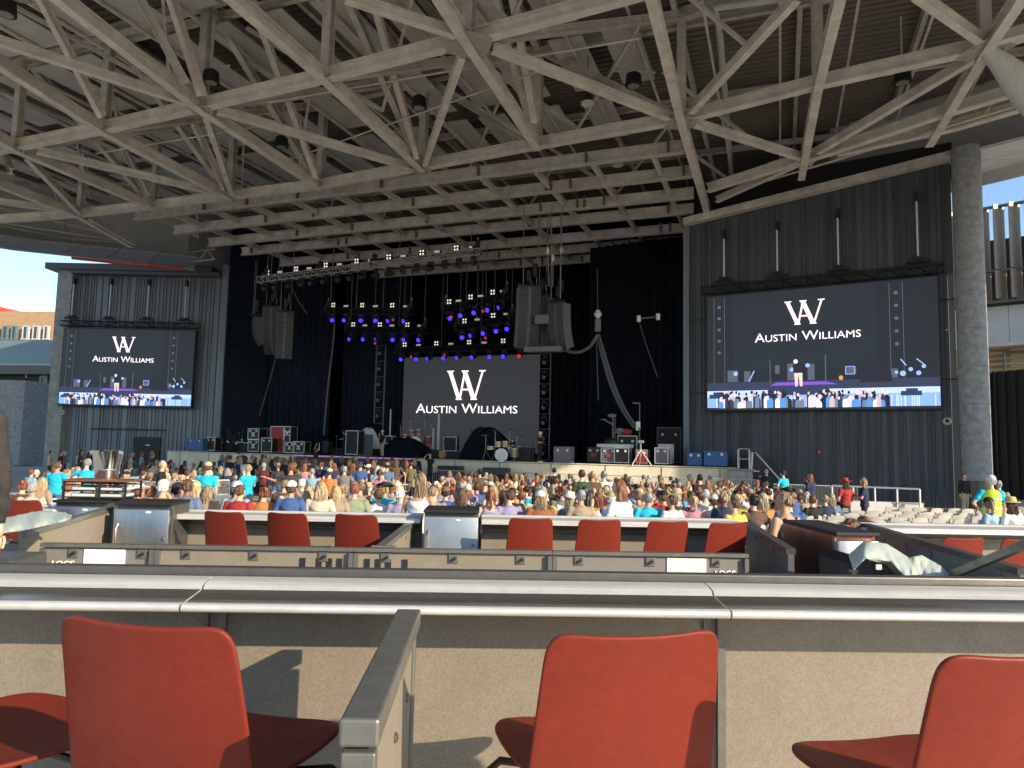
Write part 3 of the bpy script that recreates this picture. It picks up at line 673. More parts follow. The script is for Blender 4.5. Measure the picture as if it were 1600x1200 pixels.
SLa, SLb = a_.copy(), b_.copy()
p = RA(632, 560, 51.5); q = RA(843, 553, 51.5); zt_ = (p.z + q.z) / 2; p.z = q.z = zt_ - 7.6
screen('video_screen', 'centre stage video screen showing only the white monogram and title', p, q, 7.6, 'scrc', False)
# flown truss and pipes above the side screens
def latt(g, p, q, sz=.4, step=.5, r=.03, rd=.018):
    d = (q - p); Ln = d.length; d.normalize(); y = Vector((-d.y, d.x, 0)).normalized(); n = max(1, int(Ln / step)); z = Vector((0, 0, 1)); h = sz / 2
    cs = [y * a + z * b for a in (-h, h) for b in (-h, h)]
    for c in cs: g.tube(p + c, q + c, r, 6)
    for k in range(n + 1):
        a = p + d * (Ln * k / n)
        for i, j in ((0, 1), (2, 3), (0, 2), (1, 3)): g.tube(a + cs[i], a + cs[j], rd, 4)
        if k < n:
            b = p + d * (Ln * (k + 1) / n)
            for i, j in ((0, 1), (2, 3)):
                if k % 2: i, j = j, i
                g.tube(a + cs[i], b + cs[j], rd, 4)
def scr_rig(a, b, h, pxs, tops, nrm, side):
    t = thing('screen_truss', 'black box truss carrying the %s video screen' % side, 'truss', (a.x, a.y, a.z + h + .35))
    g = MB(); latt(g, Vector((a.x, a.y, a.z + h + .4)) - (b - a).normalized() * .3, Vector((b.x, b.y, b.z + h + .4)) + (b - a).normalized() * .3, .42, .62, .035, .022); g.obj('lattice', 'blackm', t)
    for i, f_ in enumerate(pxs):
        c = a.lerp(b, f_); c.z = a.z + h + .62; m = thing('motor_beam', 'small black hoist bar on the %s screen truss, %s from left' % (side, ORD[i]), 'hoist', c, 'hoist bars on screen trusses')
        g = MB(); dd = (b - a).normalized(); g.bar(c - dd * .55 + Vector((0, 0, .22)), c + dd * .55 + Vector((0, 0, .22)), .16, .12); g.bbox(c + Vector((0, 0, .36)), (.55, .3, .16), .03, math.atan2(dd.y, dd.x)); g.obj('bar', 'black', m)
        g = MB(); g.tube(c + Vector((0, 0, .4)), Vector((c.x, c.y, tops[i])), .045 if side == 'right' else .04, 8); g.obj('pipe', 'soffit', m)
        g = MB(); g.box(Vector((c.x, c.y, tops[i] + .25)) - nrm * .1, (.18, .4, .5), rz=math.atan2(dd.y, dd.x)); g.obj('wall_bracket', 'blackm', m)
scr_rig(SRa, SRb, 6.45, (.085, .34, .61, .93), (13.3, 13.4, 13.6, 13.9), nR, 'right')
scr_rig(SLa, SLb, 6.3, (.045, .33, .62, .91), (13.9, 13.9, 13.9, 13.9), nL, 'left')

# ================================================================== STAGE RIG
def head_proto():
    r = thing('moving_head', 'x', 'stage light', (0, 0, 0)); g = MB()
    g.bbox((0, 0, -.10), (.34, .3, .2), .03); g.obj('base', 'black', r)
    g = MB(); g.bar((-.2, 0, -.2), (-.2, 0, -.5), .05, .12, (0, 1, 0)); g.bar((.2, 0, -.2), (.2, 0, -.5), .05, .12, (0, 1, 0)); g.bar((-.22, 0, -.2), (.22, 0, -.2), .12, .05); g.obj('yoke', 'blackm', r)
    Q = Matrix.Rotation(R(20), 3, 'X'); g = MB()
    for rr, prof in (((.0), [(.10, -.28), (.17, -.2), (.18, .12), (.15, .2)]),):
        vs0 = len(g.v); g.lathe((0, 0, 0), prof, 14, 'Y')
        g.v = [tuple(Q @ Vector(v) + Vector((0, 0, -.46))) for v in g.v]
    g.obj('head', 'blackm', r, True)
    g = MB(); g.lathe((0, 0, 0), [(.155, -.30), (.155, -.285)], 14, 'Y'); g.v = [tuple(Q @ Vector(v) + Vector((0, 0, -.46))) for v in g.v]
    g.obj('lens', 'blackm', r); return r
def blinder_proto():
    r = thing('blinder_light', 'x', 'stage light', (0, 0, 0)); g = MB()
    g.bbox((0, 0, .24), (.44, .14, .44), .02); g.obj('housing', 'black', r)
    for x in (-.1, .1):
        for z in (.14, .34): g = MB(); g.lathe((x, -.075, z), [(.062, -.012), (.062, .0)], 12, 'Y'); g.obj('bulb', 'lampw', r)
    g = MB(); g.bar((-.26, 0, .02), (.26, 0, .02), .04, .04); g.bar((-.25, 0, .0), (-.25, 0, .25), .03, .03); g.bar((.25, 0, .0), (.25, 0, .25), .03, .03); g.obj('bracket', 'blackm', r); return r
def strobe_proto():
    r = thing('strobe_light', 'x', 'stage light', (0, 0, 0)); g = MB(); g.bbox((0, 0, .14), (.5, .2, .24), .02); g.obj('housing', 'black', r)
    g = MB(); g.box((0, -.105, .16), (.40, .01, .13)); g.obj('panel', M('pale strobe face', (.5, .48, .40), .4, emit=.15, emitcol=(.9, .85, .7)), r)
    g = MB(); g.bar((-.27, 0, .0), (-.27, 0, .2), .03, .03); g.bar((.27, 0, .0), (.27, 0, .2), .03, .03); g.obj('bracket', 'blackm', r); return r
H0 = head_proto(); Bl0 = blinder_proto(); St0 = strobe_proto()
index_kids(None)
used = set()
def put(proto, loc, rz, label, group, lens=None):
    if proto.name not in used:
        used.add(proto.name); r = proto; r.location = loc; r.rotation_euler = (0, 0, rz); r['label'] = label; r['group'] = group
        if lens: pass
        o = r; first = True
    else: o = dup(proto, loc, rz, label, group)
    return o
def lens_mat(o, m):
    for c in COL.objects:
        if c.parent == o and c.name.startswith('lens'):
            c.material_slots[0].link = 'OBJECT'; c.material_slots[0].material = mt[m]
TRN = [
    ('high front truss left of centre', (405, 438), (752, 394), 40.5, 17, None),
    ('upper left purple lit truss', (508, 486), (647, 487), 45.5, 6, 'b'),
    ('second left truss', (540, 516), (668, 517), 47.5, 6, 'b'),
    ('upper truss beside the right speakers', (692, 484), (795, 462), 44.5, 5, 'b'),
    ('lower truss beside the right speakers', (713, 514), (803, 497), 46.5, 5, 'b'),
    ('low truss over the centre screen', (618, 548), (825, 541), 49.5, 9, 'b'),
]
rz0 = R(-23)
for ti, (nm, p0, p1, a, nh, kind) in enumerate(TRN):
    p, q = RA(*p0, a), RA(*p1, a)
    t = thing('lighting_truss', 'hanging lattice ' + nm, 'truss', p.lerp(q, .5), 'lighting trusses'); g = MB(); latt(g, p, q, .42, .5, .03, .018); g.obj('lattice', 'galv' if ti == 0 else 'blackm', t)
    g = MB()
    for f_ in (.06, .36, .66, .96):
        c = p.lerp(q, f_); g.tube(c + Vector((0, 0, .2)), Vector((c.x, c.y, ZB)), .022, 4)
    g.obj('hoist_chain', 'chain', t)
    for j, f_ in enumerate((.04, .97) if ti else (.04, .3, .55, .985)):
        c = p.lerp(q, f_) + Vector((0, 0, .55)); m = thing('chain_hoist', 'dark chain hoist on the %s, %s from left' % (nm, ORD[j]), 'hoist', c, 'chain hoists')
        g = MB(); g.bbox(c, (.3, .26, .5), .05, rz0); g.obj('motor', 'blackm', m); g = MB(); g.tube(c + Vector((0, 0, .25)), c + Vector((0, 0, .45)), .07, 8); g.obj('hook', 'bolt', m)
        g = MB(); g.lathe(c - Vector((.22, 0, .3)), [(.05, -.35), (.12, -.15), (.13, .2)], 10); g.obj('chain_bag', 'black', m, True)
    for k in range(nh):
        f_ = (k + .5) / nh; c = p.lerp(q, f_) + Vector((0, 0, -.2))
        o = put(H0, c, rz0 + random.uniform(-.8, .8), '%s moving head light from left under the %s' % (ORD[k], nm), 'moving head lights')
        if kind == 'b' and (k % 11 != 8): lens_mat(o, 'lampb'); 
        elif kind == 'b': lens_mat(o, 'lampr')
        else: lens_mat(o, 'blackm')
    nb = {0: 7, 1: 3, 2: 3, 3: 3, 4: 2, 5: 4}[ti]
    for k in range(nb):
        c = p.lerp(q, (k + .3) / nb) + Vector((0, 0, .22)); put(Bl0, c, rz0 + random.uniform(-.1, .1), '%s four bulb blinder from left on the %s' % (ORD[k], nm), 'four bulb blinders')
        c = p.lerp(q, (k + .75) / nb) + Vector((0, 0, .22)); put(St0, c, rz0, '%s pale strobe from left on the %s' % (ORD[k], nm), 'strobe lights')
# red spots between
for i, (x, y, a) in enumerate(((616, 493, 45), (707, 488, 44.2), (756, 479, 44.2), (644, 551, 49.2), (696, 548, 49.2), (588, 530, 47), (760, 521, 46))):
    p = RA(x, y, a); o = dup(H0, p, rz0, 'small red glowing spot light, %s from left among the trusses' % ORD[i], 'red spots', scale=.62); lens_mat(o, 'lampr')
# vertical light towers
for i, (x0, y0, x1, y1, a, lb) in enumerate(((596, 540, 592, 680, 50.0, 'vertical black light tower left of the centre screen'), (852, 553, 849, 685, 49.0, 'vertical black light tower right of the centre screen'))):
    p, q = RA(x0, y0, a), RA(x1, y1, a); q.x, q.y = p.x, p.y; q.z = ZS
    t = thing('light_tower', lb, 'truss', q); g = MB(); w = .42; ux = Vector((C23, -S23, 0)); 
    for s_ in (-1, 1):
        for yy in (-.2, .2): g.tube(p + ux * s_ * w + Vector((0, yy, 0)), q + ux * s_ * w + Vector((0, yy, 0)), .035, 6)
    nn = 7
    for k in range(nn + 1): c = p.lerp(q, k / nn); g.tube(c - ux * w, c + ux * w, .03, 5)
    g.obj('lattice', 'arr2', t)
    for k in range(nn):
        c = p.lerp(q, (k + .1) / nn); o = dup(H0, c, rz0, '%s spot light from top in the %s' % (ORD[k], lb.replace('vertical ', '')), 'tower lights'); lens_mat(o, 'arr2')
# speaker arrays
def array(label, x0, y0, y1, a, w, n, curve, rz, m='arr', xoff=0, side=1):
    p, q = RA(x0, y0, a), RA(x0 + xoff, y1, a); h = (p.z - q.z) / n
    t = thing('speaker_array', label, 'speaker', p)
    lean = 0; c = p.copy(); fw = Vector((-math.sin(rz), -math.cos(rz), 0)); fw = Matrix.Rotation(rz, 3, 'Z') @ Vector((0, -1, 0))
    rx = Matrix.Rotation(rz, 3, 'Z') @ Vector((1, 0, 0))
    for k in range(n):
        tilt = curve * (k / n) ** 1.6; Q = Matrix.Rotation(rz, 3, 'Z') @ Matrix.Rotation(tilt, 3, 'X')
        cc = c + Q @ Vector((0, .35, -h / 2)); g = MB(); g.box(cc, (w, .7, h * .95), mat=Q)
        bx = g.obj('cabinet', 'arr2', t)
        g = MB(); fc = c + Q @ Vector((0, -.012, -h / 2))
        g.box(fc - rx * (w * .27), (w * .4, .03, h * .86), mat=Q); g.box(fc + rx * (w * .27), (w * .4, .03, h * .86), mat=Q); g.obj('grille', 'arr', bx)
        g = MB(); g.box(fc, (w * .07, .05, h * .9), mat=Q); g.obj('waveguide', 'arr2', bx)
        c = c + Q @ Vector((0, 0, -h))
    g = MB(); g.bar(p - rx * w * .55 + Vector((0, 0, .08)) - fw * .1, p + rx * w * .55 + Vector((0, 0, .08)) - fw * .1, .12, .12); g.bar(p + fw * .3 + Vector((0, 0, .2)), p - fw * .9 + Vector((0, 0, .2)), .14, .2); g.obj('bumper', 'blackm', t)
    g = MB()
    for s_ in (-1, 1): g.tube(p + rx * s_ * w * .3 + Vector((0, 0, .2)), Vector((p.x, p.y, ZB + .4)) + rx * s_ * w * .35, .025, 5)
    g.obj('chain', 'chain', t)
    g = MB(); g.bbox(p + Vector((0, 0, .75)) - fw * .3, (.3, .3, .7), .05, rz); g.lathe(p + Vector((.3, 0, 1.1)), [(.1, -.5), (.17, -.3), (.17, .3)], 10); g.obj('motor', 'blackm', t); return t
array('large curved line array hung at the left of the stage', 424, 480, 556, 43, 1.3, 12, .75, R(-5))
array('short curved line array, outermost at left', 396, 496, 542, 45, .95, 8, .8, R(-62))
array('column of sub speakers beside the large left array', 446, 488, 560, 42.2, 1.15, 9, 0, R(12))
array('tall curved line array left in the right speaker cluster', 828, 448, 545, 39.5, 1.35, 13, .42, R(10))
array('tall curved line array right in the right speaker cluster', 868, 474, 548, 39.2, 1.15, 11, .5, R(-45))
array('dark sub column between the two right arrays', 848, 462, 547, 40.6, .7, 6, 0, R(-15))
# big plate linking the cluster bottoms
g = MB(); p = RA(849, 546, 39.3); g.bbox(p, (2.3, .5, .32), .04, R(-20)); o = thing('array_frame', 'grey linking frame under the right speaker cluster', 'frame', p); g.obj('plate', 'arr2', o)
g = MB(); p2 = RA(847, 499, 39.4); g.bbox(p2, (.85, .12, .55), .02, R(-20)); g.obj('plate', 'arr2', o)
def cable(pts, r, label, a=43, m='cable', sub=6):
    P3 = [RA(x, y, a) for x, y in pts]; out = []
    for i in range(len(P3) - 1):
        p0 = P3[max(0, i - 1)]; p1 = P3[i]; p2 = P3[i + 1]; p3 = P3[min(len(P3) - 1, i + 2)]
        for k in range(sub):
            t = k / sub; out.append(.5 * ((2 * p1) + (p2 - p0) * t + (2 * p0 - 5 * p1 + 4 * p2 - p3) * t * t + (3 * p1 - p0 - 3 * p2 + p3) * t ** 3))
    out.append(P3[-1]); g = MB(); g.path(out, r, 6); return tag(g.obj('cable', m, None, True), label, 'cable')
cable([(873, 541), (888, 549), (905, 550), (922, 541), (934, 523)], .10, 'thick grey cable swagging from the right speaker cluster', 40)
cable([(934, 523), (942, 556), (955, 600), (972, 638), (992, 668)], .13, 'thick cable loom dropping to the white topped rack', 40.5)
cable([(936, 523), (946, 556), (962, 606), (980, 645), (1000, 672)], .06, 'thin cable beside the thick loom on the right', 40.3)
cable([(933, 420), (934, 500)], .02, 'thin vertical line above the right cable hoist', 41)
cable([(932, 534), (935, 625)], .03, 'slack line hanging below the right cable hoist', 41)
cable([(998, 500), (1010, 540), (1028, 590)], .025, 'thin cable hanging from the small bar at right of stage', 42)
cable([(522, 470), (522, 520), (512, 610), (506, 680)], .07, 'long dark cable bundle hanging left of the light tower', 46)
cable([(430, 562), (420, 600), (405, 650)], .035, 'cable hanging down from the large left array', 43)
cable([(456, 448), (466, 470), (480, 490)], .03, 'cable curving from the front truss near the left array', 42)
p = RA(934, 508, 40.6); o = thing('chain_hoist', 'grey chain hoist holding the swagged cables right of stage', 'hoist', p, 'chain hoists'); g = MB(); g.bbox(p, (.35, .3, .8), .06); g.obj('motor', 'arr2', o); g = MB(); g.lathe(p + Vector((0, 0, .65)), [(.06, -.3), (.25, 0), (.1, .25)], 10); g.obj('hook', 'soffit', o)
p, q = RA(998, 498, 42), RA(1028, 495, 42); o = thing('small_bar', 'short hanging bar with two clamps at the right of stage', 'bar', p); g = MB(); g.tube(p, q, .05, 6); g.obj('pipe', 'arr2', o)
for c in (p, q): g = MB(); g.bbox(c, (.22, .2, .4), .04); g.obj('clamp', 'soffit', o)
# hoist ropes of the right cluster
g = MB()
for x0, y0, x1, y1 in ((855, 300, 856, 392), (858, 330, 864, 405), (876, 300, 877, 392), (877, 392, 875, 448), (856, 392, 858, 448), (864, 405, 864, 448)): g.tube(RA(x0, y0, 40), RA(x1, y1, 40), .035, 5)
g2 = thing('hoist_rope', 'pale hoist ropes dropping to the right speaker cluster', 'rope', RA(864, 380, 40)); g.obj('rope', 'chain', g2)
g = MB()
for x, y in ((856, 392), (864, 403), (877, 391)): g.lathe(RA(x, y, 40), [(.05, -.2), (.12, 0), (.05, .2)], 8)
g.obj('pulley', 'soffit', g2)

# ================================================================== STAGE GEAR
def on_stage(px, a):        # floor point at this column at venue depth a
    lo = RA(px, 700, a); 
    for _ in range(6):
        cp = CM.transposed() @ (Vector((lo.x, lo.y, ZS)) - EYE); e = 800 + F * cp.x / -cp.z - px; lo -= Vector((C23, -S23, 0)) * (e / F * (-cp.z)) / .93
    return Vector((lo.x, lo.y, ZS))
def PX(p):
    c = CM.transposed() @ (Vector(p) - EYE); return 800 + F * c.x / -c.z, 600 - F * c.y / -c.z, -c.z
def case(name, label, px, a, w, d, h, body, edge='alu', group='road cases', rz=None, z=0, xmark=False, wheels=True, cat='case', latch=True):
    c = on_stage(px, a); rz = rz0 if rz is None else rz; c.z += z; t = thing(name, label, cat, c, group, 0); wh = .13 if wheels else 0
    Q = Matrix.Rotation(rz, 3, 'Z'); g = MB(); g.bbox(c + Vector((0, 0, wh + h / 2)), (w, d, h), .02, rz); g.obj('body', body, t)
    g = MB(); e = .045
    for sx in (-1, 1):
        for sy in (-1, 1): g.box(c + Q @ Vector((sx * w / 2, sy * d / 2, wh + h / 2)), (e, e, h + .02), rz)
    for zz in (wh, wh + h):
        for s_ in (-1, 1): g.box(c + Q @ Vector((0, s_ * d / 2, zz)), (w + .04, e, e), rz); g.box(c + Q @ Vector((s_ * w / 2, 0, zz)), (e, d + .04, e), rz)
    g.obj('edging', edge, t)
    if wheels:
        for sx in (-.4, .4):
            for sy in (-.38, .38): g = MB(); g.lathe(c + Q @ Vector((sx * w, sy * d, .065)), [(.06, -.02), (.06, .02)], 10, 'X'); g.obj('castor', 'black', t)
    if latch:
        for sx in (-.28, .28): g = MB(); g.box(c + Q @ Vector((sx * w, -d / 2 - .025, wh + h * .8)), (.13, .02, .13), rz); g.obj('latch', 'soffit', t)
    if xmark:
        me = textmesh('X', h=h * .42, bold=.03); textobj(me, 'lettering', 'letter', t, Q @ Vector((0, -d / 2 - .04, wh + h * .25)), rz)
    return t
case('road_case', 'blue road case at the left end of the stage', 311, 42.6, 1.55, .9, .85, 'bluecase', 'bluecase')
case('rack_case', 'open rack with pale frame beside the left blue case', 334, 42.8, .8, .7, .95, 'black')
case('road_case', 'black case with white X, lower of the left stack', 402, 43.2, .98, .9, .85, 'blackm', xmark=True)
case('road_case', 'black case with white X, upper of the left stack', 401, 43.2, .98, .9, .78, 'blackm', z=1.02, xmark=True, wheels=False)
case('cabinet', 'deep red cabinet behind the black X cases', 421, 44.5, .7, .8, 1.9, 'redp', 'blackm', cat='cabinet', wheels=False, latch=False)
case('road_case', 'low black case with pale edges left of the red cabinet', 421, 42.2, .9, .7, 1.0, 'black')
case('cabinet', 'tall bright red open cabinet on the left side of stage', 438, 43, 1.15, .9, 1.85, 'redp', 'alu', cat='cabinet', latch=False)
t = case('road_case', 'slim black case with white X right of the bright red cabinet', 453, 42.9, .5, .8, 1.85, 'blackm', xmark=False)
textobj(textmesh('X', h=.4, bold=.03), 'lettering', 'letter', t, Matrix.Rotation(rz0, 3, 'Z') @ Vector((0, -.45, 1.3)), rz0)
case('road_case', 'small black case with white X, left of a pair', 457, 42, .78, .7, .72, 'blackm', xmark=True)
case('road_case', 'small black case with white X, right of a pair', 471, 42, .95, .7, .78, 'blackm', xmark=True)
case('rack_case', 'pale framed open rack beside the black clad musician', 554, 42.2, .95, .8, 1.6, 'black', 'alu', latch=False)
case('stage_box', 'teal sided box behind the pale framed rack', 568, 43.5, .9, .8, 1.5, 'teal', 'teal', group='stage boxes', latch=False, cat='box', wheels=False)
case('stage_box', 'small dark case standing alone before the left curtain', 511, 44, .5, .5, .85, 'arr', 'blackm', group='stage boxes', latch=False, cat='box')
case('amp', 'small pale framed amplifier right of the orange guitar', 705, 44.5, .95, .5, .95, 'black', 'letter', group='amplifiers', cat='amplifier', wheels=False, latch=False, z=.5)
case('amp', 'small pale framed amplifier at the left of the drum riser', 609, 45, .55, .5, .55, 'black', 'letter', group='amplifiers', cat='amplifier', wheels=False, latch=False, z=.9)
case('amp', 'lower pale framed amplifier at the left of the drum riser', 613, 44.6, .6, .5, .5, 'black', 'letter', group='amplifiers', cat='amplifier', wheels=False, latch=False, z=.45)
case('platform', 'long low black drum riser in front of the centre screen', 665, 45.6, 8.5, 3, .42, 'black', 'black', group='risers', cat='platform', wheels=False, latch=False)
case('platform', 'low black riser below the left drape at stage centre', 568, 45, 4.5, 2, .5, 'black', 'black', group='risers', cat='platform', wheels=False, latch=False)
case('stage_box', 'dark grey box right of the gold drum kit', 817, 41.5, 1.3, .6, .8, 'arr', 'blackm', group='stage boxes', latch=False, cat='box', wheels=False)
case('monitor_cabinet', 'grey upright double cabinet on the sunlit stage edge', 881, 39.1, 1.0, .6, .92, 'arr2', 'arr2', group='stage boxes', cat='cabinet', wheels=False)
t = case('road_case', 'dark case with red sticker at the sunlit stage right', 930, 40.1, .75, .7, .8, 'arr', 'blackm')
g = MB(); g.box(t.location + Matrix.Rotation(rz0, 3, 'Z') @ Vector((0, -.39, .5)), (.34, .02, .16), rz0); g.obj('sticker', M('sticker red', (.55, .05, .03)), t)
t = case('rack_case', 'pale edged amplifier rack with a red sticker', 953, 39.7, .85, .7, .78, 'arr2')
g = MB(); g.box(t.location + Matrix.Rotation(rz0, 3, 'Z') @ Vector((.05, -.39, .5)), (.3, .02, .18), rz0); g.obj('sticker', M('sticker red 2', (.5, .06, .04)), t)
case('rack_case', 'pale edged open black rack beside the red stickered rack', 973, 39.6, .8, .7, .8, 'black')
case('rack_case', 'tall pale edged rack standing behind the desk', 982, 40.9, 1.1, .8, 1.5, 'black')
case('mixing_desk', 'low mixing desk resting on the amplifier racks', 961, 39.7, 1.9, .7, .14, 'alu', 'alu', group='desks', z=.98, wheels=False, latch=False, cat='mixing desk')
case('rack_case', 'small red and grey case beside the black tripod', 1004, 39.8, .6, .6, .72, 'redp')
case('rack_case', 'pale cased rack with round white panels at stage right', 1035, 39.9, .7, .7, .85, 'arr2', 'letter')
case('rack_case', 'taller white edged case behind the round panel rack', 1041, 40.8, .7, .7, 1.05, 'lite', 'letter')
case('rack_case', 'big black rack tower deep at the right stage wing', 1047, 44.1, 1.4, .9, 2.1, 'black', 'arr2')
case('road_case', 'smaller blue road case at the right end of the stage', 1087, 39.7, .72, .8, .62, 'bluecase', 'bluecase')
case('road_case', 'larger blue road case at the right end of the stage', 1119, 39.5, 1.15, .8, .72, 'bluecase', 'bluecase')
for i, (px, lb) in enumerate(((368, 'dark tangle of stands in the left stage wing'), (352, 'dark stacked stands right of the open rack'), (378, 'low black trunk of stands beside the X cases'))):
    c = on_stage(px, 43.8); t = thing('stand_rack', lb, 'rack', c, 'stand racks'); g = MB(); rnd = random.Random(i)
    for k in range(14):
        p = c + Vector((rnd.uniform(-.7, .7), rnd.uniform(-.3, .3), 0)); g.tube(p, p + Vector((rnd.uniform(-.3, .3), 0, rnd.uniform(.8, 1.9))), .035, 5)
    g.obj('stands', 'blackm', t); g = MB(); g.bbox(c + Vector((0, 0, .35)), (1.5, .7, .7), .03, rz0); g.obj('trunk', 'black', t)
    g = MB()
    for k in range(5): g.ell(c + Vector((rnd.uniform(-.6, .6), -.4, rnd.uniform(.5, 1.0))), (.08, .03, .06))
    g.obj('label_tag', 'letter', t)
# monitors on stage edge front
for i, (x, y, lb) in enumerate(((812, 724, 'black wedge speakers standing before the stage, left pair'), (756, 724, ''),)):
    pass
for i, (px, lb) in enumerate(((807, 'black low speaker stack hanging on the stage front, middle'), (950, ''), )):
    pass
def lowstack(px, a, label):
    c = RA(px, 722, a); c.z = -.55; t = thing('front_fill_stack', label, 'speaker', c, 'front fill stacks'); g = MB()
    g.bbox(c + Vector((0, 0, .12)), (2.6, .7, .22), .03, rz0); g.obj('base_speaker', 'black', t); g = MB(); g.bbox(c + Vector((0, 0, .45)), (1.5, .6, .42), .04, rz0); g.obj('top_speaker', 'arr', t)
    g = MB(); g.box(c + Vector((0, 0, -.5)), (2.2, .5, 1.0), rz0); g.obj('plinth', 'black', t)
lowstack(705, 38.1, 'black front speaker stack before the stage, nearer the centre')
lowstack(776, 37.3, 'black front speaker stack before the stage, below the gold drum kit')
lowstack(545, 38.8, 'black front speaker stack behind the standing crowd at left centre')
def drape_mound(label, px, a, w, h, seed, name='draped_gear', m='drape'):
    c = on_stage(px, a); rnd = random.Random(seed); t = thing(name, label, 'cover', c); g = MB()
    ph = [rnd.uniform(0, 6) for _ in range(5)]; n = 40; prof = []
    vs = []; rows = 12
    for i in range(rows + 1):
        f_ = i / rows; z = h * (1 - f_ ** 1.4) if i else h
        rr = .12 + .88 * f_ ** .55
        for j in range(n):
            an = 2 * math.pi * j / n; fold = 1 + .12 * f_ * math.sin(7 * an + ph[0]) + .06 * f_ * math.sin(17 * an + ph[1]) + .12 * math.sin(2 * an + ph[2])
            vs.append(c + Vector((rr * fold * w / 2 * math.cos(an) + .15 * w * (1 - f_) * math.sin(ph[3]), rr * fold * w * .32 * math.sin(an), max(.0, z + .08 * h * (1 - f_) * math.sin(3 * an + ph[4])))))
    g.add(vs, [(i * n + j, i * n + (j + 1) % n, (i + 1) * n + (j + 1) % n, (i + 1) * n + j) for i in range(rows) for j in range(n)] + [tuple(range(n))])
    g.obj('cloth', m, t, 60); g = MB(); g.box(c + Vector((0, 0, .25)), (w * .5, w * .3, .5)); g.obj('gear', 'black', t)
drape_mound('large black draped mound of gear right of the guitars', 764, 43.3, 3.4, 2.0, 3)
drape_mound('black draped gear mound behind the singer', 580, 46.2, 3.4, 2.3, 8)
drape_mound('black cloth draped over the front of the drum riser', 640, 44.2, 4.2, 1.3, 5)
drape_mound('white cloth thrown over gear left of the singer', 578, 44.6, 1.7, 1.9, 9, 'white_cloth', M('white cloth', (.6, .62, .66), .9))
def drums(px, a, label, z, shell, s=1):
    c = on_stage(px, a) + Vector((0, 0, z)); t = thing('drum_kit', label, 'drum kit', c)
    def dr(p, r, w, axis, name='drum', m=shell):
        g = MB(); g.lathe(c + Vector(p) * s, [(r * s, -w * s / 2), (r * s, w * s / 2)], 20, axis); o = g.obj(name, m, t, True)
        g = MB(); g.lathe(c + Vector(p) * s, [(r * 1.04 * s, -w * s / 2 - .012), (r * 1.04 * s, -w * s / 2 + .03)], 20, axis); g.lathe(c + Vector(p) * s, [(r * 1.04 * s, w * s / 2 - .03), (r * 1.04 * s, w * s / 2 + .012)], 20, axis); g.obj('hoop', 'alu', o)
    dr((0, 0, .30), .30, .42, 'Y', 'bass_drum'); dr((.62, .2, .42), .2, .4, 'Z', 'floor_tom'); dr((-.16, -.02, .80), .15, .24, 'Z', 'tom'); dr((.18, -.02, .82), .16, .26, 'Z', 'tom'); dr((-.5, .25, .62), .18, .16, 'Z', 'snare')
    for x, y, zz, r in ((-.75, .1, 1.2, .25), (.75, .2, 1.25, .26), (-.3, .4, 1.45, .22), (.4, .45, 1.5, .28)):
        g = MB(); g.lathe(c + Vector((x, y, zz)) * s, [(r * s, 0), (r * .3 * s, .03), (.03, .06)], 18); o = g.obj('cymbal', 'cymb', t, True)
        g = MB(); g.tube(c + Vector((x, y, zz)) * s, c + Vector((x, y + .1, .5)) * s, .02, 5)
        for k in range(3): g.tube(c + Vector((x, y + .1, .5)) * s, c + Vector((x + .3 * math.cos(k * 2.1), y + .1 + .3 * math.sin(k * 2.1), 0)) * s, .015, 4)
        g.obj('stand', 'alu', t)
drums(783, 39.6, 'gold shell drum kit at the stage front right of centre', 0, 'brass', 1.25)
drums(648, 46.2, 'drum kit with red front head under black cloth on the riser', .55, M('drum red', (.40, .10, .08), .4), 1.5)
drums(795, 43.5, 'dark spare drum kit behind the gold drum kit', .2, 'blackm', 1.1)
def guitar(px, a, label, z, m, neck=1.0, tilt=.1):
    c = on_stage(px, a) + Vector((0, 0, z)); t = thing('guitar', label, 'guitar', c); Q = Matrix.Rotation(tilt, 3, 'Y')
    g = MB(); pts = []
    for k in range(24):
        an = 2 * math.pi * k / 24; r = .24 + .05 * math.cos(2 * an) - .035 * math.sin(an); r *= (.82 if abs(math.sin(an)) < .25 else 1); pts.append((r * .9 * math.cos(an), r * 1.25 * math.sin(an)))
    vs = [c + Q @ Vector((x, -.05, zz + .32)) for x, zz in pts] + [c + Q @ Vector((x, .05, zz + .32)) for x, zz in pts]; n = 24
    g.add(vs, [tuple(range(n)), tuple(range(n, 2 * n))[::-1]] + [(j, (j + 1) % n, n + (j + 1) % n, n + j) for j in range(n)]); g.obj('body', m, t)
    g = MB(); g.bar(c + Q @ Vector((0, -.06, .5)), c + Q @ Vector((0, -.06, .5 + .75 * neck)), .06, .03); g.obj('neck', 'brown', t); g = MB(); g.bar(c + Q @ Vector((0, -.06, .5 + .75 * neck)), c + Q @ Vector((.02, -.06, .68 + .75 * neck)), .11, .03); g.obj('headstock', 'black', t)
    g = MB(); g.tube(c + Vector((0, .15, 0)), c + Vector((0, .1, .9)), .02, 5); g.tube(c + Vector((-.25, -.2, 0)), c + Vector((0, .1, .5)), .02, 5); g.tube(c + Vector((.25, -.2, 0)), c + Vector((0, .1, .5)), .02, 5); g.obj('stand', 'blackm', t)
guitar(690, 41.6, 'orange brown guitar on a stand right of centre stage', 0, 'wood', 1.25)
def pole(px, a, h, label, z=0, m='lite', w=.16):
    c = on_stage(px, a) + Vector((0, 0, z)); t = thing('light_pole', label, 'stand', c, 'upright light bars'); g = MB(); g.box(c + Vector((0, 0, .04)), (.5, .5, .06)); g.obj('base', 'black', t); g = MB(); g.bbox(c + Vector((0, 0, .1 + h / 2)), (w, .1, h), .02); g.obj('bar', m, t)
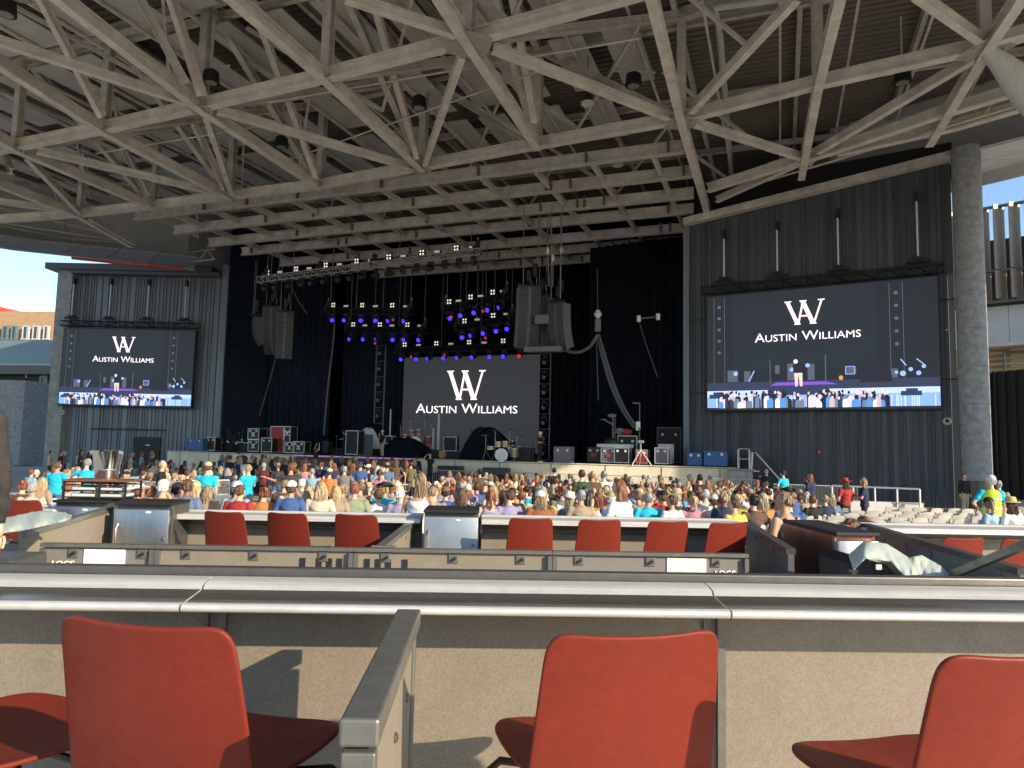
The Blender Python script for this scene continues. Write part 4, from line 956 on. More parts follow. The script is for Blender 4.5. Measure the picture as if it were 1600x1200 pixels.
pole(684, 44.4, 2.5, 'tall white light bar standing beside the orange guitar', .45); pole(608, 46, 2.9, 'slim white light bar left of the drum riser', .45, w=.1)
pole(676, 44.7, 1.5, 'short pale bar in front of the tall white light bar', .5)
def mic(px, a, h, label):
    c = on_stage(px, a); t = thing('microphone_stand', label, 'stand', c, 'microphone stands'); g = MB(); g.lathe(c, [(.16, 0), (.16, .03), (.02, .04), (.02, h)], 12); g.obj('pole', 'blackm', t); g = MB(); g.ell(c + Vector((0, -.05, h + .04)), (.06, .1, .06)); g.obj('microphone', 'arr2', t)
mic(715, 42, 1.5, 'microphone stand right of the orange guitar'); mic(735, 43.5, 1.9, 'microphone stand left of the large draped mound'); mic(833, 38.6, 1.3, 'short black stand at the front edge below the cabinet'); mic(372, 40.4, 1.4, 'black stand at the left stage edge before the X cases'); mic(525, 42, 1.3, 'microphone stand left of the black clad musician'); mic(745, 45, 2.1, 'tall stand behind the large draped mound')
# cymbal-like lamp stand on the desk, radio mast, tripod
c = on_stage(957, 40.1) + Vector((0, 0, 1.15)); t = thing('desk_lamp_stand', 'grey jointed stand with lamps rising from the desk', 'stand', c)
g = MB(); g.tube(c, c + Vector((0, 0, 1.5)), .04, 6); g.tube(c + Vector((0, 0, 1.1)), c + Vector((-.45, 0, 1.35)), .04, 5); g.tube(c + Vector((0, 0, .6)), c + Vector((.3, 0, .75)), .03, 5); g.tube(c + Vector((.12, 0, 0)), c + Vector((.12, 0, 1.45)), .025, 5); g.obj('pole', 'arr2', t)
for p, r in (((-.05, 0, 1.62), (.26, .16, .13)), ((-.55, 0, 1.38), (.17, .1, .05)), ((.4, 0, .8), (.22, .12, .14)), ((-.1, 0, .1), (.4, .25, .25))): g = MB(); g.ell(c + Vector(p), r); g.obj('lamp', 'arr2' if p[2] > .2 else 'black', t, True)
c = on_stage(999, 40.4); t = thing('radio_mast', 'thin mast with a glowing white box above the stage racks', 'mast', c)
g = MB(); g.tube(c, c + Vector((0, 0, 3.5)), .03, 6); g.bar(c + Vector((-.4, 0, 3.5)), c + Vector((0, 0, 3.5)), .05, .06); g.obj('pole', 'arr2', t); g = MB(); g.bbox(c + Vector((-.1, -.05, 2.2)), (.24, .12, .5), .02); g.obj('box', 'white', t)
c = on_stage(1001, 39.2); t = thing('tripod', 'black tripod legs standing before the red and grey case', 'tripod', c); g = MB()
g.tube(c + Vector((0, 0, .5)), c + Vector((0, 0, 1.25)), .03, 6)
for x in (-.55, 0, .55): g.tube(c + Vector((0, 0, .85)), c + Vector((x, .3 - abs(x), 0)), .03, 5)
g.obj('legs', 'galv', t); g = MB(); g.bbox(c + Vector((0, 0, 1.3)), (.34, .22, .16), .03); g.obj('head', 'arr2', t)
for lb, px, z, s_ in (('red equipment bag lying on the tall rack', 977, 1.68, .3), ('pale pink box on the tall rack beside the red bag', 970, 1.68, .2)):
    c = on_stage(px, 40.9) + Vector((0, 0, z)); g = MB(); g.ell(c + Vector((0, 0, s_ * .6)), (s_ * 1.3, s_, s_ * .7), fn=lambda p: 1 + .1 * math.sin(9 * p.x + 4 * p.z)); tag(g.obj('equipment_bag', M('bag ' + lb[:4], (.40, .06, .05) if 'red' in lb[:4] else (.5, .3, .28), .8), None, True), lb, 'bag')
# stage steps at right
c = GP(1188, 36.8, -1.2); st = thing('stage_steps', 'metal stage steps with bent tube handrails at the right end of stage', 'steps', c)
e0 = V(-1.0, 38.0); rxx = Matrix.Rotation(R(-23), 3, 'Z')
g = MB(); b0 = GP(1165, 37.4, ZS); b0.z = 0
for k in range(6):
    g.box(b0 + rxx @ Vector((.55 + k * .28, 0, ZS - .12 - k * .26)), (.30, 1.1, .05), rz=R(-23))
g.obj('treads', 'galv', st)
g = MB(); g.box(b0 + rxx @ Vector((-.2, 0, ZS - .06)), (1.3, 1.3, .08), rz=R(-23)); g.box(b0 + rxx @ Vector((-.2, 0, -.45)), (1.1, 1.2, 1.5), rz=R(-23)); g.obj('landing', 'concd', st)
for s_ in (-.55, .55):
    g = MB(); L = lambda x, z: b0 + rxx @ Vector((x, s_, z))
    g.path([L(-.35, ZS), L(-.35, ZS + .95), L(-.3, ZS + 1.02), L(.15, ZS + 1.02), L(.2, ZS + .95), L(.2, ZS + .0)], .03, 6); g.path([L(-.35, ZS + .5), L(.2, ZS + .5)], .025, 6); g.path([L(.3, ZS - .1), L(.35, ZS + .85), L(.5, ZS + .85), L(1.9, -.35), L(1.9, -1.2)], .03, 6); g.obj('handrail', 'galv', st, True)

# ================================================================== BUILDINGS OUTSIDE
def wallbox(px0, px1, d0, d1, z0, z1, t=.6):
    a, b = GP(px0, d0, 0), GP(px1, d1, 0); n_ = Vector((-(b - a).y, (b - a).x, 0)).normalized() * t
    return [a, b, b + n_, a + n_]
def facade(name, label, cat, m, px0, px1, d0, d1, z0, z1, t=8, part='wall'):
    q = wallbox(px0, px1, d0, d1, z0, z1, t); r = thing(name, label, cat, (q[0].x, q[0].y, -1.2)); g = MB(); g.prism([(p.x, p.y) for p in q], z0, z1); g.obj(part, m, r); return r, q
bl, q = facade('brick_building', 'tan brick building with dark windows and red roof far behind at left', 'building', 'brickt', -260, 84, 92, 88, -1.2, 17.0, 14)
g = MB(); A_, B_ = GP(-260, 91, 22.5), GP(46, 90, 17.1)
g.add([A_, Vector((A_.x, A_.y, 17.0)), Vector((B_.x, B_.y, 17.0)), B_ + Vector((0, 8, 0)), A_ + Vector((0, 8, 0)), Vector((A_.x, A_.y + 8, 17)), Vector((B_.x, B_.y + 8, 17.0))], [(0, 1, 2), (0, 2, 3), (0, 3, 4), (4, 5, 6), (0, 4, 5, 1)])
g.obj('roof', 'redroof_suntrim', bl, recalc=False)
def window(parent, px, py0, py1, wpx, d, sill='lite'):
    a = RD(px - wpx / 2, py1, d); b = RD(px + wpx / 2, py1, d); tz = RD(px, py0, d).z; c = (a + b) / 2; w = (b - a).length; h = tz - a.z; rz = math.atan2((b - a).y, (b - a).x)
    g = MB(); Q = Matrix.Rotation(rz, 3, 'Z')
    for s_ in (-1, 1): g.box(Vector((c.x, c.y, a.z + h / 2)) + Q @ Vector((s_ * w / 2, 0, 0)), (.12, .3, h), rz)
    g.box(Vector((c.x, c.y, tz)), (w + .12, .3, .12), rz); g.box(Vector((c.x, c.y, a.z)), (w + .3, .42, .12), rz); f = g.obj('window', sill, parent)
    g = MB(); g.box(Vector((c.x, c.y, a.z + h / 2)), (w, .16, h), rz); g.obj('pane', 'win', f)
    g = MB(); g.box(Vector((c.x, c.y, a.z + h / 2)) + Q @ Vector((w * .22, -.11, 0)), (.06, .06, h), rz); g.obj('mullion', sill, f)
for px, w in ((8, 8), (22, 8), (40, 9), (56, 9), (72, 7), (-8, 9)): window(bl, px, 510, 530, w, 88.0 + (60 - px) * .012, 'teal' if px in (8, 22) else 'lite')
for px in (38, 54, 70): window(bl, px, 540, 552, 9, 88.1)
g = MB(); q2 = wallbox(-4, 28, 89.7, 89.3, 0, 0, .5); g.prism([(p.x, p.y - .5) for p in q2], -1.2, 16.3); g.obj('grey_bay', 'lamd', bl)
r, q = facade('concourse_building', 'low building with blue grey metal parapet behind the left screen wall', 'building', 'brickd', -300, 90, 76, 72, -1.2, 7.6, 8)
q2 = wallbox(-300, 90, 74.6, 70.8, 0, 0, 10); g = MB(); g.prism([(p.x, p.y) for p in q2], 8.4, 11.0); g.obj('parapet', 'teal', r)
q2 = wallbox(-300, 90, 73.9, 70.1, 0, 0, 10); g = MB(); g.prism([(p.x, p.y) for p in q2], 7.5, 8.38); g.obj('canopy', 'frame_d', r)
g = MB(); g.prism([(p.x, p.y) for p in wallbox(-300, 90, 74.5, 70.7, 0, 0, .2)], 8.38, 8.6); g.obj('trim', 'lite', r)
window(r, 67, 588, 613, 9, 71.5)
g = MB(); q2 = wallbox(30, 90, 71.8, 71.2, 0, 0, .4); g.prism([(p.x, p.y) for p in q2], 2.4, 3.6); g.obj('dark_band', 'frame_d', r)
g = MB(); q2 = wallbox(34, 90, 70.9, 70.4, 0, 0, .3); g.prism([(p.x, p.y) for p in q2], -1.2, 2.2); g.obj('red_brick_bay', 'brickr', r)
g = MB(); a_, b_ = GP(30, 70.5, 2.35), GP(90, 70.1, 2.35); g.bar(a_, b_, .2, .2); a2 = a_.copy(); a2.z = -1.2; g.bar(a2, a_, .2, .2); g.obj('trim', 'lite', r)
o, q = facade('terrace_wall', 'dark grey concrete terrace wall at the far left edge', 'wall', 'concd', -300, 31, 62, 61, -1.2, 6.1, 3)
# right side buildings
r, q = facade('fin_clad_building', 'building with bronze vertical fins above white panels at right', 'building', 'lite', 1500, 2200, 54, 40, -1.2, 12.5, 10)
g = MB(); a_, b_ = GP(1500, 53.6, 0), GP(2200, 39.6, 0); d_ = (b_ - a_); Ln = d_.length; d_.normalize(); n_ = Vector((d_.y, -d_.x, 0)); k = 0
g.prism([(p.x, p.y) for p in wallbox(1500, 2200, 56, 42, 0, 0, 6)], 12.3, 18.2); g.obj('upper_wall', 'black', r)
s = .2
while s < 26:
    g = MB(); c = a_ + d_ * s + n_ * .25; Q = Matrix.Rotation(math.atan2(d_.y, d_.x) + .9, 3, 'Z')
    for z0_, z1_ in ((12.9, 15.0), (15.1, 20.0)): g.box(Vector((c.x, c.y, (z0_ + z1_) / 2)), (.9, .12, z1_ - z0_), mat=Q)
    g.obj('fin', 'fin', r); s += .95
g = MB()
for z_ in (12.75, 15.05, 19.9): g.bar(Vector((a_.x, a_.y, z_)) + n_ * .2, Vector((b_.x, b_.y, z_)) + n_ * .2, .3, .16)
g.obj('rail', 'frame_d', r)
g = MB(); g.prism([(p.x, p.y) for p in wallbox(1500, 2200, 53.4, 39.4, 0, 0, .3)], 6.0, 9.3); g.obj('stone_wall', 'bricks', r)
g = MB(); g.bar(Vector((a_.x, a_.y, 9.45)) + n_ * .5, Vector((b_.x, b_.y, 9.45)) + n_ * .5, 1.0, .22); g.obj('ledge', 'lite', r)
g = MB()
for k in range(9):
    c = a_ + d_ * (1 + k * 2.4) + n_ * .02; g.box(Vector((c.x, c.y, 11)), (.03, .06, 2.9), rz=math.atan2(d_.y, d_.x))
g.obj('panel_seam', 'frame_d', r)
g = MB(); c = a_ + d_ * 3.1 + n_ * .5
for s_ in (0, 1.9, 2.5): g.bar(Vector((c.x, c.y, 6)) + d_ * s_, Vector((c.x, c.y, 9.0)) + d_ * s_, .12, .12)
g.bar(Vector((c.x, c.y, 8.9)), Vector((c.x, c.y, 8.9)) + d_ * 1.9, .12, .12); g.obj('door_frame', 'frame_d', r)
g = MB(); c = a_ + d_ * 1.3 + n_ * .45; g.box(Vector((c.x, c.y, 7.6)), (1.0, .1, 2.8), rz=math.atan2(d_.y, d_.x)); g.obj('louvre', 'lite', r)
fw = thing('ribbed_fence', 'tall black ribbed fence wall to the right of the round pillar', 'fence', GP(1530, 47, -1.2))
ribwall(GP(1500, 46.5, 0) * Vector((1, 1, 0)).length / math.sqrt(2) if False else Vector((*GP(1500, 46.5, 0).xy, 0)), Vector((*GP(2100, 30, 0).xy, 0)), -1.2, 6.6, .3, .1, 'cladding', 'black', fw, 9)

# ================================================================== FOREGROUND LOGE BOX
ZC = .80
ct = thing('counter', 'long stainless counter across the foreground behind the red chairs', 'counter', (0, 2.4, 0))
YN, YF = 2.27, 2.65
joints = [(-6, -6), (-1.03, -1.02), (.74, .88), (6, 6)]
jl = [RZ(278, 945, ZC), RZ(340, 903, ZC)]; jr = [RZ(1155, 962, ZC), RZ(1106, 920, ZC)]
js = [((-6, YN), (-6, YF)), ((jl[0].x, YN), (jl[1].x, YF)), ((jr[0].x, YN), (jr[1].x, YF)), ((6, YN), (6, YF))]
prof = [(YN + .01, 0), (YN - .004, -.003), (YN - .010, -.009), (YN - .010, -.019), (YN - .003, -.026), (YN + .03, -.028), (YF + .01, -.05), (YF + .01, .012), (YF - .06, .016), (YF - .13, .010), (YF - .145, -.004), (YN + .036, -.006), (YN + .018, -.001)]
for i in range(3):
    (xn0, _), (xf0, _) = js[i]; (xn1, _), (xf1, _) = js[i + 1]
    g = MB(); n = len(prof); X_ = lambda y, a, b: a + (b - a) * (y - YN) / (YF - YN)
    gap = .0035; vs = [(X_(y, xn0, xf0) + gap, y, ZC + z) for y, z in prof] + [(X_(y, xn1, xf1) - gap, y, ZC + z) for y, z in prof]
    g.add(vs, [(k, (k + 1) % n, n + (k + 1) % n, n + k) for k in range(n)] + [tuple(range(n))[::-1], tuple(range(n, 2 * n))])
    g.m = [0 if k in (5, 6, 10) else 1 for k in range(n)] + [1, 1]; g.obj('counter_top', ['ss', 'ss_sun'], ct, 50)  # nose and ledge faces take the sun-painted stainless
g = MB(); g.bbox((0, 2.70, .785), (12, .05, .11), .006); g.bbox((0, 2.76, .70), (12, .05, .05), .006); g.obj('back_rail', 'frame_d', ct)
for x in (-3.3, -1.98, -1.02, -.45, .15, .72, 1.9, 3.1):
    g = MB(); g.box((x, 2.755, .60), (.05, .05, .3)); g.obj('rail_bracket', 'black', ct)
pn = thing('laminate_partition', 'speckled beige laminate panel wall below the foreground counter', 'partition', (0, 2.57, 0))
xs = [-6, -3.1, -.932, .805, 3.1, 6]
for i in range(5):
    g = MB(); g.bbox(((xs[i] + xs[i + 1]) / 2, 2.575, .37), (xs[i + 1] - xs[i] - .012, .03, .72), .003); g.obj('panel', 'lam', pn)
for i in (1, 2, 3, 4):
    x = xs[i]; g = MB(); g.box((x + .055, 2.548, .36), (.028, .022, .76)); g.box((x, 2.556, .36), (.010, .01, .76)); g.obj('seam_post', 'framem', pn)
# divider between two boxes
dv = thing('divider', 'grey metal framed divider panel standing between the left and centre chairs', 'partition', (-.245, 1.8, 0))
XD = -.207; top = .805
g = MB(); g.bbox((XD, 1.765, top - .022), (.072, .87, .05), .006); g.obj('top_rail', 'framem', dv)
g = MB(); g.bbox((XD, 2.185, .37), (.05, .035, .74), .004); g.bbox((XD, 1.345, .42), (.062, .032, .66), .004); g.bbox((XD, 1.765, .06), (.05, .80, .05), .004); g.obj('frame_post', 'framem', dv)
g = MB(); g.box((XD, 1.765, .40), (.03, .80, .70)); g.obj('panel', 'lam', dv)
for y, z in ((2.05, .60), (1.78, .60), (1.5, .60), (2.05, .2), (1.5, .2)):
    g = MB(); g.lathe((XD + .016, y, z), [(.012, 0), (.012, .004), (.006, .008)], 12, 'X'); g.obj('bolt', 'bolt', dv, True)
# lower divider continuing towards the viewer
d2 = thing('low_divider', 'lower grey framed divider section nearest the viewer', 'partition', (XD - .0, 1.0, 0))
g = MB(); g.bbox((XD - .005, .98, .655), (.05, .66, .045), .005); g.obj('top_rail', 'framem', d2); g = MB(); g.box((XD - .005, .98, .34), (.026, .62, .58)); g.obj('panel', 'lam', d2)
g = MB(); g.bbox((XD - .005, 1.30, .34), (.045, .03, .66), .004); g.bbox((XD - .005, .66, .34), (.045, .03, .66), .004); g.obj('frame_post', 'framem', d2)

# ---- red chairs
def chair_shell():
    def grid(fn, nu, nv, th, nrmfn):
        g = MB(); V1 = []; V2 = []
        return g
    # back: rounded rectangle, bowed
    nu, nv = 16, 14; W_, H_ = .228, .415
    def rr(u, v):      # map square to rounded rectangle, top corners radius larger
        x, z = u, v; return x, z
    def backp(u, v):   # u -1..1, v 0..1
        half = (.236 - .026 * v); r = .05
        x = u * half; z = v * H_
        # round the top corners
        zc = H_ - r; xc = half - r
        if v > .6 and abs(x) > xc and z > zc:
            dx, dz = (abs(x) - xc) / r, (z - zc) / r; m_ = max(dx, dz); l_ = math.hypot(dx, dz)
            if l_ > 0: f_ = m_ / l_; x = math.copysign(xc + dx * r * f_, x); z = zc + dz * r * f_
        y = -.045 * v * v - .03 * v + .022 * (abs(u) ** 2.2) + .006 + .03 * (1 - v) ** 3
        sag = .012 * (1 - u * u) * v
        return Vector((x, y, z - sag + .475))
    def seatp(u, v):   # v 0 rear .. 1 front
        half = .205 + .045 * math.sin(min(1, v * 1.3) * math.pi / 2); r = .13
        x = u * half; y = v * .47
        xc = half - r; yc = .47 - r
        if abs(x) > xc and y > yc:
            dx, dy = (abs(x) - xc) / r, (y - yc) / r; m_ = max(dx, dy); l_ = math.hypot(dx, dy)
            if l_ > 0: f_ = m_ / l_; x = math.copysign(xc + dx * r * f_, x); y = yc + dy * r * f_
        z = .512 + .018 * abs(u) ** 2 - .035 * max(0, v - .7) ** 1.2 * 3 * .6 - .012 * math.sin(v * math.pi)
        return Vector((x, y + .02, z))
    def sheet(fn, nu, nv, th):
        bm = bmesh.new(); vs = [[bm.verts.new(fn(-1 + 2 * i / nu, j / nv)) for i in range(nu + 1)] for j in range(nv + 1)]
        for j in range(nv):
            for i in range(nu): bm.faces.new((vs[j][i], vs[j][i + 1], vs[j + 1][i + 1], vs[j + 1][i]))
        bmesh.ops.recalc_face_normals(bm, faces=bm.faces); me = bpy.data.meshes.new('s'); bm.to_mesh(me); bm.free()
        o = bpy.data.objects.new('s', me); COL.objects.link(o); m = o.modifiers.new('a', 'SOLIDIFY'); m.thickness = th; m.offset = 0
        m = o.modifiers.new('b', 'BEVEL'); m.width = th * .42; m.segments = 3; m.limit_method = 'ANGLE'; m.angle_limit = R(40)
        m = o.modifiers.new('c', 'SUBSURF'); m.levels = m.render_levels = 1
        bpy.context.view_layer.update(); me2 = bpy.data.meshes.new_from_object(o.evaluated_get(bpy.context.evaluated_depsgraph_get())); bpy.data.objects.remove(o)
        me2.materials.append(mt['red']); smooth_mesh(me2, 60); return me2
    return sheet(backp, nu, nv, .013), sheet(seatp, 16, 14, .013)
SB, SS = chair_shell(); SB.name = 'backrest'; SS.name = 'seat'
ch0 = thing('red_chair', 'x', 'chair', (0, 0, 0), None)
for n_, me in (('backrest', SB), ('seat', SS)): o = bpy.data.objects.new(n_, me); COL.objects.link(o); o.parent = ch0
for sx in (-1, 1):
    g = MB(); g.path([(sx * .19, .05, .44), (sx * .22, .00, .40), (sx * .245, -.05, .2), (sx * .25, -.08, .01)], .011, 8); g.obj('leg', 'leg', ch0, True)
    g = MB(); g.path([(sx * .15, .34, .435), (sx * .225, .40, .425), (sx * .25, .43, .39), (sx * .255, .445, .2), (sx * .26, .46, .01)], .011, 8); g.obj('leg', 'leg', ch0, True)
g = MB(); g.path([(-.17, .06, .44), (0, .05, .438), (.17, .06, .44)], .011, 8); g.path([(-.16, .34, .432), (0, .34, .43), (.16, .34, .432)], .011, 8); g.obj('underframe', 'leg', ch0, True)
KIDS.clear(); index_kids(None)
def chairat(px, d, zf, rz, label, group, first=[True]):
    loc = GP(px, d, zf); 
    if first[0]: first[0] = False; o = ch0; o.location = loc; o.rotation_euler = (0, 0, rz); o['label'] = label; o['group'] = group; return o
    return dup(ch0, loc, rz, label, group)
fgp = 'red chairs at the foreground counter'
chairat(205, 1.58, .036, R(-15), 'large red chair left of the divider, turned slightly right', fgp)
chairat(978, 1.73, -.002, R(9), 'large red chair in the foreground right of the divider', fgp)
chairat(1604, 1.52, .028, R(9), 'red chair cut by the right edge of the photo, seat turned left', fgp)
chairat(-195, 1.7, .02, R(-26), 'red chair cut by the left edge, only its seat showing', fgp)

# ================================================================== MIDDLE LOGE ROW
FL2 = -.25
def P2(px, d, z): return GP(px, d, z)
YP = 6.0
def ypx(px, z, Y=YP):          # x position for a column at world depth Y
    d = ray(px, 850); t = Y / d.y; return d.x * t
zt2 = .445
cb = thing('storage_partition', 'long beige partition with latched panels and white lettering behind the middle chairs', 'partition', (ypx(600, 0), YP, FL2))
xe = [ypx(66, 0), ypx(245, 0), ypx(554, 0), ypx(863, 0), ypx(1168, 0)]
hh = zt2 + .30
for i in range(4):
    x0, x1 = xe[i], xe[i + 1]; c = (x0 + x1) / 2; w = x1 - x0
    g = MB(); g.box((c, YP, zt2 - .014), (w - .004, .07, .028)); g.box((x0 + .02, YP, zt2 - .35), (.035, .08, .62)); g.box((x1 - .02, YP, zt2 - .35), (.035, .08, .62)); g.box((c, YP, FL2 + .05), (w, .08, .08)); g.obj('frame', 'framem', cb)
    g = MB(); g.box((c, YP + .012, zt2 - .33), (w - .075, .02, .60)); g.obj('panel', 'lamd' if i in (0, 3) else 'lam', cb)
for px in (116, 223, 292, 398, 506, 603, 709, 814, 905, 1016, 1118):
    x = ypx(px, 0); g = MB(); g.bbox((x, YP - .004, zt2 - .075), (.082, .014, .082), .006); l_ = g.obj('latch', 'framem', cb); g = MB(); g.bar((x - .020, YP - .016, zt2 - .095), (x + .020, YP - .018, zt2 - .070), .012, .022); g.obj('latch_tongue', 'black', l_)
for a_, b_ in ((133, 197), (1042, 1103)):
    x0, x1 = ypx(a_, 0), ypx(b_, 0); g = MB(); g.box(((x0 + x1) / 2, YP - .003, zt2 - .19), (x1 - x0, .010, .29)); g.obj('white_notice', 'white', cb)
for px in (101, 1133):
    textobj(textmesh('LOGE', w=.175, h=.055, bold=.02), 'lettering', 'letter', cb, Vector((ypx(px, 0), YP - .003, zt2 - .195)) - cb.location)
for px, w in ((474.5, .04), (500, .04), (516, .04), (532, .04), (575, .04), (592, .04), (608, .04), (634, .04)):
    pass
bars = MB()
for px in (474.5, 500, 516, 532, 575, 592, 608, 634): g = MB(); g.box((ypx(px, 0), YP - .003, zt2 - .305), (.043, .010, .43)); g.obj('black_stripe', 'black', cb)
# middle counter
def counter2(name, label, px0, px1, Y, z, panelm='lam', X0=None, X1=None):
    x0 = ypx(px0, 0, Y) if X0 is None else X0; x1 = ypx(px1, 0, Y) if X1 is None else X1; c = (x0 + x1) / 2; w = x1 - x0; r = thing(name, label, 'counter', (c, Y, FL2), 'counters of the middle row')
    g = MB(); pf = [(0, -.05), (0, -.01), (.012, 0), (.05, -.004), (.36, -.004), (.38, .012), (.44, .012), (.44, -.05)]; n = len(pf)
    g.add([(x0, Y + y, z + zz) for y, zz in pf] + [(x1, Y + y, z + zz) for y, zz in pf], [(k, (k + 1) % n, n + (k + 1) % n, n + k) for k in range(n)] + [tuple(range(n))[::-1], tuple(range(n, 2 * n))]); g.obj('counter_top', 'ss_sun', r)  # whole top takes the sun-painted stainless
    g = MB(); g.box((c, Y + .47, z - .01), (w, .04, .035)); g.obj('back_rail', 'frame_d', r)
    g = MB(); g.box((c, Y + .33, (z + FL2) / 2 - .03), (w, .03, z - FL2 - .05)); g.obj('panel', panelm, r)
    g = MB(); g.tube((x0, Y + .25, z - .13), (x1, Y + .25, z - .13), .02, 8); g.obj('foot_rail', 'framem', r)
    return r
ZC2 = .545
counter2('loge_counter', 'middle stainless counter left of the grey fridge', 268, 655, 7.45, ZC2)
counter2('loge_counter', 'middle stainless counter right of the grey fridge', 752, 1168, 7.45, ZC2)
counter2('loge_counter', 'short stainless counter left of the steel fridges', -200, 78, 7.7, ZC2)
counter2('loge_counter', 'pale stainless counter at far right behind red chairs', 1352, 1800, 7.0, ZC2 + .03)
gp = 'red chairs of the middle row'
for px, rz, lb in ((346, -14, 'small red chair nearest the left steel fridge'), (445, -16, 'small red chair second to the right of the steel fridges'), (553, -10, 'small red chair just left of the slanted beige divider'), (826, 4, 'small red chair first right of the grey fridge'),
                   (934, 8, 'small red chair second right of the grey fridge'), (1041, 12, 'small red chair third right of the grey fridge'), (1135, 16, 'small red chair half shaded beside the dark side panel')):
    chairat(px, 6.95, FL2 - .01, R(rz), lb, gp)
chairat(28, 7.3, FL2 + .03, R(-8), 'small red chair at the far left above the green bag', gp)
chairat(1505, 6.7, FL2 - .08, R(6), 'red chair back low at right behind the long dark partition', gp); chairat(1596, 6.7, FL2 - .08, R(8), 'red chair back at the far right edge behind the handrail', gp)
# fridges
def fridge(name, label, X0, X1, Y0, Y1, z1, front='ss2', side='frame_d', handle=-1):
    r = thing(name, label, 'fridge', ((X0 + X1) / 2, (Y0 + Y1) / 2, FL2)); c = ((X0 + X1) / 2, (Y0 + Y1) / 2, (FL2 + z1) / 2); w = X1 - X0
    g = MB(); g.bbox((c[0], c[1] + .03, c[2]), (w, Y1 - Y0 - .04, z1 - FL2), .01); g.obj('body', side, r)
    g = MB(); g.bbox((c[0], Y0, c[2] + .0), (w - .012, .045, z1 - FL2 - .08), .012); d_ = g.obj('door', front, r, True)
    xh = X0 + .05 if handle < 0 else X1 - .05
    g = MB(); g.path([(xh, Y0 - .02, c[2] - .02), (xh, Y0 - .06, c[2] + .02), (xh, Y0 - .06, c[2] + .22), (xh, Y0 - .02, c[2] + .26)], .012, 8); g.obj('handle', 'ss', d_, True)
    g = MB(); g.ell((c[0] + w * .12, Y0 - .026, z1 - .07), (.03, .006, .012)); g.obj('badge', 'letter', d_); g = MB(); g.lathe((X1 - .05 if handle < 0 else X0 + .05, Y0 - .035, c[2] + .12), [(.012, 0), (.012, .01)], 10, 'Y'); g.obj('lock', 'bolt', d_)
    g = MB(); g.bbox((c[0], (Y0 + Y1) / 2, z1 + .012), (w + .01, Y1 - Y0 + .02, .03), .006); g.obj('lid', 'black', r); return r
fridge('fridge', 'grey under counter fridge standing between the two middle counters', ypx(661, 0, 7.3), ypx(747, 0, 7.3), 7.3, 7.85, .62, M('door with painted sky tint', (.30, .34, .36), .4, .5))  # sky reflection is put into the blue grey door colour
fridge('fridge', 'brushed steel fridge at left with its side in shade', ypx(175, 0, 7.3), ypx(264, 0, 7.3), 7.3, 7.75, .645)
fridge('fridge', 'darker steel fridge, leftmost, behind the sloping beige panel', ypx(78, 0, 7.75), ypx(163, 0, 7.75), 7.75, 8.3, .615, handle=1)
x_ = ypx(1307, 0, 5.9)
r = fridge('fridge', 'steel fridge at right with red reflection painted on its side and bright front', x_, x_ + .36, 5.9, 6.95, .62, 'ss2', M('steel side with painted reflection', (.36, .16, .12), .33, .9, .25, 2, stretch=(1, 3, .6)))  # red reflection is put into the side's base colour
g = MB(); g.box((x_ - .004, 5.93, .18), (.012, .05, .84)); g.obj('edge_strip', 'ss', r); g = MB(); g.lathe((x_ - .012, 6.02, .22), [(.02, 0), (.02, .012)], 10, 'X'); g.obj('lock', 'bolt', r)
# sloping depth-wise partitions
def runpart(name, label, px0, d0, px1, d1, z0, z1, m, bolts=(), t=.05, rail='frame_d', zb=FL2):
    a, b = GP(px0, d0, z0), GP(px1, d1, z1); r = thing(name, label, 'partition', (a.x, a.y, zb)); n_ = Vector((-(b - a).y, (b - a).x, 0)).normalized() * t / 2
    g = MB(); vs = []
    for s_ in (-1, 1): vs += [Vector((a.x, a.y, zb)) + n_ * s_, Vector((b.x, b.y, zb)) + n_ * s_, b + n_ * s_ - Vector((0, 0, .04)), a + n_ * s_ - Vector((0, 0, .04))]
    g.add(vs, [(0, 1, 2, 3), (7, 6, 5, 4), (0, 4, 5, 1), (1, 5, 6, 2), (2, 6, 7, 3), (3, 7, 4, 0)]); g.obj('panel', m, r)
    g = MB(); g.bar(a - Vector((0, 0, .018)), b - Vector((0, 0, .018)), t + .03, .045); g.obj('top_rail', rail, r)
    for f_ in bolts:
        c = a.lerp(b, f_) - n_ * 1.3 - Vector((0, 0, .09)); c2 = a.lerp(b, f_) + n_ * 1.3 - Vector((0, 0, .09))
        g = MB(); g.ell(c, .014); g.ell(c2, .014); g.obj('bolt', 'bolt', r)
    return r
runpart('side_partition', 'beige divider slanting up to the counter left of the grey fridge', 588, 6.05, 645, 7.6, .42, .50, 'lam', (.3, .7), rail='framem')
g = MB(); a_ = GP(600, 6.15, .42); g.bbox((a_.x, a_.y, .10), (.22, .04, .68), .01); tag(g.obj('divider_post', 'framem'), 'short grey framed post between the middle boxes left of the fridge', 'post')
runpart('side_partition', 'dark side panel at the right end of the middle chairs', 1236, 6.0, 1168, 7.6, .50, .56, M('dark grey laminate', (.10, .10, .10), .5), (.3, .7))  # laminate darker than on the other dividers
runpart('side_partition', 'sloping beige panel in front of the left fridges', 34, 6.3, 172, 7.35, .46, .60, 'lam', rail='framem')
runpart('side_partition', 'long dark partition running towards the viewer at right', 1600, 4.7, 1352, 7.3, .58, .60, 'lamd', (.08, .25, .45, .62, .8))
g = MB(); a_ = GP(1464, 5.9, 0); g.bbox((a_.x - .03, a_.y, .17), (.035, .04, .8), .005); tag(g.obj('partition_post', 'framem'), 'upright grey post on the long dark right partition', 'post')
runpart('side_partition', 'short dark panel at right behind the reddish fridge', 1405, 7.9, 1345, 8.6, .50, .52, 'lamd')
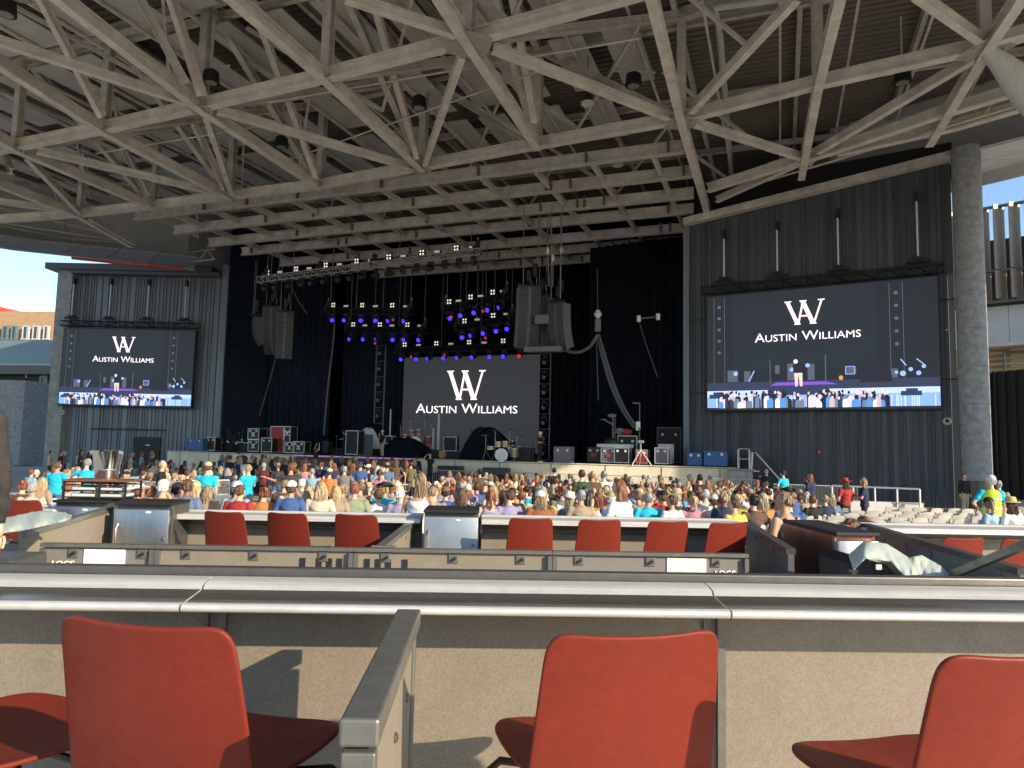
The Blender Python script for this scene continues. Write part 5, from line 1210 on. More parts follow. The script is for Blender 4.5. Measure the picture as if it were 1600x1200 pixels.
# handrail bottom right
g = MB(); g.bar(GP(1488, 5.2, .45), GP(1660, 4.1, .90), .045, .05); o = tag(g.obj('handrail', 'framem'), 'slanting square handrail at the lower right of the loge', 'handrail')
g = MB(); g.bar(GP(1490, 5.2, .44), GP(1490, 5.2, -.25), .045, .045); g.bar(GP(1490, 5.15, .40), GP(1524, 5.0, .38), .045, .05); g.bar(GP(1523, 5.0, .40), GP(1523, 5.0, -.25), .045, .045); g.obj('post', 'framem', o)
# bucket on a rack at left
rx0 = GP(122, 7.95, .645); rx1 = GP(213, 7.95, .645); cx = (rx0.x + rx1.x) / 2; w = rx1.x - rx0.x
r = thing('wire_rack', 'black wire tray rack standing on the left fridges', 'rack', (cx, 8.0, .645)); g = MB(); z0, z1 = .645, .83
for x in (-w / 2, 0.05, w / 2):
    for y in (7.85, 8.2): g.bar((cx + x, y, z0), (cx + x, y, z1), .02, .02)
for zz in (z0 + .02, z0 + .09, z0 + .15, z1):
    for y in (7.85, 8.2): g.bar((cx - w / 2, y, zz), (cx + w / 2, y, zz), .016, .016)
g.obj('frame', 'black', r); g = MB(); g.bbox((cx, 8.02, z1 + .012), (w + .03, .4, .02), .005); g.obj('top', 'brown', r)
for zz in (z0 + .04, z0 + .11):
    for x in (-.13, .17): g = MB(); g.bbox((cx + x, 8.0, zz), (.24, .26, .03), .008); o = tag(g.obj('plate_stack', 'lite'), '%s stack of pale trays %s in the wire rack' % ('upper' if zz > z0 + .08 else 'lower', 'at left' if x < 0 else 'at right'), 'tray', 'trays in the rack')
bc = GP(166, 8.0, .853); r = thing('bucket', 'shiny steel bucket on top of the wire rack', 'bucket', bc)
g = MB(); g.lathe(bc, [(.112, .0), (.118, .02), (.128, .10), (.130, .11), (.152, .30), (.158, .31), (.152, .312), (.146, .302), (.112, .02), (0, .015)], 36); g.obj('pail', M('polished pail', (.62, .60, .55), .12, 1, .1, 8), r, True)
g = MB(); g.lathe(bc, [(.121, .085), (.134, .095), (.134, .105), (.128, .11)], 36); g.obj('band', 'ss', r, True)
for s_ in (-1, 1): g = MB(); g.bbox(bc + Vector((s_ * .155, -.02, .285)), (.05, .05, .05), .012); g.obj('lug', 'ss', r)
# plastic bags
def bag(label, c, sx, sy, sz, m, seed, name='plastic_bag'):
    rnd = random.Random(seed); ph = [rnd.uniform(0, 6) for _ in range(8)]
    def fn(p): return 1 + .12 * math.sin(3 * p.x + ph[0]) * math.cos(2 * p.z + ph[1]) + .05 * abs(math.sin(5 * p.x + 6 * p.z + ph[2])) + .03 * abs(math.sin(9 * p.x - 7 * p.z + ph[3])) + .012 * abs(math.sin(21 * p.x + 13 * p.z + ph[4]))
    g = MB(); g.ell(c, (sx, sy, sz), 72, 36, fn=fn); return tag(g.obj(name, m, None, 80), label, 'bag')
pm = M('thin translucent plastic', (.66, .74, .66), .22, 0, .08, 3, .25, 9); pb_ = pm.node_tree.nodes['Principled BSDF']; pb_.inputs['Transmission Weight'].default_value = .5; pb_.inputs['IOR'].default_value = 1.15
g = MB(); a_ = GP(-2, 5.6, 0); g.bbox((a_.x, a_.y, .06), (.42, .45, .64), .02); tag(g.obj('waste_bin', 'frame_d'), 'dark grey bin at the left under the green bag', 'bin')
g = MB(); a_ = GP(1374, 5.15, 0)
def hull(pts, y0, y1, name, m):
    g = MB(); n = len(pts); g.add([(x, y0, z) for x, z in pts] + [(x, y1, z) for x, z in pts], [tuple(range(n)), tuple(range(n, 2 * n))[::-1]] + [(k, (k + 1) % n, n + (k + 1) % n, n + k) for k in range(n)]); return g.obj(name, m)
zz = lambda py, px=1370, d=5.2: RD(px, py, d).z
o = tag(hull([(GP(1334, 5.2, 0).x, .1), (GP(1334, 5.2, 0).x, zz(884)), (GP(1348, 5.2, 0).x, zz(872)), (GP(1395, 5.2, 0).x, zz(884)), (GP(1424, 5.2, 0).x, zz(912)), (GP(1424, 5.2, 0).x, .1)], 5.15, 5.6, 'folded_cart', 'black'), 'black folded cart under the plastic cover at right', 'cart')
g = MB(); c = RD(1373, 886, 5.13); g.box(c, (.04, .01, .035)); g.obj('sticker', 'letter', o)
# draped cover over the cart as a crumpled sheet
def cover(pts, low, D, name, label, amp=1):
    bm = bmesh.new(); rows = 14; cols = 60; n6 = len(pts) - 1; rnd = random.Random(4); vs = []
    for i in range(cols + 1):
        t = i / cols * 6; k = min(5, int(t)); f_ = t - k
        tp = [pts[k][j] + (pts[k + 1][j] - pts[k][j]) * f_ for j in (0, 1)]; lw = [low[k][j] + (low[k + 1][j] - low[k][j]) * f_ for j in (0, 1)]; col = []
        for j in range(rows + 1):
            s = j / rows; px = tp[0] + (lw[0] - tp[0]) * s; py = tp[1] + (lw[1] - tp[1]) * s
            dd = D - .22 * math.sin(s * math.pi / 2) + amp * (.03 * math.sin(i * .33 + 2 * s) + .014 * abs(math.sin(i * .55 - 3 * s)) - .010 * abs(math.sin(i * .85 + 5 * s)))
            col.append(bm.verts.new(RD(px, py, dd)))
        # back side of the cover falls away behind
        for j in range(1, 8):
            s = j / 7; col.insert(0, bm.verts.new(RD(tp[0], tp[1], D + .4 * s * amp) - Vector((0, 0, (.18 if amp == 1 else .03) * s * s + .005 * math.sin(i * .7 + 3 * s)))))
        vs.append(col)
    for i in range(cols):
        for j in range(len(vs[0]) - 1): bm.faces.new((vs[i][j], vs[i + 1][j], vs[i + 1][j + 1], vs[i][j + 1]))
    me = bpy.data.meshes.new(name); bm.to_mesh(me); bm.free(); me.materials.append(pm); smooth_mesh(me, 80)
    o = bpy.data.objects.new(name, me); COL.objects.link(o); m = o.modifiers.new('t', 'SOLIDIFY'); m.thickness = .004
    tag(o, label, 'cover')
cover([(1326, 868), (1350, 846), (1385, 850), (1420, 872), (1440, 868), (1470, 885), (1488, 902)], [(1334, 892), (1352, 873), (1392, 878), (1424, 912), (1440, 914), (1462, 914), (1486, 910)], 5.32, 'plastic_cover', 'crumpled translucent plastic cover lying over the black cart at right')
cover([(-20, 812), (18, 808), (40, 803), (62, 799), (84, 800), (100, 801), (112, 806)], [(-20, 838), (14, 832), (38, 829), (60, 824), (84, 819), (100, 815), (111, 811)], 6.0, 'plastic_bag', 'long crumpled pale green plastic bag at left above the dark bin', .35)

# ================================================================== BARRICADES AND CHAIRS
def barr_proto():
    r = thing('barricade', 'x', 'barrier', (0, 0, 0)); w, h = 2.3, 1.08; g = MB(); c = .14; g.path([(-w / 2, 0, .12), (-w / 2, 0, h - c), (-w / 2 + c * .3, 0, h - c * .3), (-w / 2 + c, 0, h), (w / 2 - c, 0, h), (w / 2 - c * .3, 0, h - c * .3), (w / 2, 0, h - c), (w / 2, 0, .12)], .024, 6); g.path([(-w / 2, 0, .2), (w / 2, 0, .2)], .02, 6); g.obj('frame', 'galv', r, True)
    g = MB()
    for k in range(1, 18): x = -w / 2 + w * k / 18; g.tube((x, 0, .2), (x, 0, h - .01), .012, 5)
    g.obj('bars', 'galv', r)
    for s_ in (-.8, .8): g = MB(); g.bar((s_, -.3, .03), (s_, .3, .03), .05, .03); g.bar((s_, 0, .03), (s_, 0, .2), .04, .03); g.obj('foot', 'galv', r)
    return r
b0_ = barr_proto(); KIDS.clear(); index_kids(None); bfirst = [True]
def barricade(px0, px1, d0, d1, n, where):
    for i in range(n):
        t = (i + .5) / n; a, b = GP(px0, d0, 0), GP(px1, d1, 0); c = a.lerp(b, t); rz = math.atan2((b - a).y, (b - a).x); dd = (c - EYE).dot(HF); c.z = floor_z(dd); Ln = (b - a).length / n
        lb = 'steel crowd barrier, %s from left %s' % (ORD[i], where)
        o = (b0_ if bfirst[0] else dup(b0_, c, rz, lb, 'crowd barriers'))
        if bfirst[0]: bfirst[0] = False; o.location = c; o.rotation_euler = (0, 0, rz); o['label'] = lb; o['group'] = 'crowd barriers'
        o.scale = (Ln / 2.36, 1, 1)
barricade(838, 1190, 39.6, 36.4, 7, 'along the sunlit stage front'); barricade(1180, 1340, 32.4, 31.4, 4, 'before the right ribbed wall')
barricade(676, 838, 41, 39.5, 3, 'before the shaded stage front'); barricade(425, 548, 19.5, 23.5, 3, 'in the row beyond the blonde heads'); barricade(549, 660, 24, 26, 2, 'just right of the gap at centre')
barricade(188, 286, 24, 24, 4, 'beside the steel bucket'); barricade(286, 360, 25, 26, 3, 'behind the turquoise shirted people at left'); barricade(62, 132, 20, 19.5, 2, 'behind the seated people at far left')
barricade(336, 356, 15, 15.3, 1, 'right behind the long haired blonde'); 
# concrete ramp walls near the right pillar
o = tag(MB().box(GP(1384, 24.5, -.76), (2.35, .25, .92), rz=-YAW - .12).obj('ramp_wall', 'lite'), 'low pale ramp wall behind the empty white chairs', 'wall')
g = MB(); p0, p1 = GP(1300, 25.2, .18), GP(1437, 24.0, .18)
for k in range(5): c = p0.lerp(p1, k / 4); g.bar(Vector((c.x, c.y, -1.2)), c, .045, .045)
g.bar(p0, p1, .05, .06); g.bar(p0 + Vector((0, 0, -.5)), p1 + Vector((0, 0, -.5)), .05, .05); tag(g.obj('ramp_railing', 'galv'), 'square tube railing above the low pale ramp wall', 'railing')
for px, dd in ((1246, 30), ):
    pass
def wchair_proto():
    r = thing('folding_chair', 'x', 'chair', (0, 0, 0)); g = MB()
    pts = []
    for k in range(11): t = -1 + 2 * k / 10; pts.append((t * .215, -.03 + .03 * t * t - .05, .80 + .045 * (1 - abs(t) ** 3)))
    vs = []; 
    for (x, y, z) in pts: vs += [(x, y, z), (x, y + .03, z - .17), (x, y + .045, z - .17), (x, y + .015, z)]
    n = len(pts); g.add(vs, [(i * 4 + a, (i + 1) * 4 + a, (i + 1) * 4 + (a + 1) % 4, i * 4 + (a + 1) % 4) for i in range(n - 1) for a in range(4)] + [(0, 1, 2, 3), ((n - 1) * 4 + 3, (n - 1) * 4 + 2, (n - 1) * 4 + 1, (n - 1) * 4)]); g.obj('backrest', 'chairw', r, 50)
    g = MB(); g.bbox((0, .17, .44), (.42, .4, .035), .012); g.obj('seat', 'chairw', r)
    for s_ in (-.215, .215): g = MB(); g.path([(s_, -.08, .84), (s_, .1, .45), (s_, .36, .0)], .014, 6); g.path([(s_, .26, .44), (s_, -.12, .0)], .014, 6); g.obj('leg_pair', 'chairw', r)
    return r
wc = wchair_proto(); KIDS.clear(); index_kids(None); wfirst = [True]
def wchair(px, d, rz, label, group='empty folding chairs'):
    loc = GP(px, d, floor_z(d))
    if wfirst[0]: wfirst[0] = False; o = wc; o.location = loc; o.rotation_euler = (0, 0, rz); o['label'] = label; o['group'] = group; return
    dup(wc, loc, rz, label, group)
rows_ = [(13.5, 1245, 1345, 3, 'nearest the reddish fridge'), (15.0, 1250, 1425, 5, 'second from front at right'), (16.8, 1255, 1590, 10, 'third from front at right'), (18.6, 1290, 1600, 11, 'fourth from front at right'), (20.5, 1330, 1600, 10, 'fifth from front at right'), (23, 1380, 1600, 9, 'farthest back at right'),
         (14.4, 35, 150, 4, 'nearest row at far left'), (15.6, 60, 150, 3, 'next row behind at far left'), (17.0, 75, 150, 3, 'third row at far left beside the barrier'), (12.0, 1000, 1040, 2, 'beside the woman in the white coat'), (13.4, 1000, 1065, 3, 'behind the pair beside the white coat'), (13.0, 545, 590, 2, 'under the white shirted people at centre')]
for d, a, b, n, wh in rows_:
    for i in range(n):
        wchair(a + (b - a) * (i + .5) / n + random.uniform(-3, 3), d + random.uniform(-.1, .1), R(random.uniform(-6, 12)), 'white folding chair, %s in the row %s' % (ORD[i], wh))
# tables with white tops? none; ice bin etc left out

# ================================================================== PEOPLE
def remesh(g, vox, smooth=4, extra=None, mats=('skin',), fac=.5):
    me = g.mesh('tmp'); o = bpy.data.objects.new('tmp', me); COL.objects.link(o)
    m = o.modifiers.new('r', 'REMESH'); m.mode = 'VOXEL'; m.voxel_size = vox
    m = o.modifiers.new('s', 'SMOOTH'); m.iterations = smooth; m.factor = fac
    bpy.context.view_layer.update(); me2 = bpy.data.meshes.new_from_object(o.evaluated_get(bpy.context.evaluated_depsgraph_get())); bpy.data.objects.remove(o)
    if extra:
        bm = bmesh.new(); bm.from_mesh(me2)
        for gg, mi in extra:
            vs = [bm.verts.new(v) for v in gg.v]
            for f in gg.f:
                try: ff = bm.faces.new([vs[i] for i in f]); ff.material_index = mi
                except ValueError: pass
        bmesh.ops.recalc_face_normals(bm, faces=bm.faces); bm.to_mesh(me2); bm.free()
    me2.polygons.foreach_set('use_smooth', [True] * len(me2.polygons)); return me2
def cap(g, p, q, r1, r2, n=10):
    p, q = Vector(p), Vector(q); g.tube(p, q, r1, n, r2); g.ell(p, r1, n, 6); g.ell(q, r2, n, 6)
def torso(g, rings, k=1.0, cap_=True):
    """rings: (centre, half width x, half depth y)"""
    n = 18; vs = []
    for c, w, d in rings:
        for j in range(n): a = 2 * math.pi * j / n; vs.append(Vector(c) + Vector((w * k * math.cos(a), d * k * math.sin(a), 0)))
    m = len(rings); fs = [(i * n + j, i * n + (j + 1) % n, (i + 1) * n + (j + 1) % n, (i + 1) * n + j) for i in range(m - 1) for j in range(n)] + [tuple(range(n))[::-1], tuple(range((m - 1) * n, m * n))]
    g.add(vs, fs)
mt['skin'] = M('skin light', (.62, .36, .25), .55, 0, .06, 10); mt['skin2'] = M('skin tan', (.50, .26, .16), .55, 0, .06, 10); mt['skin3'] = M('skin brown', (.22, .11, .07), .55, 0, .06, 10)
mt['eye'] = M('dark eye', (.02, .015, .01), .2); mt['lip'] = M('lip', (.35, .12, .10), .5)
def pose(seat=False, lean=.0, la=None, ra=None, sh=.185, w=1.0, sit_h=.47, legspread=.1, stride=0, bend=0):
    J = {}
    if seat:
        J['pel'] = Vector((0, 0, sit_h + .10)); ch = Vector((0, -.03 + lean * .30, sit_h + .48)); J['neck'] = Vector((0, -.02 + lean * .45, sit_h + .62))
        J['kn'] = [Vector((s * .13, .43, sit_h + .06)) for s in (-1, 1)]; J['an'] = [Vector((s * .13, .40, .09)) for s in (-1, 1)]
        J['toe'] = [Vector((s * .14, .54, .04)) for s in (-1, 1)]
    else:
        J['pel'] = Vector((0, 0, .94)); ch = Vector((0, .0 + lean * .3, 1.34)); J['neck'] = Vector((0, .01 + lean * .42, 1.50))
        J['kn'] = [Vector((s * legspread * .9, .03 + s * stride * .12, .50)) for s in (-1, 1)]; J['an'] = [Vector((s * legspread, -.02 + s * stride * .22, .09)) for s in (-1, 1)]
        J['toe'] = [a + Vector((s * .02, .15, -.05)) for a, s in zip(J['an'], (-1, 1))]
    J['ch'] = ch; J['hip'] = [J['pel'] + Vector((s * .09 * w, 0, -.02)) for s in (-1, 1)]
    J['sh'] = [ch + Vector((s * sh * w, 0, .06)) for s in (-1, 1)]
    z0 = J['sh'][0].z
    dflt = lambda s: (Vector((s * .10, -.02, -.27)), Vector((s * .09, .12 if not seat else .22, -.47 if not seat else -.40)))
    J['el'] = []; J['wr'] = []
    for i, s in enumerate((-1, 1)):
        a = (la, ra)[i]; e, wv = dflt(s) if a is None else (Vector((s * a[0][0], a[0][1], a[0][2])), Vector((s * a[1][0], a[1][1], a[1][2])))
        J['el'].append(J['sh'][i] + e); J['wr'].append(J['sh'][i] + wv)
    J['seat'] = seat; J['w'] = w; J['head'] = J['neck'] + Vector((0, .025 + lean * .05, .155)); return J
def body_mesh(J, yaw=0, pitch=0, vox=.02):
    g = MB(); w = J['w']; pel, ch, nk = J['pel'], J['ch'], J['neck']; mid = pel.lerp(ch, .5)
    torso(g, [(pel - Vector((0, 0, .07)), .13 * w, .10), (pel, .155 * w, .115), (mid, .135 * w, .10), (ch - Vector((0, 0, .03)), .165 * w, .115), (ch + Vector((0, 0, .06)), .155 * w, .095), (ch + Vector((0, 0, .11)), .09, .07), (nk, .055, .055)])
    cap(g, nk - Vector((0, 0, .03)), J['head'] - Vector((0, 0, .03)), .056, .052)
    for i in (0, 1):
        cap(g, J['sh'][i], J['el'][i], .052, .040); cap(g, J['el'][i], J['wr'][i], .040, .027)
        cap(g, J['hip'][i], J['kn'][i], .085, .058); cap(g, J['kn'][i], J['an'][i], .058, .038); cap(g, J['an'][i] - Vector((0, 0, .03)), J['toe'][i], .042, .034)
        d = (J['wr'][i] - J['el'][i]).normalized(); g.ell(J['wr'][i] + d * .05, (.036, .03, .036))
    Q = Matrix.Rotation(yaw, 3, 'Z') @ Matrix.Rotation(pitch, 3, 'X'); H = J['head']
    g.ell(H, (.075, .095, .105), 16, 12, Q); g.ell(H + Q @ Vector((0, .035, -.055)), (.055, .055, .06), 12, 8, Q)
    g.ell(H + Q @ Vector((0, .095, -.015)), (.014, .022, .026), 8, 6, Q)
    for s in (-1, 1): g.ell(H + Q @ Vector((s * .077, .0, -.01)), (.012, .02, .032), 8, 6, Q)
    ex = []
    f = MB()
    for i, s in enumerate((-1, 1)):
        d = (J['wr'][i] - J['el'][i]).normalized(); sd_ = d.cross(Vector((0, 0, 1)) if abs(d.z) < .9 else Vector((0, 1, 0))).normalized(); up_ = sd_.cross(d); b = J['wr'][i] + d * .075
        for k in range(4):
            o = sd_ * (k - 1.5) * .017; L = (.062, .075, .07, .055)[k]; f.path([b + o * .8, b + o + d * L * .5 + up_ * .004, b + o + d * L * .85 - up_ * .018, b + o + d * L - up_ * .032], .008, 5)
        f.path([J['wr'][i] + d * .03 - sd_ * .028, J['wr'][i] + d * .05 - sd_ * .05, J['wr'][i] + d * .085 - sd_ * .058 - up_ * .01], .009, 5)
    ex.append((f, 0)); e = MB()
    for s in (-1, 1): e.ell(H + Q @ Vector((s * .03, .086, .012)), (.012, .007, .007), 8, 5, Q)
    ex.append((e, 1)); l = MB(); l.ell(H + Q @ Vector((0, .092, -.062)), (.022, .006, .007), 8, 5, Q); ex.append((l, 2))
    me = remesh(g, vox, 3, ex); me.name = 'person'
    for m in ('skin', 'eye', 'lip'): me.materials.append(mt[m])
    return me
def shirt_mesh(J, kind, vox=.022):
    g = MB(); w = J['w']; pel, ch, nk = J['pel'], J['ch'], J['neck']; mid = pel.lerp(ch, .5)
    sl = {'tee': .62, 'long': 1.0, 'tank': 0}[kind]
    bot = pel - Vector((0, 0, .03 if J['seat'] else .06))
    rings = [(bot, .178 * w, .135), (pel + Vector((0, 0, .05)), .17 * w, .13), (mid, .158 * w, .122), (ch - Vector((0, 0, .03)), .185 * w, .132), (ch + Vector((0, 0, .06)), .172 * w, .11), (ch + Vector((0, 0, .112)), .11, .083), (ch + Vector((0, 0, .13)), .066, .062)]
    if kind == 'tank': rings = rings[:4] + [(ch + Vector((0, 0, .03)), .15 * w, .118)]
    torso(g, rings)
    for i in (0, 1):
        if sl: cap(g, J['sh'][i] + Vector((0, 0, .003)), J['sh'][i].lerp(J['el'][i], sl), .068, .060)
        if sl == 1: cap(g, J['el'][i], J['el'][i].lerp(J['wr'][i], .93), .056, .040)
        if kind == 'tank': cap(g, ch + Vector(((-1, 1)[i] * .09, .08, 0)), ch + Vector(((-1, 1)[i] * .10, -.08, .09)), .02, .02)
    me = remesh(g, vox, 3)
    for v in me.vertices:
        n = math.sin(v.co.x * 23 + v.co.z * 31) * math.cos(v.co.y * 27 - v.co.z * 17) * .006 + math.sin(v.co.z * 60 + v.co.x * 22) * .003; v.co += v.normal * n
    me.name = 'shirt'; me.materials.append(mt['skin']); return me
def trouser_mesh(J, short=False, vox=.025):
    g = MB(); w = J['w']; pel = J['pel']; torso(g, [(pel - Vector((0, 0, .09)), .15 * w, .125), (pel - Vector((0, 0, .02)), .17 * w, .128), (pel + Vector((0, 0, .05)), .155 * w, .118)])
    for i in (0, 1):
        cap(g, J['hip'][i], J['kn'][i], .10, .075)
        if not short: cap(g, J['kn'][i], J['an'][i] + Vector((0, 0, .02)), .075, .060)
    me = remesh(g, vox, 3); me.name = 'trousers'; me.materials.append(mt['skin']); return me
def shoe_mesh(J):
    g = MB()
    for i in (0, 1): a, t = J['an'][i], J['toe'][i]; g.ell(a.lerp(t, .45) - Vector((0, 0, .015)), (.05, .14, .05), 12, 8)
    me = g.mesh('shoes'); me.polygons.foreach_set('use_smooth', [True] * len(me.polygons)); me.materials.append(mt['black']); return me
def hair_mesh(kind, seed=1):
    rnd = random.Random(seed); g = MB(); ph = [rnd.uniform(0, 6) for _ in range(4)]
    g.ell((0, -.018, .020), (.084, .098, .102), 16, 12); g.ell((0, -.035, -.02), (.082, .075, .075), 14, 10)
    if kind in ('long', 'wavy'):
        L = .30 if kind == 'long' else .34
        for k in range(15):
            a = math.pi * (1.0 + (k / 14)) ; x, y = math.cos(a) * .078, math.sin(a) * .07 - .012; wv = .014 if kind == 'wavy' else .004
            pts = [(x * .8, y * .8, .05)] + [(x * (1.05 + .25 * t) + wv * math.sin(9 * t + k * 1.9), y * (1.05 + .15 * t) - .012 * math.sin(t * 3) + wv * math.cos(8 * t + k), .02 - L * t * (1 - .1 * abs(math.sin(k * 2.3)))) for t in (.15, .3, .45, .6, .75, .9, 1.0)]
            g.path(pts, .02, 6, rr=[.022, .026, .026, .025, .024, .022, .018, .010])
    if kind == 'bun': g.ell((0, -.12, .07), (.045, .045, .045))
    if kind == 'pony': g.path([(0, -.10, .05), (0, -.15, .03), (0, -.165, -.06), (.01, -.15, -.17), (.0, -.14, -.24)], .03, 8, rr=[.03, .035, .036, .028, .012])
    me = remesh(g, .012, 2)
    keep = []
    bm = bmesh.new(); bm.from_mesh(me)      # open the face
    dl = [v for v in bm.verts if (v.co.y > .028 + .35 * max(0, v.co.z - .02) and v.co.z < .062 and abs(v.co.x) < .075) or (v.co.z < -.05 and v.co.y > -.02 and abs(v.co.x) < .05)]
    bmesh.ops.delete(bm, geom=dl, context='VERTS')
    st = MB()
    for k in range(46 if kind != 'short' else 60):      # loose strands break the outline
        a = rnd.uniform(math.pi * .95, math.pi * 2.05); hgt = rnd.uniform(-.04, .09); rr_ = math.sqrt(max(.1, 1 - (hgt / .115) ** 2)); x, y = math.cos(a) * .086 * rr_, math.sin(a) * .096 * rr_ - .016
        L = {'short': .05, 'bun': .05, 'pony': .06, 'long': .27, 'wavy': .31}[kind] * rnd.uniform(.6, 1.15); w_ = {'wavy': .012, 'long': .006}.get(kind, .003); q = rnd.uniform(0, 6)
        if kind in ('long', 'wavy'): pts = [(x * (1 + .30 * t) + w_ * math.sin(8 * t + q), y * (1 + .10 * t) - .02 * math.sin(2.5 * t) + w_ * math.cos(7 * t + q), hgt - L * t) for t in (0, .2, .4, .6, .8, 1)]
        else: pts = [(x * (1 + .12 * t) + .006 * math.sin(q), y * (1 + .12 * t), hgt + .02 - L * t) for t in (0, .35, .7, 1)]
        st.path(pts, .006, 4, rr=[.006] * (len(pts) - 1) + [.001])
    sv_ = [bm.verts.new(v) for v in st.v]
    for f in st.f:
        try: bm.faces.new([sv_[i] for i in f])
        except ValueError: pass
    bm.normal_update()
    for v in bm.verts:
        c = v.co; v.co += v.normal * (.004 * math.sin(c.x * 130 + ph[0] + c.z * 20) + .003 * math.sin(c.y * 90 + c.x * 60))
        if kind == 'short' and c.z < -.06: v.co.y *= .9
    bm.to_mesh(me); bm.free(); me.name = 'hair'; me.materials.append(mt['skin']); return me
def hat_mesh(kind):
    g = MB()
    if kind in ('cap', 'capback'):
        g.ell((0, -.012, .045), (.093, .108, .085), 18, 12, fn=lambda p: 1 if p.z > -.15 else .97); s = 1 if kind == 'cap' else -1
        n = 12; top = [(math.cos(math.pi * k / n) * .075, s * (.07 + math.sin(math.pi * k / n) * .105), .045 - .01 * math.sin(math.pi * k / n)) for k in range(n + 1)]
        g.add([(x, y, z) for x, y, z in top] + [(x, y, z - .008) for x, y, z in top], [tuple(range(n + 1)), tuple(range(n + 1, 2 * n + 2))[::-1]] + [(k, k + 1, n + 2 + k, n + 1 + k) for k in range(n)] + [(n, 0, n + 1, 2 * n + 1)])
    elif kind == 'cowboy':
        g.lathe((0, -.01, .0), [(.092, .045), (.095, .06), (.085, .13), (.05, .155), (0, .14)], 20)
        n = 28; vs = []
        for r in (.09, .14, .19):
            for k in range(n): a = 2 * math.pi * k / n; vs.append((r * math.cos(a) * .92, -.01 + r * math.sin(a) * 1.05, .05 + ((r - .09) * abs(math.cos(a)) ** 2 * .75) - (r - .09) * .12))
        o = len(vs); vs += [(x, y, z - .008) for x, y, z in vs]
        fs = [(i * n + j, i * n + (j + 1) % n, (i + 1) * n + (j + 1) % n, (i + 1) * n + j) for i in range(2) for j in range(n)]
        g.add(vs, fs + [tuple(reversed([v + o for v in f])) for f in fs] + [(2 * n + j, 2 * n + (j + 1) % n, o + 2 * n + (j + 1) % n, o + 2 * n + j) for j in range(n)])
    elif kind == 'straw':
        g.lathe((0, -.01, .0), [(.175, .03), (.17, .04), (.098, .052), (.094, .12), (.07, .145), (0, .15)], 28); g.lathe((0, -.01, 0), [(.097, .055), (.1, .06), (.1, .085), (.096, .09)], 28)
        g.lathe((0, -.01, 0), [(.175, .03), (.098, .04), (.09, .04)], 28)
    me = g.mesh('hat'); bm = bmesh.new(); bm.from_mesh(me); bmesh.ops.remove_doubles(bm, verts=bm.verts, dist=1e-5); bm.to_mesh(me); bm.free()
    me.materials.append(mt['skin']); smooth_mesh(me, 45); return me
ARM = dict(lap=None, fold=((.09, .06, -.27), (-.12, .20, -.22)), phone=((.08, .12, -.25), (.0, .33, -.03)), up=((.10, .05, .24), (.0, .10, .50)), hip=((.20, -.06, -.24), (.03, .08, -.38)), mouth=((.08, .14, -.22), (-.10, .22, .06)),
           over=((.22, .02, -.10), (.46, .03, -.02)), knee=((.07, .17, -.22), (.02, .36, -.33)), guitar=((.10, .10, -.25), (-.05, .25, -.25)), clap=((.1, .1, -.22), (-.10, .3, -.12)), head=((.20, .05, .10), (.02, .08, .26)), down=((.06, -.01, -.28), (.06, .03, -.52)), out=((.25, .02, -.05), (.45, .08, .08)))
POSES = {
    's_lap': dict(seat=True), 's_lapl': dict(seat=True, _yaw=.6), 's_lapr': dict(seat=True, _yaw=-.7), 's_lean': dict(seat=True, lean=.5, la='knee', ra='knee'), 's_over': dict(seat=True, la='over', _yaw=.5), 's_drink': dict(seat=True, ra='mouth', _yaw=-.2), 's_head': dict(seat=True, la='head', ra='head'), 's_broad': dict(seat=True, w=1.15),
    't_down': dict(la='down', ra='down'), 't_fold': dict(la='fold', ra='fold'), 't_phone': dict(la='phone', ra='phone', _pitch=-.35), 't_hip': dict(la='hip', ra='down', _yaw=.4), 't_up': dict(la='up', ra='up'), 't_mouth': dict(la='down', ra='mouth', _yaw=.2), 't_walk': dict(la='down', ra='phone', stride=1, _yaw=.3), 't_broad': dict(la='down', ra='hip', w=1.15), 't_side': dict(la='over', ra='down', _yaw=.9), 't_left': dict(la='down', ra='lap', _yaw=.75), 't_guitar': dict(la='guitar', ra='guitar'), 't_head': dict(la='down', ra='head', _yaw=.3)}
PC = {}
def pget(p):
    if p in PC: return PC[p]
    kw = dict(POSES[p]); yaw = kw.pop('_yaw', 0); pt = kw.pop('_pitch', 0)
    for k in ('la', 'ra'):
        if k in kw: kw[k] = ARM[kw[k]]
    J = pose(**kw); PC[p] = dict(J=J, yaw=yaw, pitch=pt, body=body_mesh(J, yaw, pt), tr=trouser_mesh(J), shoe=shoe_mesh(J), shirts={}); return PC[p]
HAIRM = {k: hair_mesh(k, i) for i, k in enumerate(('short', 'long', 'wavy', 'bun', 'pony'))}
HATM = {k: hat_mesh(k) for k in ('cap', 'capback', 'cowboy', 'straw')}
def cm(key, col, rough=.85, var=.12):
    if key not in mt: mt[key] = M(key, col, rough, 0, var, 14)
    return mt[key]
def hm(k):
    if 'hair ' + k not in mt: mt['hair ' + k] = M('hair ' + k, [c * .55 for c in HAIR[k]], .55, 0, .25, 26, .5, 60, stretch=(1, 1, .12), col2=[min(1, c * 1.25) for c in HAIR[k]])
    return mt['hair ' + k]
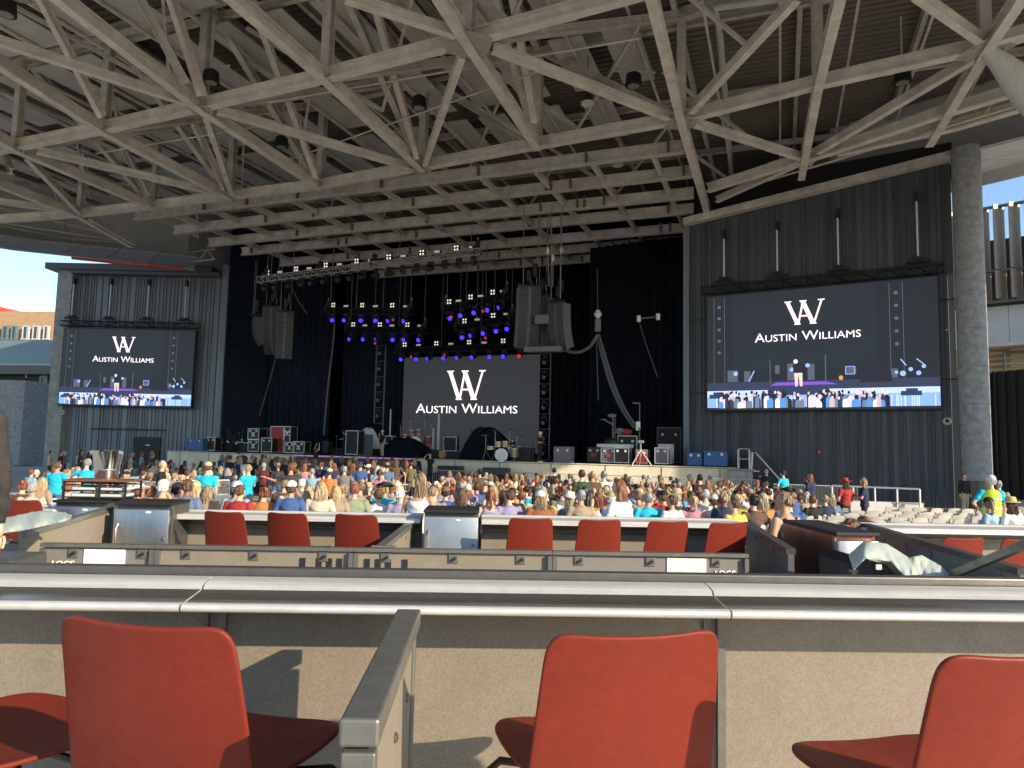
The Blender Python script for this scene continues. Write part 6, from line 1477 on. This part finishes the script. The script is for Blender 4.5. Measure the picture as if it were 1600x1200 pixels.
SHIRT = {'black': (.014, .014, .016), 'charcoal': (.05, .05, .052), 'white': (.72, .70, .66), 'cream': (.62, .54, .40), 'grey': (.22, .22, .22), 'navy': (.02, .03, .08), 'blue': (.05, .12, .32), 'light blue': (.30, .45, .58), 'turquoise': (.01, .42, .60), 'teal': (.03, .20, .22), 'dark green': (.04, .07, .03), 'sage green': (.30, .34, .22),
         'yellow': (.62, .52, .10), 'mustard': (.45, .30, .05), 'orange': (.58, .22, .06), 'rust': (.30, .10, .04), 'red': (.42, .03, .03), 'maroon': (.14, .02, .03), 'pink': (.60, .26, .30), 'lavender': (.34, .30, .48), 'brown': (.12, .07, .045), 'denim': (.12, .20, .32), 'olive': (.15, .14, .05), 'tan': (.40, .30, .19)}
SHIRT = {k: (v if k == 'turquoise' else tuple(c * (.86 if k in ('white', 'cream') else .78) for c in v)) for k, v in SHIRT.items()}
HAIR = {'blonde': (.40, .29, .16), 'dark blonde': (.24, .16, .09), 'brown': (.09, .045, .022), 'auburn': (.20, .07, .03), 'black': (.012, .010, .009), 'grey': (.30, .29, .27), 'white': (.6, .58, .54)}
HATC = {'white': (.7, .68, .62), 'black': (.015, .015, .015), 'tan': (.48, .36, .20), 'straw': (.56, .40, .17), 'navy': (.02, .03, .07), 'grey': (.2, .2, .2), 'red': (.4, .03, .03), 'pale': (.60, .56, .46), 'camo': (.12, .12, .06)}
TROU = {'dark': (.02, .022, .03), 'jeans': (.06, .10, .18), 'khaki': (.40, .32, .20), 'black': (.012, .012, .014)}
def link(me, name, par, m, loc=None, rot=None):
    o = bpy.data.objects.new(name, me); COL.objects.link(o); o.parent = par
    o.material_slots[0].link = 'OBJECT'; o.material_slots[0].material = m
    if loc is not None: o.location = loc
    if rot is not None: o.rotation_euler = rot
    return o
LAB = {}
def person(p, loc, rz, label, group=None, shirt='black', sk='tee', hair=('brown', 'short'), hat=None, skin='skin', tr='dark', sc=1.0, shoe='black'):
    d = pget(p); J = d['J']; o = bpy.data.objects.new('person', d['body']); COL.objects.link(o); o.location = loc; o.rotation_euler = (0, 0, rz); o.scale = (sc,) * 3
    o.material_slots[0].link = 'OBJECT'; o.material_slots[0].material = mt[skin]
    if sk not in d['shirts']: d['shirts'][sk] = shirt_mesh(J, sk)
    link(d['shirts'][sk], 'shirt', o, cm('shirt ' + shirt, SHIRT[shirt])); link(d['tr'], 'trousers', o, cm('trousers ' + tr, TROU[tr])); link(d['shoe'], 'shoes', o, mt['white' if shoe == 'white' else 'black'])
    if hair: ho = link(HAIRM[hair[1]], 'hair', o, hm(hair[0]), J['head'], (d['pitch'], 0, d['yaw']))
    if hair and not hat: HR_ = random.uniform; ho.scale = (HR_(.9, 1.04), HR_(.92, 1.06), HR_(.82, 1.18) if hair[1] != 'short' else HR_(.92, 1.02))
    if hat: link(HATM[hat[1]], 'hat', o, cm('hat ' + hat[0], HATC[hat[0]]), J['head'] + Vector((0, 0, .012)), (d['pitch'], 0, d['yaw']))
    assert label not in LAB, label
    LAB[label] = 1; return tag(o, label, 'person', group)
STG = V(-23, 46)      # where the audience looks
def face(loc, jit=0): v = STG - Vector(loc); return math.atan2(-v.x, v.y) + jit
def fl(px, d): return GP(px, d, floor_z(d))

# --- named individuals
gs = 'people on the stage'
p = on_stage(597, 40.9); person('t_mouth', p, face(p) + math.pi - .3, 'singer on stage in white cap, black tee and khaki trousers holding a microphone', gs, 'black', 'tee', ('brown', 'short'), ('white', 'cap'), tr='khaki')
p = on_stage(537, 43.0); person('t_guitar', p, face(p) + math.pi + .1, 'musician in black with arms crossed over his chest, left of the singer', gs, 'black', 'tee', ('black', 'short'), ('black', 'cap'), tr='dark')
p = on_stage(843, 38.9); person('t_fold', p, face(p) + math.pi + .5, 'stage hand with white cap and white shoes below the right light tower', gs, 'black', 'tee', ('white', 'short'), ('white', 'cap'), tr='black', shoe='white')
p = on_stage(577, 44.3); 
p = GP(492, 44.5, -.75); person('t_up', p, face(p), 'man in black tee raising both arms before the stage under the X cases', None, 'black', 'tee', ('brown', 'short'))
p = GP(671, 41.5, -.95); person('t_head', p, face(p) + 2.6, 'crew member in black with one arm raised to his head before the stage', None, 'black', 'tee', ('brown', 'short'))
p = GP(650, 42.0, -1.1); person('t_down', p, face(p), 'crew member all in black standing left of the one scratching his head', None, 'black', 'long', ('black', 'short'))
p = fl(1508, 31.2); p.z = -1.2; person('t_down', p, math.pi + .1, 'security guard in black jacket and khaki trousers left of the round pillar base', None, 'black', 'long', ('black', 'short'), tr='khaki')
hv = fl(1553, 16.5); hvp = person('t_hip', hv, -.3, 'worker in yellow high visibility vest over turquoise tee at the far right', None, 'turquoise', 'tee', ('white', 'short'), ('white', 'cap'), tr='dark', sc=1.04)
J = pget('t_hip')['J']; g = MB(); ch, pel = J['ch'], J['pel']; torso(g, [(pel + Vector((0, 0, -.06)), .195, .15), (pel.lerp(ch, .5), .18, .142), (ch, .20, .15), (ch + Vector((0, 0, .07)), .165, .125), (ch + Vector((0, 0, .125)), .10, .08)])
vm = remesh(g, .022, 2); vm.name = 'vest'; vm.materials.append(mt['skin']); link(vm, 'vest', hvp, M('high visibility yellow', (.55, .75, .02), .7))
g = MB()
for z_ in (.10, .30): c = pel.lerp(ch, .5) + Vector((0, 0, z_ - .2)); torso(g, [(c, .198, .153), (c + Vector((0, 0, .045)), .198, .153)])
vm = g.mesh('reflective_band'); vm.materials.append(mt['skin']); link(vm, 'reflective_band', hvp, M('reflective silver', (.6, .62, .55), .3, .3))
p = fl(1564, 20); person('t_down', p, -.6, 'balding man in khaki shirt behind the high visibility worker', None, 'tan', 'tee', ('grey', 'short'))
p = fl(1548, 14.5); person('s_lapr', p, .5, 'seated woman in black cap and pale blue top at far right', None, 'light blue', 'tee', ('dark blonde', 'pony'), ('black', 'cap'))
p = fl(1583, 14.6); person('s_lap', p, .2, 'seated woman in wide straw hat and white top at the right edge', None, 'white', 'tee', ('brown', 'long'), ('straw', 'straw'))
p = fl(650, 10.4); p.z = -.82; person('t_left', p, -.2, 'woman with long hair in white tank top standing left of the grey fridge', None, 'white', 'tank', ('dark blonde', 'long'), skin='skin2', sc=.96)
p = fl(968, 10.0); p.z = -.80; person('t_hip', p, .75, 'standing woman in white coat with shoulder length auburn hair, facing left', None, 'white', 'long', ('auburn', 'long'), sc=.95)
p = fl(1333, 7.3); p.z = -.72; person('s_lapl', p, 1.2, 'dark haired woman facing left just above the reddish fridge', None, 'brown', 'tee', ('brown', 'pony'), skin='skin2')
p = fl(1227, 8.7); p.z = -.52; person('s_lapl', p, .5, 'woman in sleeveless striped top with a hair knot above the dark side panel', None, 'charcoal', 'tank', ('dark blonde', 'bun'), skin='skin2')
p = fl(1376, 9.2); p.z = -.86; person('s_lean', p, .3, 'person whose brown hair just shows above the right counter', None, 'brown', 'tee', ('auburn', 'short'))
p = fl(1225, 29.0); person('t_hip', p, .4, 'staff member in turquoise tee and dark cap before the right barriers', None, 'turquoise', 'tee', ('black', 'short'), ('black', 'cap'))
p = fl(1268, 26.0); person('t_mouth', p, .5, 'woman in navy jacket with hand at her hair before the right wall', None, 'navy', 'long', ('auburn', 'long'))
p = fl(1198, 31.5); person('t_down', p, math.pi, 'guard in black standing at the foot of the stage steps', None, 'black', 'long', ('grey', 'short'))
p = fl(1352, 22.5); person('t_fold', p, 1.0, 'woman in dark top leaning at the low pale ramp wall', None, 'navy', 'tee', ('dark blonde', 'long'))
p = fl(1322, 22.5); person('s_lap', p + Vector((0, 0, .35)), .2, 'person in red shirt and pink cowboy hat left of the ramp wall', None, 'red', 'tee', ('brown', 'long'), ('red', 'cowboy'))
p = Vector((*GP(-120, 3.7, 0).xy, -.06)); lp = person('t_down', p, .3, 'person in charcoal jacket and cream trousers cut by the left edge', None, 'charcoal', 'long', ('brown', 'short'), tr='khaki', sc=1.03)
for c_ in COL.objects:
    if c_.parent == lp and c_.name.startswith('trousers'): c_.material_slots[0].material = M('cream trousers', (.66, .62, .50), .9)
    if c_.parent == lp and c_.name.startswith('shirt'): c_.material_slots[0].material = mt['jacket']
for i, (px, d, ps, rz, col, hr, ht, lb) in enumerate([
    (82, 19, 't_broad', 0, 'turquoise', ('brown', 'short'), None, 'staff member in turquoise tee, leftmost, left of the steel bucket'),
    (128, 19.5, 't_side', .2, 'turquoise', ('grey', 'short'), None, 'leaning staff member in turquoise tee just left of the steel bucket'),
    (318, 17.5, 't_down', 0, 'turquoise', ('brown', 'short'), ('tan', 'cap'), 'staff member in turquoise tee and tan cap right of the bucket'),
    (384, 20.5, 't_phone', .9, 'turquoise', ('blonde', 'short'), None, 'staff member in turquoise tee looking down at a phone'),
    (450, 19.5, 't_side', .1, 'charcoal', ('auburn', 'short'), None, 'man in charcoal tee resting an arm on the angled barrier'),
    (484, 22.5, 't_phone', 0, 'light blue', ('grey', 'short'), None, 'man in light blue tee left of the orange tee'),
    (511, 21.5, 't_down', 0, 'orange', ('brown', 'short'), ('pale', 'cap'), 'man in orange tee and pale cap at the barrier'),
    (535, 24, 't_broad', 0, 'grey', ('grey', 'short'), None, 'broad man in grey tee right of the orange tee'),
    (560, 26, 't_down', 0, 'blue', ('brown', 'short'), ('navy', 'cap'), 'man in royal blue tee and navy cap at the barricade'),
    (573, 27, 't_down', 0, 'black', ('brown', 'short'), ('white', 'cowboy'), 'person in white cowboy hat right of the royal blue tee'),
    (587, 25, 't_down', 0, 'light blue', ('white', 'long'), None, 'person in hooded pale blue top left of the denim shirt'),
    (602, 26, 't_down', 0, 'denim', ('black', 'short'), ('grey', 'cap'), 'man in denim shirt below the singer'),
    (589, 21, 't_mouth', 0, 'pink', ('brown', 'pony'), None, 'girl in bright pink top at the centre barrier'),
    (247, 21, 't_fold', -1.2, 'black', ('grey', 'short'), None, 'man in black tee with folded arms right of the bucket'),
    (908, 19, 't_down', .1, 'dark green', ('brown', 'short'), None, 'tall man standing in dark green shirt near the centre right'),
    (925, 20, 't_down', -.1, 'brown', ('blonde', 'short'), None, 'standing man in brown tee beside the dark green shirt'),
    (943, 20.5, 't_down', 0, 'white', ('grey', 'short'), None, 'standing man in white tee with dark print beside the brown tee'),
    (865, 27, 't_down', 0, 'black', ('black', 'short'), None, 'standing person in black before the sunlit stage front'),
    (748, 24, 't_down', .2, 'brown', ('black', 'short'), None, 'standing person in brown vest right of the centre'),
    (1094, 22, 't_down', 0, 'black', ('black', 'short'), None, 'standing woman in black before the sunlit stage at right'),
    (1012, 13.66, 's_broad', 0, 'turquoise', ('grey', 'short'), None, 'seated man in vivid turquoise tee right of the white coat'),
    (850, 13.8, 's_lean', 0, 'yellow', ('blonde', 'short'), None, 'seated person in yellow tee near the middle counter'),
    (835, 17.24, 's_lap', 0, 'turquoise', ('brown', 'short'), None, 'small figure in turquoise cape left of the yellow tee'),
    (1058, 13.66, 's_lapr', 0, 'charcoal', ('grey', 'short'), ('tan', 'cowboy'), 'seated man in wide tan cowboy hat near the right middle counter'),
    (1118, 13.66, 's_lapr', -.3, 'white', ('brown', 'short'), ('pale', 'cap'), 'seated man in pale cap and white tee near the right middle counter'),
    (727, 13.38, 's_broad', 0, 'charcoal', ('auburn', 'short'), None, 'broad seated man in charcoal tee above the grey fridge'),
    (588, 13.66, 's_broad', 0, 'white', ('brown', 'short'), None, 'broad seated man in white tee left of the woman in tank top'),
    (550, 13.52, 's_broad', 0, 'sage green', ('auburn', 'short'), None, 'seated man in pale sage green tee near the middle counter'),
    (450, 13.1, 's_lap', 0, 'blue', ('brown', 'short'), ('white', 'capback'), 'seated man in white backward cap and bright blue tee'),
    (407, 13.25, 's_over', 0, 'orange', ('auburn', 'bun'), None, 'seated woman in orange patterned top over the left red chairs'),
    (478, 13.66, 's_lap', 0, 'navy', ('blonde', 'wavy'), None, 'seated woman with long wavy blonde hair and navy top'),
    (496, 13.25, 's_lapl', 0, 'cream', ('blonde', 'wavy'), None, 'seated woman with wavy blonde hair in cream top, middle of three blondes'),
    (521, 13.38, 's_lap', 0, 'tan', ('blonde', 'wavy'), None, 'seated woman with wavy blonde hair in tan top, rightmost of three blondes'),
    (365, 13.1, 's_lap', 0, 'light blue', ('grey', 'short'), ('white', 'capback'), 'seated man in white cap and pale aqua tee over the leftmost red chairs'),
    (318, 12.97, 's_lap', 0, 'tan', ('dark blonde', 'wavy'), None, 'seated woman with curly dark blonde hair right of the black cap'),
    (300, 13.66, 's_lap', 0, 'cream', ('blonde', 'long'), ('straw', 'cap'), 'seated blonde in a straw coloured cap left of the curly blonde'),
    (272, 12.7, 's_lapr', -.3, 'tan', ('black', 'short'), ('black', 'capback'), 'seated man in dark cap with raised hands above the steel fridge'),
    (230, 12.42, 's_head', 0, 'white', ('auburn', 'short'), None, 'seated man in white tee with his hands clasped behind his head'),
    (248, 12.28, 's_lap', 0, 'orange', ('white', 'short'), ('pale', 'cap'), 'seated child in pale cap between the man with clasped hands and the dark cap'),
    (98, 12.14, 's_lap', 0, 'white', ('auburn', 'short'), None, 'seated man with reddish head above the leftmost steel fridge'),
    (44, 13.25, 's_broad', 0, 'cream', ('grey', 'short'), None, 'seated man with grey hair in cream shirt at far left'),
    (28, 14.08, 's_over', 0, 'brown', ('auburn', 'bun'), None, 'seated woman with curly auburn hair reaching out an arm at far left'),
    (58, 15.46, 's_lapl', 0, 'tan', ('blonde', 'long'), None, 'seated blonde in tan just right of the man in cream'),
    (118, 15.86, 's_lap', 0, 'light blue', ('blonde', 'long'), None, 'seated blonde left of the wire rack'),
    (1178, 12.97, 's_lap', 0, 'brown', ('black', 'short'), None, 'seated dark haired man left of the long blonde hair at right'),
    (1192, 13.66, 's_lap', .2, 'orange', ('blonde', 'long'), None, 'seated person with long straight blonde hair above the dark side panel'),
    (1300, 18.62, 's_lap', 0, 'denim', ('blonde', 'long'), None, 'seated woman with long blonde hair in denim among the right rows'),
    (1270, 16.84, 's_lap', 0, 'black', ('auburn', 'short'), None, 'seated boy in black tee with auburn hair among the right rows'),
    (1290, 17.66, 's_lap', 0, 'navy', ('blonde', 'short'), None, 'seated boy in navy tee with blonde hair among the right rows'),
    (906, 13.1, 's_lap', 0, 'tan', ('grey', 'short'), None, 'seated person with grey hair left of the white coat'),
    (885, 14.35, 's_lap', 0, 'white', ('grey', 'short'), None, 'seated man with grey hair and white tee left of the white coat'),
    (925, 15.73, 's_lap', 0, 'cream', ('blonde', 'bun'), None, 'seated woman with blonde knot and cream top left of the white coat'),
    (813, 14.63, 's_lap', 0, 'sage green', ('auburn', 'short'), None, 'seated person in sage green above the first right red chair'),
    (783, 13.25, 's_lapl', 0, 'tan', ('brown', 'long'), None, 'seated woman with long brown hair right of the broad charcoal man'),
    (797, 13.66, 's_lap', 0, 'black', ('black', 'short'), None, 'seated man in black beside the long brown hair'),
    (620, 14.35, 's_lap', 0, 'olive', ('brown', 'short'), ('straw', 'straw'), 'seated person in broad straw hat left of the woman in tank top')]):
    p = fl(px, d); person(ps, p, face(p) * .6 + rz, lb, None, col, 'tee', hr, ht, random.choice(['skin', 'skin', 'skin2']), tr=random.choice(['jeans', 'dark', 'khaki']), sc=random.uniform(.95, 1.04))
    if ps[0] == 's': 
        q = p + Vector((0, -.06, 0)); dup(wc, q, face(p) * .6 + rz, 'folding chair under the ' + ' '.join(lb.split()[:10]), 'occupied folding chairs')
# --- the rest of the audience
rnd = random.Random(21)
def place(px, d):
    for lim, s in ((60, 'at the far left edge'), (120, 'left of the steel bucket'), (220, 'below the left screen'), (330, 'under the left blue case'), (430, 'under the X marked cases'), (520, 'below the dark musician'), (620, 'below the singer'), (720, 'under the guitar'), (800, 'below the gold drums'), (880, 'below the upright cabinet'), (960, 'below the mixing desk'), (1060, 'below the right racks'), (1150, 'below the blue cases'), (1240, 'by the stage steps'), (2000, 'below the right screen')):
        if px < lim: return s
def band_(d): return 'near the loge' if d < 12 else 'mid crowd' if d < 20 else 'farther back' if d < 30 else 'near the stage'
EXTRA = []
def auto(px, d, stand, dark=False, gz=None):
    p = fl(px, d)
    if gz is not None: p.z = gz
    if sum(1 for k in LAB) >= 298: EXTRA.append((p, stand, dark)); return
    ps = rnd.choice(['t_down', 't_down', 't_fold', 't_phone', 't_hip', 't_broad', 't_mouth'] if stand else ['s_lap', 's_lap', 's_lapl', 's_lapr', 's_lean', 's_broad', 's_drink', 's_head' if rnd.random() < .3 else 's_lean'])
    for _ in range(60):
        fem = rnd.random() < .52
        if dark: sh = rnd.choice(['black', 'charcoal', 'navy', 'grey', 'denim', 'brown', 'maroon', 'teal', 'lavender', 'olive', 'black', 'pink', 'light blue', 'white'])
        else: sh = rnd.choice(['white', 'white', 'cream', 'black', 'charcoal', 'pink', 'tan', 'yellow', 'orange', 'red', 'light blue', 'blue', 'navy', 'sage green', 'brown', 'lavender', 'mustard', 'maroon', 'olive', 'rust', 'grey', 'denim', 'turquoise'])
        hr = (rnd.choice(['blonde', 'blonde', 'dark blonde', 'brown', 'auburn', 'brown', 'black']), rnd.choice(['long', 'wavy', 'long', 'pony', 'bun'])) if fem else (rnd.choice(['brown', 'black', 'brown', 'grey', 'auburn', 'dark blonde', 'white']), 'short')
        ht = None; r_ = rnd.random()
        if r_ < .14: ht = (rnd.choice(['white', 'black', 'navy', 'grey', 'tan', 'red', 'camo']), rnd.choice(['cap', 'capback']))
        elif r_ < .20: ht = (rnd.choice(['white', 'straw', 'tan', 'black']), 'cowboy')
        hd = {'long': 'long %s hair', 'wavy': 'wavy %s hair', 'pony': '%s ponytail', 'bun': '%s hair knot', 'short': 'short %s hair'}[hr[1]] % hr[0]
        if ht: hd += ', %s %s' % (ht[0], 'cowboy hat' if ht[1] == 'cowboy' else 'cap')
        lb = '%s person, %s top, %s, %s %s' % ('standing' if stand else 'seated', sh, hd, band_(d), place(px, d))
        if len(lb.split()) > 16: continue
        if lb not in LAB: break
    else: return
    sk = 'tee' if rnd.random() < .75 else ('long' if rnd.random() < .6 else 'tank')
    person(ps, p, face(p, rnd.uniform(-.35, .35)), lb, 'audience', sh, sk, hr, ht, rnd.choice(['skin', 'skin', 'skin', 'skin2', 'skin2', 'skin3']), rnd.choice(['jeans', 'dark', 'khaki', 'black']), sc=rnd.uniform(.93, 1.05))
def row(d, px0, px1, n, stand=False, dark=False, skip=.0, zz=None):
    for i in range(n):
        px = px0 + (px1 - px0) * (i + .5) / n + rnd.uniform(-.3, .3) * (px1 - px0) / n
        if rnd.random() < skip: continue
        auto(px, d + rnd.uniform(-.5, .5), stand, dark, zz)
row(13.2, 610, 985, 9); row(13.2, 1030, 1250, 6); row(14.8, 420, 1230, 20); row(16.2, 430, 1250, 21); row(17.7, 450, 1270, 22); row(19.4, 540, 1290, 23); row(21.4, 590, 1290, 22); row(24.2, 640, 1260, 20); row(27.5, 680, 1225, 15); row(31, 700, 1150, 11)
row(12.6, 150, 410, 3); row(24.5, 60, 330, 9, False, True); row(27, 40, 380, 11, False, True); row(31, 120, 380, 9, False, True)
row(28, 395, 560, 7, True, True); row(31.5, 370, 650, 11, True, True); row(36, 340, 640, 11, True, True); row(40, 60, 240, 8, True, True); row(39.5, 230, 400, 7, False, True)
person('t_fold', Vector((GP(10, 60.8, 0).x, GP(10, 62.6, 0).y, 5.0)), 2.2, 'person in dark clothes on the terrace at the left edge', None, 'black', 'long', ('black', 'short'))
row(29.5, 690, 1190, 16); row(33, 690, 1120, 16); row(22.7, 560, 1270, 22); row(26, 640, 1240, 22); row(33, 350, 640, 18, True, True); row(34.5, 340, 640, 18, True, True); row(38, 340, 660, 16, True, True); row(29, 100, 360, 12, False, True); row(35, 100, 400, 14, False, True); row(37, 200, 420, 12, False, True); row(43, 90, 250, 8, True, True); row(19.8, 570, 1280, 18); row(26, 40, 330, 12, False, True)
if EXTRA:
    lo = {}
    for k in ('t_down', 't_fold', 's_lap', 's_lapl'):
        kw = dict(POSES[k]); yw = kw.pop('_yaw', 0)
        for q_ in ('la', 'ra'):
            if q_ in kw: kw[q_] = ARM[kw[q_]]
        J = pose(**kw); hh_ = HAIRM['long' if k in ('t_fold', 's_lapl') else 'short'].copy()
        for v in hh_.vertices: v.co = Matrix.Rotation(yw, 3, 'Z') @ v.co + J['head']
        lo[k] = [body_mesh(J, yw, 0, .032), shirt_mesh(J, 'tee', .036), trouser_mesh(J, False, .045), hh_]
    pal = [mt['skin'], mt['skin2']] + [cm('shirt ' + c, SHIRT[c]) for c in ('black', 'white', 'cream', 'navy', 'light blue', 'grey', 'pink', 'tan', 'charcoal', 'red')] + [cm('trousers dark', TROU['dark']), cm('trousers jeans', TROU['jeans'])] + [hm(c) for c in ('blonde', 'dark blonde', 'brown', 'auburn', 'black', 'grey')]
    V_, F_, M_ = [], [], []; rr = random.Random(5)
    for p, stand, dark in EXTRA:
        k = rr.choice(('t_down', 't_fold') if stand else ('s_lap', 's_lapl')); Q = Matrix.Translation(p) @ Matrix.Rotation(face(p, rr.uniform(-.3, .3)), 4, 'Z') @ Matrix.Scale(rr.uniform(.94, 1.04), 4)
        mi = [rr.choice((0, 0, 1)), rr.choice((2, 5, 7, 10, 4, 6) if dark else range(2, 12)), rr.choice((12, 13)), rr.randrange(14, 20)]
        for me, m_ in zip(lo[k], mi):
            o_ = len(V_); V_ += [tuple(Q @ v.co) for v in me.vertices]
            for f in me.polygons: F_.append([i + o_ for i in f.vertices]); M_.append(m_)
    me = bpy.data.meshes.new('crowd'); me.from_pydata(V_, [], F_)
    for m in pal: me.materials.append(m)
    me.polygons.foreach_set('material_index', M_); me.polygons.foreach_set('use_smooth', [True] * len(F_)); o = bpy.data.objects.new('crowd', me); COL.objects.link(o)
    tag(o, 'packed mass of small distant spectators filling the gaps towards the stage', 'crowd', kind='stuff')
print('PEOPLE', len([o for o in COL.objects if o.get('category') == 'person']))
